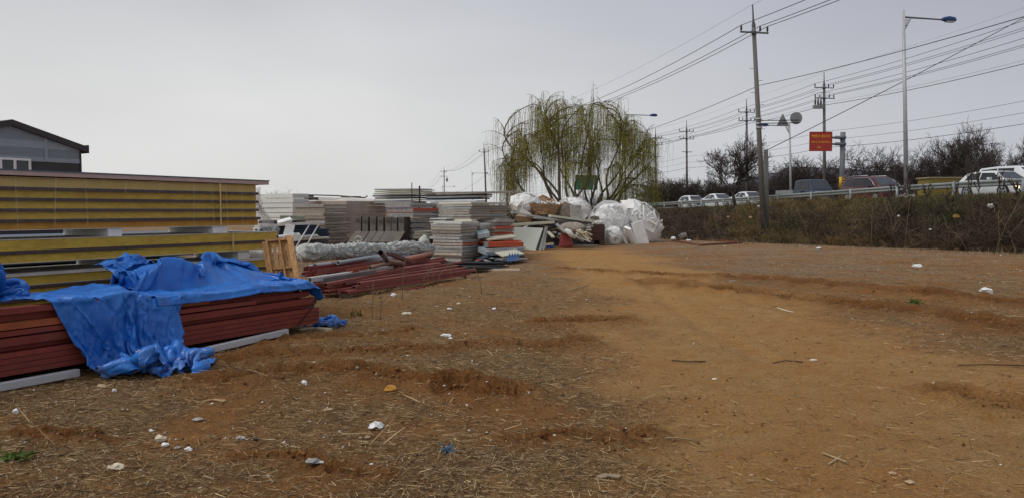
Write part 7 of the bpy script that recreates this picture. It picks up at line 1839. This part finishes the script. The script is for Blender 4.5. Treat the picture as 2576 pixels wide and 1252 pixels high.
def wavy(x, y, s):
    r = np.zeros_like(x); q = np.random.RandomState(s)
    for k in range(14):
        a = q.rand() * 6.28; f = q.uniform(1.0, 6); r += np.sin((x * math.cos(a) + y * math.sin(a)) * f + q.rand() * 6.28) / f ** .7
    return r / 3
def settle(init, flat, stay, frames, quality):
    """drop a sheet (grid of points in bundle coordinates, with its flat rest shape) over the bundle and let it come to rest"""
    nu, nv = init.shape[:2]; n = nu * nv
    sc = C; col = []
    def collider(x0, x1, y0, y1, z0, z1, fr=30):
        mb = MB(); mb.frame((x0, y0, z0), (x1 - x0, 0, 0), (0, y1 - y0, 0), (0, 0, z1 - z0))
        o = bpy.data.objects.new('drape_block', _mesh('drape_block', mb)); COL.objects.link(o); o.modifiers.new('c', 'COLLISION')
        o.collision.thickness_outer = .012; o.collision.cloth_friction = fr; o.collision.damping = .6; col.append(o)
    collider(-8, 8, -6, 6, -1, 0, 60); collider(-3, 3.83, -1.02, .005, .02, .575); collider(-3, 1.25, -1.0, .0, .5, .742); collider(1.2, 3.70, -1.0, -.02, .5, .645); collider(-5, 3, -3.2, -1.95, 0, 2)
    idx = np.arange(n).reshape(nu, nv)
    f = np.stack([idx[:-1, :-1], idx[1:, :-1], idx[1:, 1:], idx[:-1, 1:]], -1).reshape(-1, 4)
    me = np_mesh('sheet', init.reshape(-1, 3), f); o = bpy.data.objects.new('sheet', me); COL.objects.link(o)
    o.shape_key_add(name='Basis'); k = o.shape_key_add(name='rest'); k.data.foreach_set('co', flat.reshape(-1, 3).astype(np.float32).ravel()); k.value = 0
    vg = o.vertex_groups.new(name='held'); w = stay.ravel()
    for i in np.nonzero(w > .5)[0]: vg.add([int(i)], 1.0, 'REPLACE')
    m = o.modifiers.new('cloth', 'CLOTH'); st = m.settings
    st.quality = quality; st.mass = .25; st.tension_stiffness = 40; st.compression_stiffness = 40; st.shear_stiffness = 20; st.bending_stiffness = .06
    st.tension_damping = 8; st.compression_damping = 8; st.air_damping = 2.0; st.rest_shape_key = k
    if (w > .5).any(): st.vertex_group_mass = 'held'
    cs = m.collision_settings; cs.collision_quality = 3; cs.distance_min = .008; cs.use_self_collision = True; cs.self_distance_min = .008; cs.friction = 25; cs.self_friction = 15
    m.point_cache.frame_start = 1; m.point_cache.frame_end = frames; sc.frame_start = 1; sc.frame_end = frames
    for fr in range(1, frames + 1): sc.frame_set(fr)
    ev = o.evaluated_get(bpy.context.evaluated_depsgraph_get()); co = np.zeros(n * 3, dtype=np.float32); ev.data.vertices.foreach_get('co', co)
    for q in col + [o]:
        d = q.data; bpy.data.objects.remove(q); bpy.data.meshes.remove(d)
    sc.frame_set(1)
    return co.reshape(nu, nv, 3).astype(np.float64)
def sheet_grid(nu, nv, W, H):
    U, V = np.meshgrid(np.linspace(0, 1, nu), np.linspace(0, 1, nv), indexing='ij')
    return U, V, np.stack([U * W, V * H, 0 * U], -1)
def build_tarps():
    def refine(p, size, seed, k=3):
        # finer grid, then sharp creases pressed into the sheet
        nu, nv = p.shape[:2]; a = np.linspace(0, nu - 1, (nu - 1) * k + 1); b = np.linspace(0, nv - 1, (nv - 1) * k + 1)
        def up(q, t):
            # Catmull-Rom along the first axis
            n = q.shape[0]; i = np.clip(t.astype(int), 0, n - 2); f = (t - i)[:, None, None]
            g = lambda j: q[np.clip(j, 0, n - 1)]
            p0, p1, p2, p3 = g(i - 1), g(i), g(i + 1), g(i + 2)
            return .5 * (2 * p1 + (p2 - p0) * f + (2 * p0 - 5 * p1 + 4 * p2 - p3) * f ** 2 + (3 * p1 - p0 - 3 * p2 + p3) * f ** 3)
        p = up(p, a); p = up(p.transpose(1, 0, 2), b).transpose(1, 0, 2)
        n = np.cross(np.gradient(p, axis=0), np.gradient(p, axis=1)); n /= np.linalg.norm(n, axis=2, keepdims=True) + 1e-9
        U, V = np.meshgrid(np.linspace(0, size[0], p.shape[0]), np.linspace(0, size[1], p.shape[1]), indexing='ij')
        wu = U + .25 * fbm(U, V, 2.0, 3, seed + 5); wv = V + .25 * fbm(U, V, 2.0, 3, seed + 9); h = np.zeros_like(U)
        for fr, am in ((1.7, .040), (4.0, .016), (11.0, .006)):
            ang = seed * .7 + fr; xx = wu * math.cos(ang) - wv * math.sin(ang); yy = wu * math.sin(ang) + wv * math.cos(ang)
            h += am * (1 - np.abs(2 * vnoise(xx * fr, yy * fr, seed + int(fr)) - 1)) ** 2.2
        h *= np.clip(fbm(U, V, 1.1, 2, seed + 3) * 2.4 - .55, .12, 1)
        q = np.random.RandomState(seed)
        for k in range(90):                          # long straight creases
            cx, cy, an, ln = q.rand() * size[0], q.rand() * size[1], q.rand() * 6.283, q.uniform(.15, .6)
            al = (U - cx) * math.cos(an) + (V - cy) * math.sin(an); ac = -(U - cx) * math.sin(an) + (V - cy) * math.cos(an) + .10 * al ** 2 * q.randn()
            h += q.choice([-1, 1]) * q.uniform(.010, .030) * np.exp(-np.abs(ac) / q.uniform(.02, .05)) * np.exp(-(al / ln) ** 2)
        return p + n * (h - .02)[..., None] * np.where(p[..., 2:3] < .03, .3, 1) + np.array([0, 0, .006])
    def finish(p, lab, size=(2.5, 2.5), seed=1):
        p = refine(p, size, seed); nu, nv = p.shape[:2]; q = p.reshape(-1, 3)
        org = bp(float(q[:, 0].mean()), float(q[:, 1].mean()), 0.0)
        w = np.array(B0)[None] + q[:, 0:1] * np.array(ED)[None] + q[:, 1:2] * np.array(EN)[None]; w[:, 2] = q[:, 2]
        low = np.clip(1 - q[:, 2] / .15, 0, 1); w[:, 2] += low * height(w[:, 0], w[:, 1])
        w -= np.array(org)[None]
        i = np.arange(nu - 1)[:, None] * nv + np.arange(nv - 1)[None]; f = np.stack([i, i + nv, i + nv + 1, i + 1], -1).reshape(-1, 4)
        me = np_mesh('tarpaulin', w, f, TARP, None, False); o = bpy.data.objects.new('tarpaulin', me); COL.objects.link(o); o.location = org
        so = o.modifiers.new('thickness', 'SOLIDIFY'); so.thickness = .003; so.offset = 0
        tag(o, lab, 'tarpaulin', 'blue tarpaulins on the red bundle', 'thing')
    # hanging sheet, gathered into pleats
    W, H = 2.65, 2.9; U, V, flat = sheet_grid(56, 60, W, H)
    wid = np.interp(V, [0, .33, .45, .65, 1], [2.05, 1.85, 1.25, .88, 1.75])
    s = np.interp(V, [0, .35, .6, 1], [1.02, 1.06, 1.16, 1.34]) + (U - .5) * wid; n = -.95 + V * 2.25 + .10 * wavy(U * 2.2, V * 2.2, 2)
    npl = 4.0; amp = np.sqrt(np.maximum((W / wid) ** 2 - 1, 0)) * wid / (npl * 4)
    z = .755 + .09 * sstep(.1, .4, V) + amp * np.interp(V, [0, .1, .35, .6, 1], [0, .5, 1.0, 2.4, 2.4]) * np.abs(((U * npl + .5 * np.sin(V * 5 + U * 3) + .2) % 1) - .5) + .05 * sstep(.05, .3, V) * wavy(U * 3, V * 3, 1) + np.where(V > .66, (V - .66) * 1.1 * np.abs(np.sin(V * 13 + 1.2 * np.sin(U * 4))), 0)
    finish(settle(np.stack([s, n, z], -1), flat, V < .03, 62, 6), 'blue tarpaulin hanging over the front of the red bundle and bunched on the ground', (W, H), 11)
    # flat sheet over the far end, its spare half gathered into a roll at the back
    W, H = 2.75, 2.5; U, V, flat = sheet_grid(60, 50, W, H); vf = .36
    s = 1.50 + U * 2.57; b = V < 1 - vf
    n = np.where(b, -1.20 + .55 * (V / (1 - vf)) + .10 * np.sin(V * 40 + U * 6), -.65 + (V - 1 + vf) / vf * .735)
    z = np.where(b, .80 + .20 * np.abs(np.sin(V * 30 + 1.2 * np.sin(U * 7))) + .12 * wavy(U * 4, V * 3, 3) + .34 * sstep(.35, .75, U) * (1 - sstep(.85, 1.0, U)), .668 + .010 * wavy(U * 9, V * 8, 6) + .012 * np.abs(np.sin(U * 19 + 4 * V)))
    s = s + np.where(b, .10 * wavy(U * 3, V * 5, 4), 0)
    stay = (V > 1 - vf + .02) & (n < .0) & (s < 3.70) & (s > 1.62)
    finish(settle(np.stack([s, n, z], -1), flat, stay, 42, 6), 'blue tarpaulin drawn flat over the far end of the red bundle with a crumpled roll', (W, H), 23)
    # heap at the near left end
    U, V, flat = sheet_grid(40, 40, 2.7, 2.5)
    s = -1.15 + U * 1.66 + .06 * wavy(U * 3, V * 3, 3); n = -.92 + V * .78 + .06 * wavy(U * 3, V * 3, 4); z = .86 + .30 * np.abs(np.sin(V * 14 + U * 3)) + .20 * np.abs(np.sin(U * 13 + V * 2)) * sstep(0, .5, U)
    finish(settle(np.stack([s, n, z], -1), flat, (V < -.05), 45, 5), 'crumpled blue tarpaulin heap on the near left end of the bundle', (2.7, 2.5), 31)
    # scrap on the ground past the end
    U, V, flat = sheet_grid(20, 20, .95, .85)
    s = 3.90 + U * .50; n = -.36 + V * .42; z = .10 + .22 * np.abs(np.sin(V * 5 + U * 2)) * (1 - .7 * U) + .12 * np.abs(np.sin(U * 7))
    finish(settle(np.stack([s, n, z], -1), flat, V < -1, 40, 5), 'small crumpled blue tarpaulin scrap on the ground past the bundle end', (.95, .85), 43)
build_tarps()
# ------------------------------------------------------------------ litter lying about, weeds and small finds
def chunk(p, sx, sy, sz, seed, flat=.75):
    """irregular broken lump"""
    r = np.random.RandomState(seed); n, m = 9, 5; vs = [(p.x, p.y, p.z - sz * .25)]
    for j in range(1, m):
        ph = -math.pi / 2 + math.pi * j / m
        for i in range(n):
            th = 2 * math.pi * i / n; f = .7 + .55 * r.rand()
            vs.append((p.x + math.cos(th) * math.cos(ph) * sx * f, p.y + math.sin(th) * math.cos(ph) * sy * f, p.z + (math.sin(ph) * .5 + .35) * sz * (.75 + .5 * r.rand())))
    vs.append((p.x, p.y, p.z + sz * .8)); last = len(vs) - 1
    fs = [(0, 1 + (i + 1) % n, 1 + i) for i in range(n)]
    for j in range(m - 2): fs += [(1 + j * n + i, 1 + j * n + (i + 1) % n, 1 + (j + 1) * n + (i + 1) % n, 1 + (j + 1) * n + i) for i in range(n)]
    b = 1 + (m - 2) * n; fs += [(b + i, b + (i + 1) % n, last) for i in range(n)]
    return MB().add(vs, fs)
def build_litter():
    FO = EPSW; TAN = M('tan_scrap', (0.46, 0.33, 0.20), 0.9, 0.2, 8, 0, .4, 60); CRM = M('cream_scrap', (0.66, 0.58, 0.44), 0.85, 0.12, 8, 0, .4, 60, dirt=(0.45, 0.32, 0.2)); GRYS = M('grey_scrap', (0.42, 0.40, 0.37), 0.85, 0.2, 8)
    def put(px, y, w, h, m, label, kind='foam_scrap', cat='foam scrap', d=.8, grp=None):
        p = on_ground(px, y); s = p.y / FOC
        one(kind, chunk(p, w * s * .5, w * s * .5 * d, h * s, int(px * 7 + y)), m, label, cat, grp)
    put(40, 1040, 17, 17, FO, 'white foam chunk standing alone at the far left edge of the straw'); put(133, 1092, 13, 9, FO, 'small white foam lump left of its twin near the left edge'); put(149, 1096, 19, 11, FO, 'rounded white foam lump right of its twin near the left edge')
    put(403, 1110, 31, 22, CRM, 'cream wedge shaped foam scrap leaning in the straw at the lower left'); put(414, 1121, 20, 10, FO, 'white foam scrap tucked under the cream wedge'); put(474, 1133, 24, 12, FO, 'white foam scrap a step right of the cream wedge'); put(446, 1127, 18, 7, GRYS, 'greyish foam scrap between the cream wedge and a white scrap')
    put(289, 1180, 42, 16, CRM, 'peach coloured stone like scrap at the lower left', 'stone_scrap', 'scrap'); put(381, 1085, 14, 8, FO, 'white foam crumb left of the cream wedge and above it'); put(605, 1104, 24, 10, GRYS, 'pale grey foam scrap in the straw beside a black burnt bit'); put(642, 1107, 16, 10, BLACKST, 'black burnt bit beside a pale grey foam scrap', 'burnt_scrap', 'scrap')
    put(788, 1163, 40, 14, EPSG, 'large speckled grey white foam piece on the crack in the soil'); put(808, 1166, 14, 10, FO, 'white corner broken off the speckled foam piece'); put(826, 1032, 28, 8, TAN, 'tan curled paper scrap in the straw', 'paper_scrap', 'paper'); put(497, 1056, 30, 7, GRYS, 'long grey white foam sliver in the straw')
    put(766, 964, 17, 10, FO, 'white foam scrap at the left end of the churned rut'); put(549, 962, 22, 4, FO, 'thin white foam flake left of the churned rut'); put(288, 985, 13, 10, FO, 'white foam crumbs below the hanging tarpaulin'); put(258, 975, 26, 12, TAN, 'tan crumpled paper at the edge of the hanging tarpaulin', 'paper_scrap', 'paper')
    put(983, 982, 38, 16, M('sponge_orange', (0.46, 0.22, 0.04), 0.9, 0.15, 20, 0, .5, 80), 'ochre sponge like scrap sitting on the rut edge', 'sponge_scrap', 'scrap'); put(818, 816, 34, 18, CRM, 'cream and white foam lump at the far end of the red bundle'); put(838, 822, 20, 6, FO, 'white foam flake beside the lump at the far end of the bundle')
    put(1122, 846, 26, 9, FO, 'white foam scrap above the upper rut in the middle'); put(1133, 853, 12, 7, FO, 'tiny white foam lump just below the scrap above the upper rut'); put(1095, 774, 17, 7, FO, 'white foam scrap before the loose red tubes'); put(1024, 790, 26, 7, CRM, 'tan torn card left of the middle in front of the loose tubes', 'card_scrap', 'card'); put(990, 745, 14, 11, FO, 'white round foam lump on the ground right of the tarpaulin scrap')
    put(1130, 778, 14, 6, FO, 'small white foam bit right of the scrap before the loose tubes'); put(1154, 765, 12, 6, CRM, 'pale yellow foam bit right of the loose tubes'); put(1243, 778, 12, 6, FO, 'white foam bit by itself in the middle distance left of the path'); put(2306, 672, 26, 10, FO, 'white foam block on the dead grass before the bank'); put(2480, 734, 30, 14, FO, 'white foam block at the right among churned soil'); put(2492, 742, 14, 9, GRYS, 'grey stone beside the white block at the right', 'stone_scrap', 'stone')
    put(2060, 626, 14, 5, FO, 'white foam scrap before the bank left of the dark reeds'); put(1718, 601, 24, 18, FO, 'white foam chunk tipped up behind the red steel frame'); put(1694, 606, 14, 12, FO, 'white foam chunk at the left corner of the red steel frame'); put(1733, 607, 13, 6, FO, 'little white foam bit between the frame bars'); put(1797, 954, 15, 5, CRM, 'pale chip on the bare path', 'chip', 'chip'); put(2046, 907, 20, 6, CRM, 'pale folded leaf on the bare path at the right', 'paper_scrap', 'paper')
    put(1252, 1033, 10, 7, TAN, 'tan pebble at the edge of the path', 'pebble', 'pebble'); put(1275, 1000, 30, 6, RED2, 'rounded reddish stone on the orange soil', 'pebble', 'stone'); put(925, 1102, 18, 8, TAN, 'grey brown pebble under the white wrapper', 'pebble', 'stone'); put(2290, 1215, 26, 9, TAN, 'flat tan stone at the bottom of the path', 'pebble', 'stone'); put(2245, 1192, 22, 8, TAN, 'half buried stone near the bottom of the path', 'pebble', 'stone'); put(1890, 1195, 12, 5, TAN, 'tiny stone at the bottom middle of the path', 'pebble', 'stone')
    # crumpled wrapper
    p = on_ground(947, 1077); r = np.random.RandomState(3); s = p.y / FOC; mb = MB(); n = 9; vs = []
    for i in range(n):
        for j in range(n):
            u, v = i / (n - 1) - .5, j / (n - 1) - .5; q = max(0, 1 - (u * u + v * v) * 3.2)
            vs.append((p.x + u * 36 * s, p.y + v * 38 * s, p.z + .012 + q * .035 + r.rand() * .014))
    mb.add(vs, [(i * n + j, (i + 1) * n + j, (i + 1) * n + j + 1, i * n + j + 1) for i in range(n - 1) for j in range(n - 1)]); o = one('plastic_wrapper', mb, M('wrapper', (0.76, 0.74, 0.72), 0.35, 0.2, 30, dirt=(0.12, 0.12, 0.14), dirt_amt=.7, dscale=22), 'crumpled white wrapper with dark print in the foreground', 'wrapper'); so = o.modifiers.new('thickness', 'SOLIDIFY'); so.thickness = .002
    # tangle of blue cord
    p = on_ground(1129, 1141); rr = random.Random(2); mb = MB(); BC = M('blue_cord', (0.075, 0.15, 0.23), 0.8, 0.3, 20)
    for k in range(16):
        a = [Vector((rr.gauss(0, .022), rr.gauss(0, .022), abs(rr.gauss(.03, .016)))) for _ in range(4)]; mb.tube([p + q for q in a], .0035, 4, False)
    one('cord_tangle', mb, BC, 'knot of frayed blue cord lying on the soil in the foreground', 'cord')
    # long flat leaves, strings
    for (pts, w, m, lab, nm, cat) in ((((515, 1010), (540, 1007), (566, 1012)), .03, M('dry_leaf', (0.36, 0.25, 0.11), 0.8), 'long dry tan leaf lying in the straw', 'dry_leaf', 'leaf'), (((1956, 775), (1972, 780), (1985, 784), (1997, 786)), .03, CRM, 'frayed pale string lying across the path', 'string', 'string'),
                                       (((1505, 1205), (1530, 1198), (1560, 1203)), .05, M('grey_film', (0.28, 0.20, 0.12), 0.5, 0.2, 8), 'flattened grey brown plastic half trodden into the path', 'plastic_scrap', 'plastic scrap'), (((750, 830), (790, 827), (828, 830)), .10, CREAMW, 'short cream board on the ground by the far bundle end', 'board', 'board'), (((1835, 707), (1850, 706)), .05, M('mint_scrap', (0.35, 0.52, 0.45), 0.6), 'small mint green scrap on the path', 'plastic_scrap', 'plastic scrap')):
        P = [on_ground(*q) for q in pts]; mb = MB()
        for a, b_ in zip(P[:-1], P[1:]): mb.beam(a + EZ * .012, b_ + EZ * .012, w, .03 if nm == 'board' else .008)
        one(nm, mb, m, lab, cat)
    ST = M('stick', (0.20, 0.125, 0.065), 0.9, 0.25, 10); SD = M('dark_stick', (0.065, 0.045, 0.03), 0.9, 0.25, 10); SP = M('pale_stalk', (0.38, 0.285, 0.16), 0.85, 0.2, 10)
    for pts, r_, m, lab in ((((590, 926), (640, 940), (700, 957), (722, 950)), .010, ST, 'bent brown stick across the churned rut at the left'), (((1690, 908), (1730, 914), (1775, 911)), .007, SD, 'dark stick lying on the left part of the path'), (((2410, 920), (2480, 921), (2576, 921)), .006, SD, 'long dark stick at the right edge of the picture'), (((1620, 1108), (1700, 1107), (1755, 1112)), .006, SP, 'pale straw stalk lying on the path'), (((1945, 915), (1975, 911), (2020, 912)), .006, SD, 'thin dark twig on the path below the pale leaf'),
                            (((2070, 1143), (2130, 1170)), .007, SP, 'pale crossed stalk on the lower right path'), (((2085, 1170), (2120, 1152)), .006, SP, 'short pale stalk crossing the longer one'), (((1320, 955), (1296, 985)), .006, SP, 'leaning pale stalk on the orange soil'), (((1480, 717), (1432, 733)), .012, SP, 'long pale stalk in the middle distance by the path')):
        P = [on_ground(*q) for q in pts]; mb = MB(); mb.tube([q + EZ * (r_ + .006 + .01 * (i % 2)) for i, q in enumerate(P)], r_, 5); one('stick', mb, m, lab, 'stick')
    # nameless white bits
    rr = random.Random(77); k = 0
    base = MB(); proto = []
    for q in range(4): proto.append(_mesh('foam_scrap', chunk(Vector((0, 0, 0)), .03, .024, .022, 500 + q), Vector((0, 0, 0)), (FO, FO, CRM, FO)[q]))
    while k < 84:
        left = k < 44
        px = rr.uniform(10, 1500) if left else rr.uniform(1680, 2570); y = rr.uniform(760, 1240) if left else rr.uniform(618, 800)
        if not left: y = 618 + (rr.random() ** 1.7) * 170
        g_ = gr(px, y); x_ = np.array([g_.x]); y_ = np.array([g_.y]); p_, s_, r_ = masks(x_, y_); tt, _ = slope_t(x_, y_)
        if p_[0] > .3 or tt[0] > -.02 or (px < 850 and y < 1010 - .14 * px): continue
        p = on_ground(px, y); o = bpy.data.objects.new('foam_scrap', proto[rr.randrange(4)]); COL.objects.link(o); o.location = p; o.rotation_euler = (0, 0, rr.uniform(0, 6.3)); s = rr.uniform(.18, .55) * (.7 + .055 * p.y); o.scale = (s, s * rr.uniform(.6, 1), s * rr.uniform(.5, 1))
        tag(o, 'small white foam bit among the straw on the left half of the ground' if left else 'small white foam bit on the dead grass before the bank', 'foam scrap', 'white foam bits scattered on the ground', 'thing'); k += 1
    # frame of red angle steel on the ground
    fr = thing('angle_steel_rectangle', 'rectangular frame of rusty red angle steel lying before the bank', 'steel frame', on_ground(1770, 612)); cs = [on_ground(1690, 607), on_ground(1762, 619), on_ground(1866, 612.5), on_ground(1735, 601.5)]
    for i in range(4): mb = MB(); mb.beam(cs[i] + EZ * .05, cs[(i + 1) % 4] + EZ * .05, .07, .07); part('bar', mb, M('rust_bar', (0.16, 0.055, 0.035), 0.8, 0.25, 5), fr)
    # weeds
    GW = attr_mat('weed_leaf', .7)
    def weed(px, y, n, ln, label, upr=.5, col=((.035, .07, .012), (.12, .17, .03))):
        p = on_ground(px, y); r = thing('green_weed', label, 'weed', p); x = rs.randn(n) * ln * .5; yy = rs.randn(n) * ln * .4
        o = blades('leaves', x, yy, np.zeros(n), ln * (.5 + rs.rand(n)), np.full(n, ln * .11), rs.rand(n) * 6.283, rs.rand(n) * upr, .6 * np.ones(n), tint(n, *col, .2), GW, 'stuff', r)
    weed(40, 1152, 70, .075, 'low green leafy weed at the lower left edge'); weed(2300, 764, 90, .10, 'tuft of fresh green grass in the churned soil at the right', 1.3); weed(1532, 0 + 762, 12, .04, 'tiny green sprig at the path edge', 1.2) if False else None
    weed(896, 795, 16, .11, 'single green weed sprig standing in front of the bundle end', 1.4)
    # bare stems and reeds
    SAPM = M('dry_stem', (0.20, 0.15, 0.10), 0.9, 0.2, 8); REED = M('dry_reed', (0.24, 0.185, 0.115), 0.9, 0.15, 8)
    for k, (px, y, h, ln, nm) in enumerate(((1012, 752, .75, .05, 'dark bare weed stem before the middle of the loose tubes'), (1060, 724, .45, .35, 'bare stem leaning right before the loose tubes'), (1078, 722, .5, -.05, 'bare upright stem second from the right before the loose tubes'), (1090, 720, .5, .0, 'bare upright stem before the loose tubes nearest their right end'), (1098, 716, .55, .45, 'arched bare stem at the right of the loose tubes'), (1136, 712, .7, -.05, 'tall bare stem at the right end of the loose tubes'), (936, 800, .55, .02, 'slim bare stem standing in the straw left of the middle'), (956, 802, .4, .05, 'short bare stem beside the slim one in the straw'), (1212, 737, .5, -.2, 'dark hooked stem on the ground right of the loose tubes'))):
        p = on_ground(px, y); mb = MB(); mb.tube([p - EZ * .02, p + Vector((ln * .3 * h, 0, h * .4)), p + Vector((ln * h, .03, h * .8)), p + Vector((ln * h * 1.6, .05, h))], [.007, .006, .005, .003], 5); q = p + Vector((ln * .5 * h, 0, h * .5)); mb.tube([q, q + Vector((.10, 0, .14))], .004, 4); mb.tube([q + EZ * .1, q + Vector((-.08, 0, .22))], .003, 4)
        one('weed_stem', mb, SAPM, nm, 'dry stem')
    for k, (px, y, h, ln) in enumerate(((2042, 625, 2.0, -.45), (2080, 612, 1.2, .5), (2258, 628, 2.6, -.35), (2275, 628, 2.0, .12), (2500, 640, 2.4, .55), (2512, 642, 1.5, .0), (2440, 640, 1.1, -.9), (2190, 630, 1.6, .05), (1810, 600, 1.6, -.25), (1985, 605, 1.8, .1), (1935, 608, 1.4, -.3), (2560, 640, 1.6, -.6))):
        p = on_ground(px, y); mb = MB(); mb.tube([p - EZ * .05, p + Vector((ln * .35 * h, 0, h * .5)), p + Vector((ln * h * .9, .1, h))], [.007, .006, .003], 5); t = p + Vector((ln * h * .9, .1, h)); mb.tube([t - Vector((ln * .06, 0, .08)), t + Vector((.05, 0, .10))], [.012, .004], 5)
        one('reed', mb, REED, 'dry pale reed stalk at the foot of the bank, %s from the left' % ORD[sorted((2042, 2080, 2258, 2275, 2500, 2512, 2440, 2190, 1810, 1985, 1935, 2560)).index(px)], 'reed', 'reeds at the foot of the bank')
    # rags caught in the bank
    for px, y, Y, s, m, lab in ((2405, 549, 32, .35, M('ochre_rag', (0.30, 0.19, 0.05), 0.9), 'ochre rag caught in the brambles on the bank'), (2260, 545, 34, .14, FO, 'white scrap caught in the bank below the maroon minivan'), (1908, 520, 44, .16, FO, 'white scrap on the verge grass right of the leaning pole'), (1888, 549, 40, .22, TAN, 'pale tan stone in the bank left of the leaning pole'), (2492, 523, 31, .35, GRYS, 'grey plastic rag hanging in a sapling on the bank'), (1832, 547, 41, .16, TAN, 'dry seed head clump on the bank below the white saloons'), (2340, 579, 31.5, .14, FO, 'white paper scrap low on the bank')):
        p = at(px, y, Y); zz = hzs(p.x, p.y); 
        one('bank_scrap', chunk(p, s * .42, s * .25, s * .55, int(px)), m, lab, 'scrap')
    # white scrap on the tarpaulin
    p = bp(1.12, .27, .17); one('foam_scrap', chunk(p, .04, .035, .05, 9), FO, 'white foam scrap resting on the bunched blue tarpaulin', 'foam scrap')
build_litter()
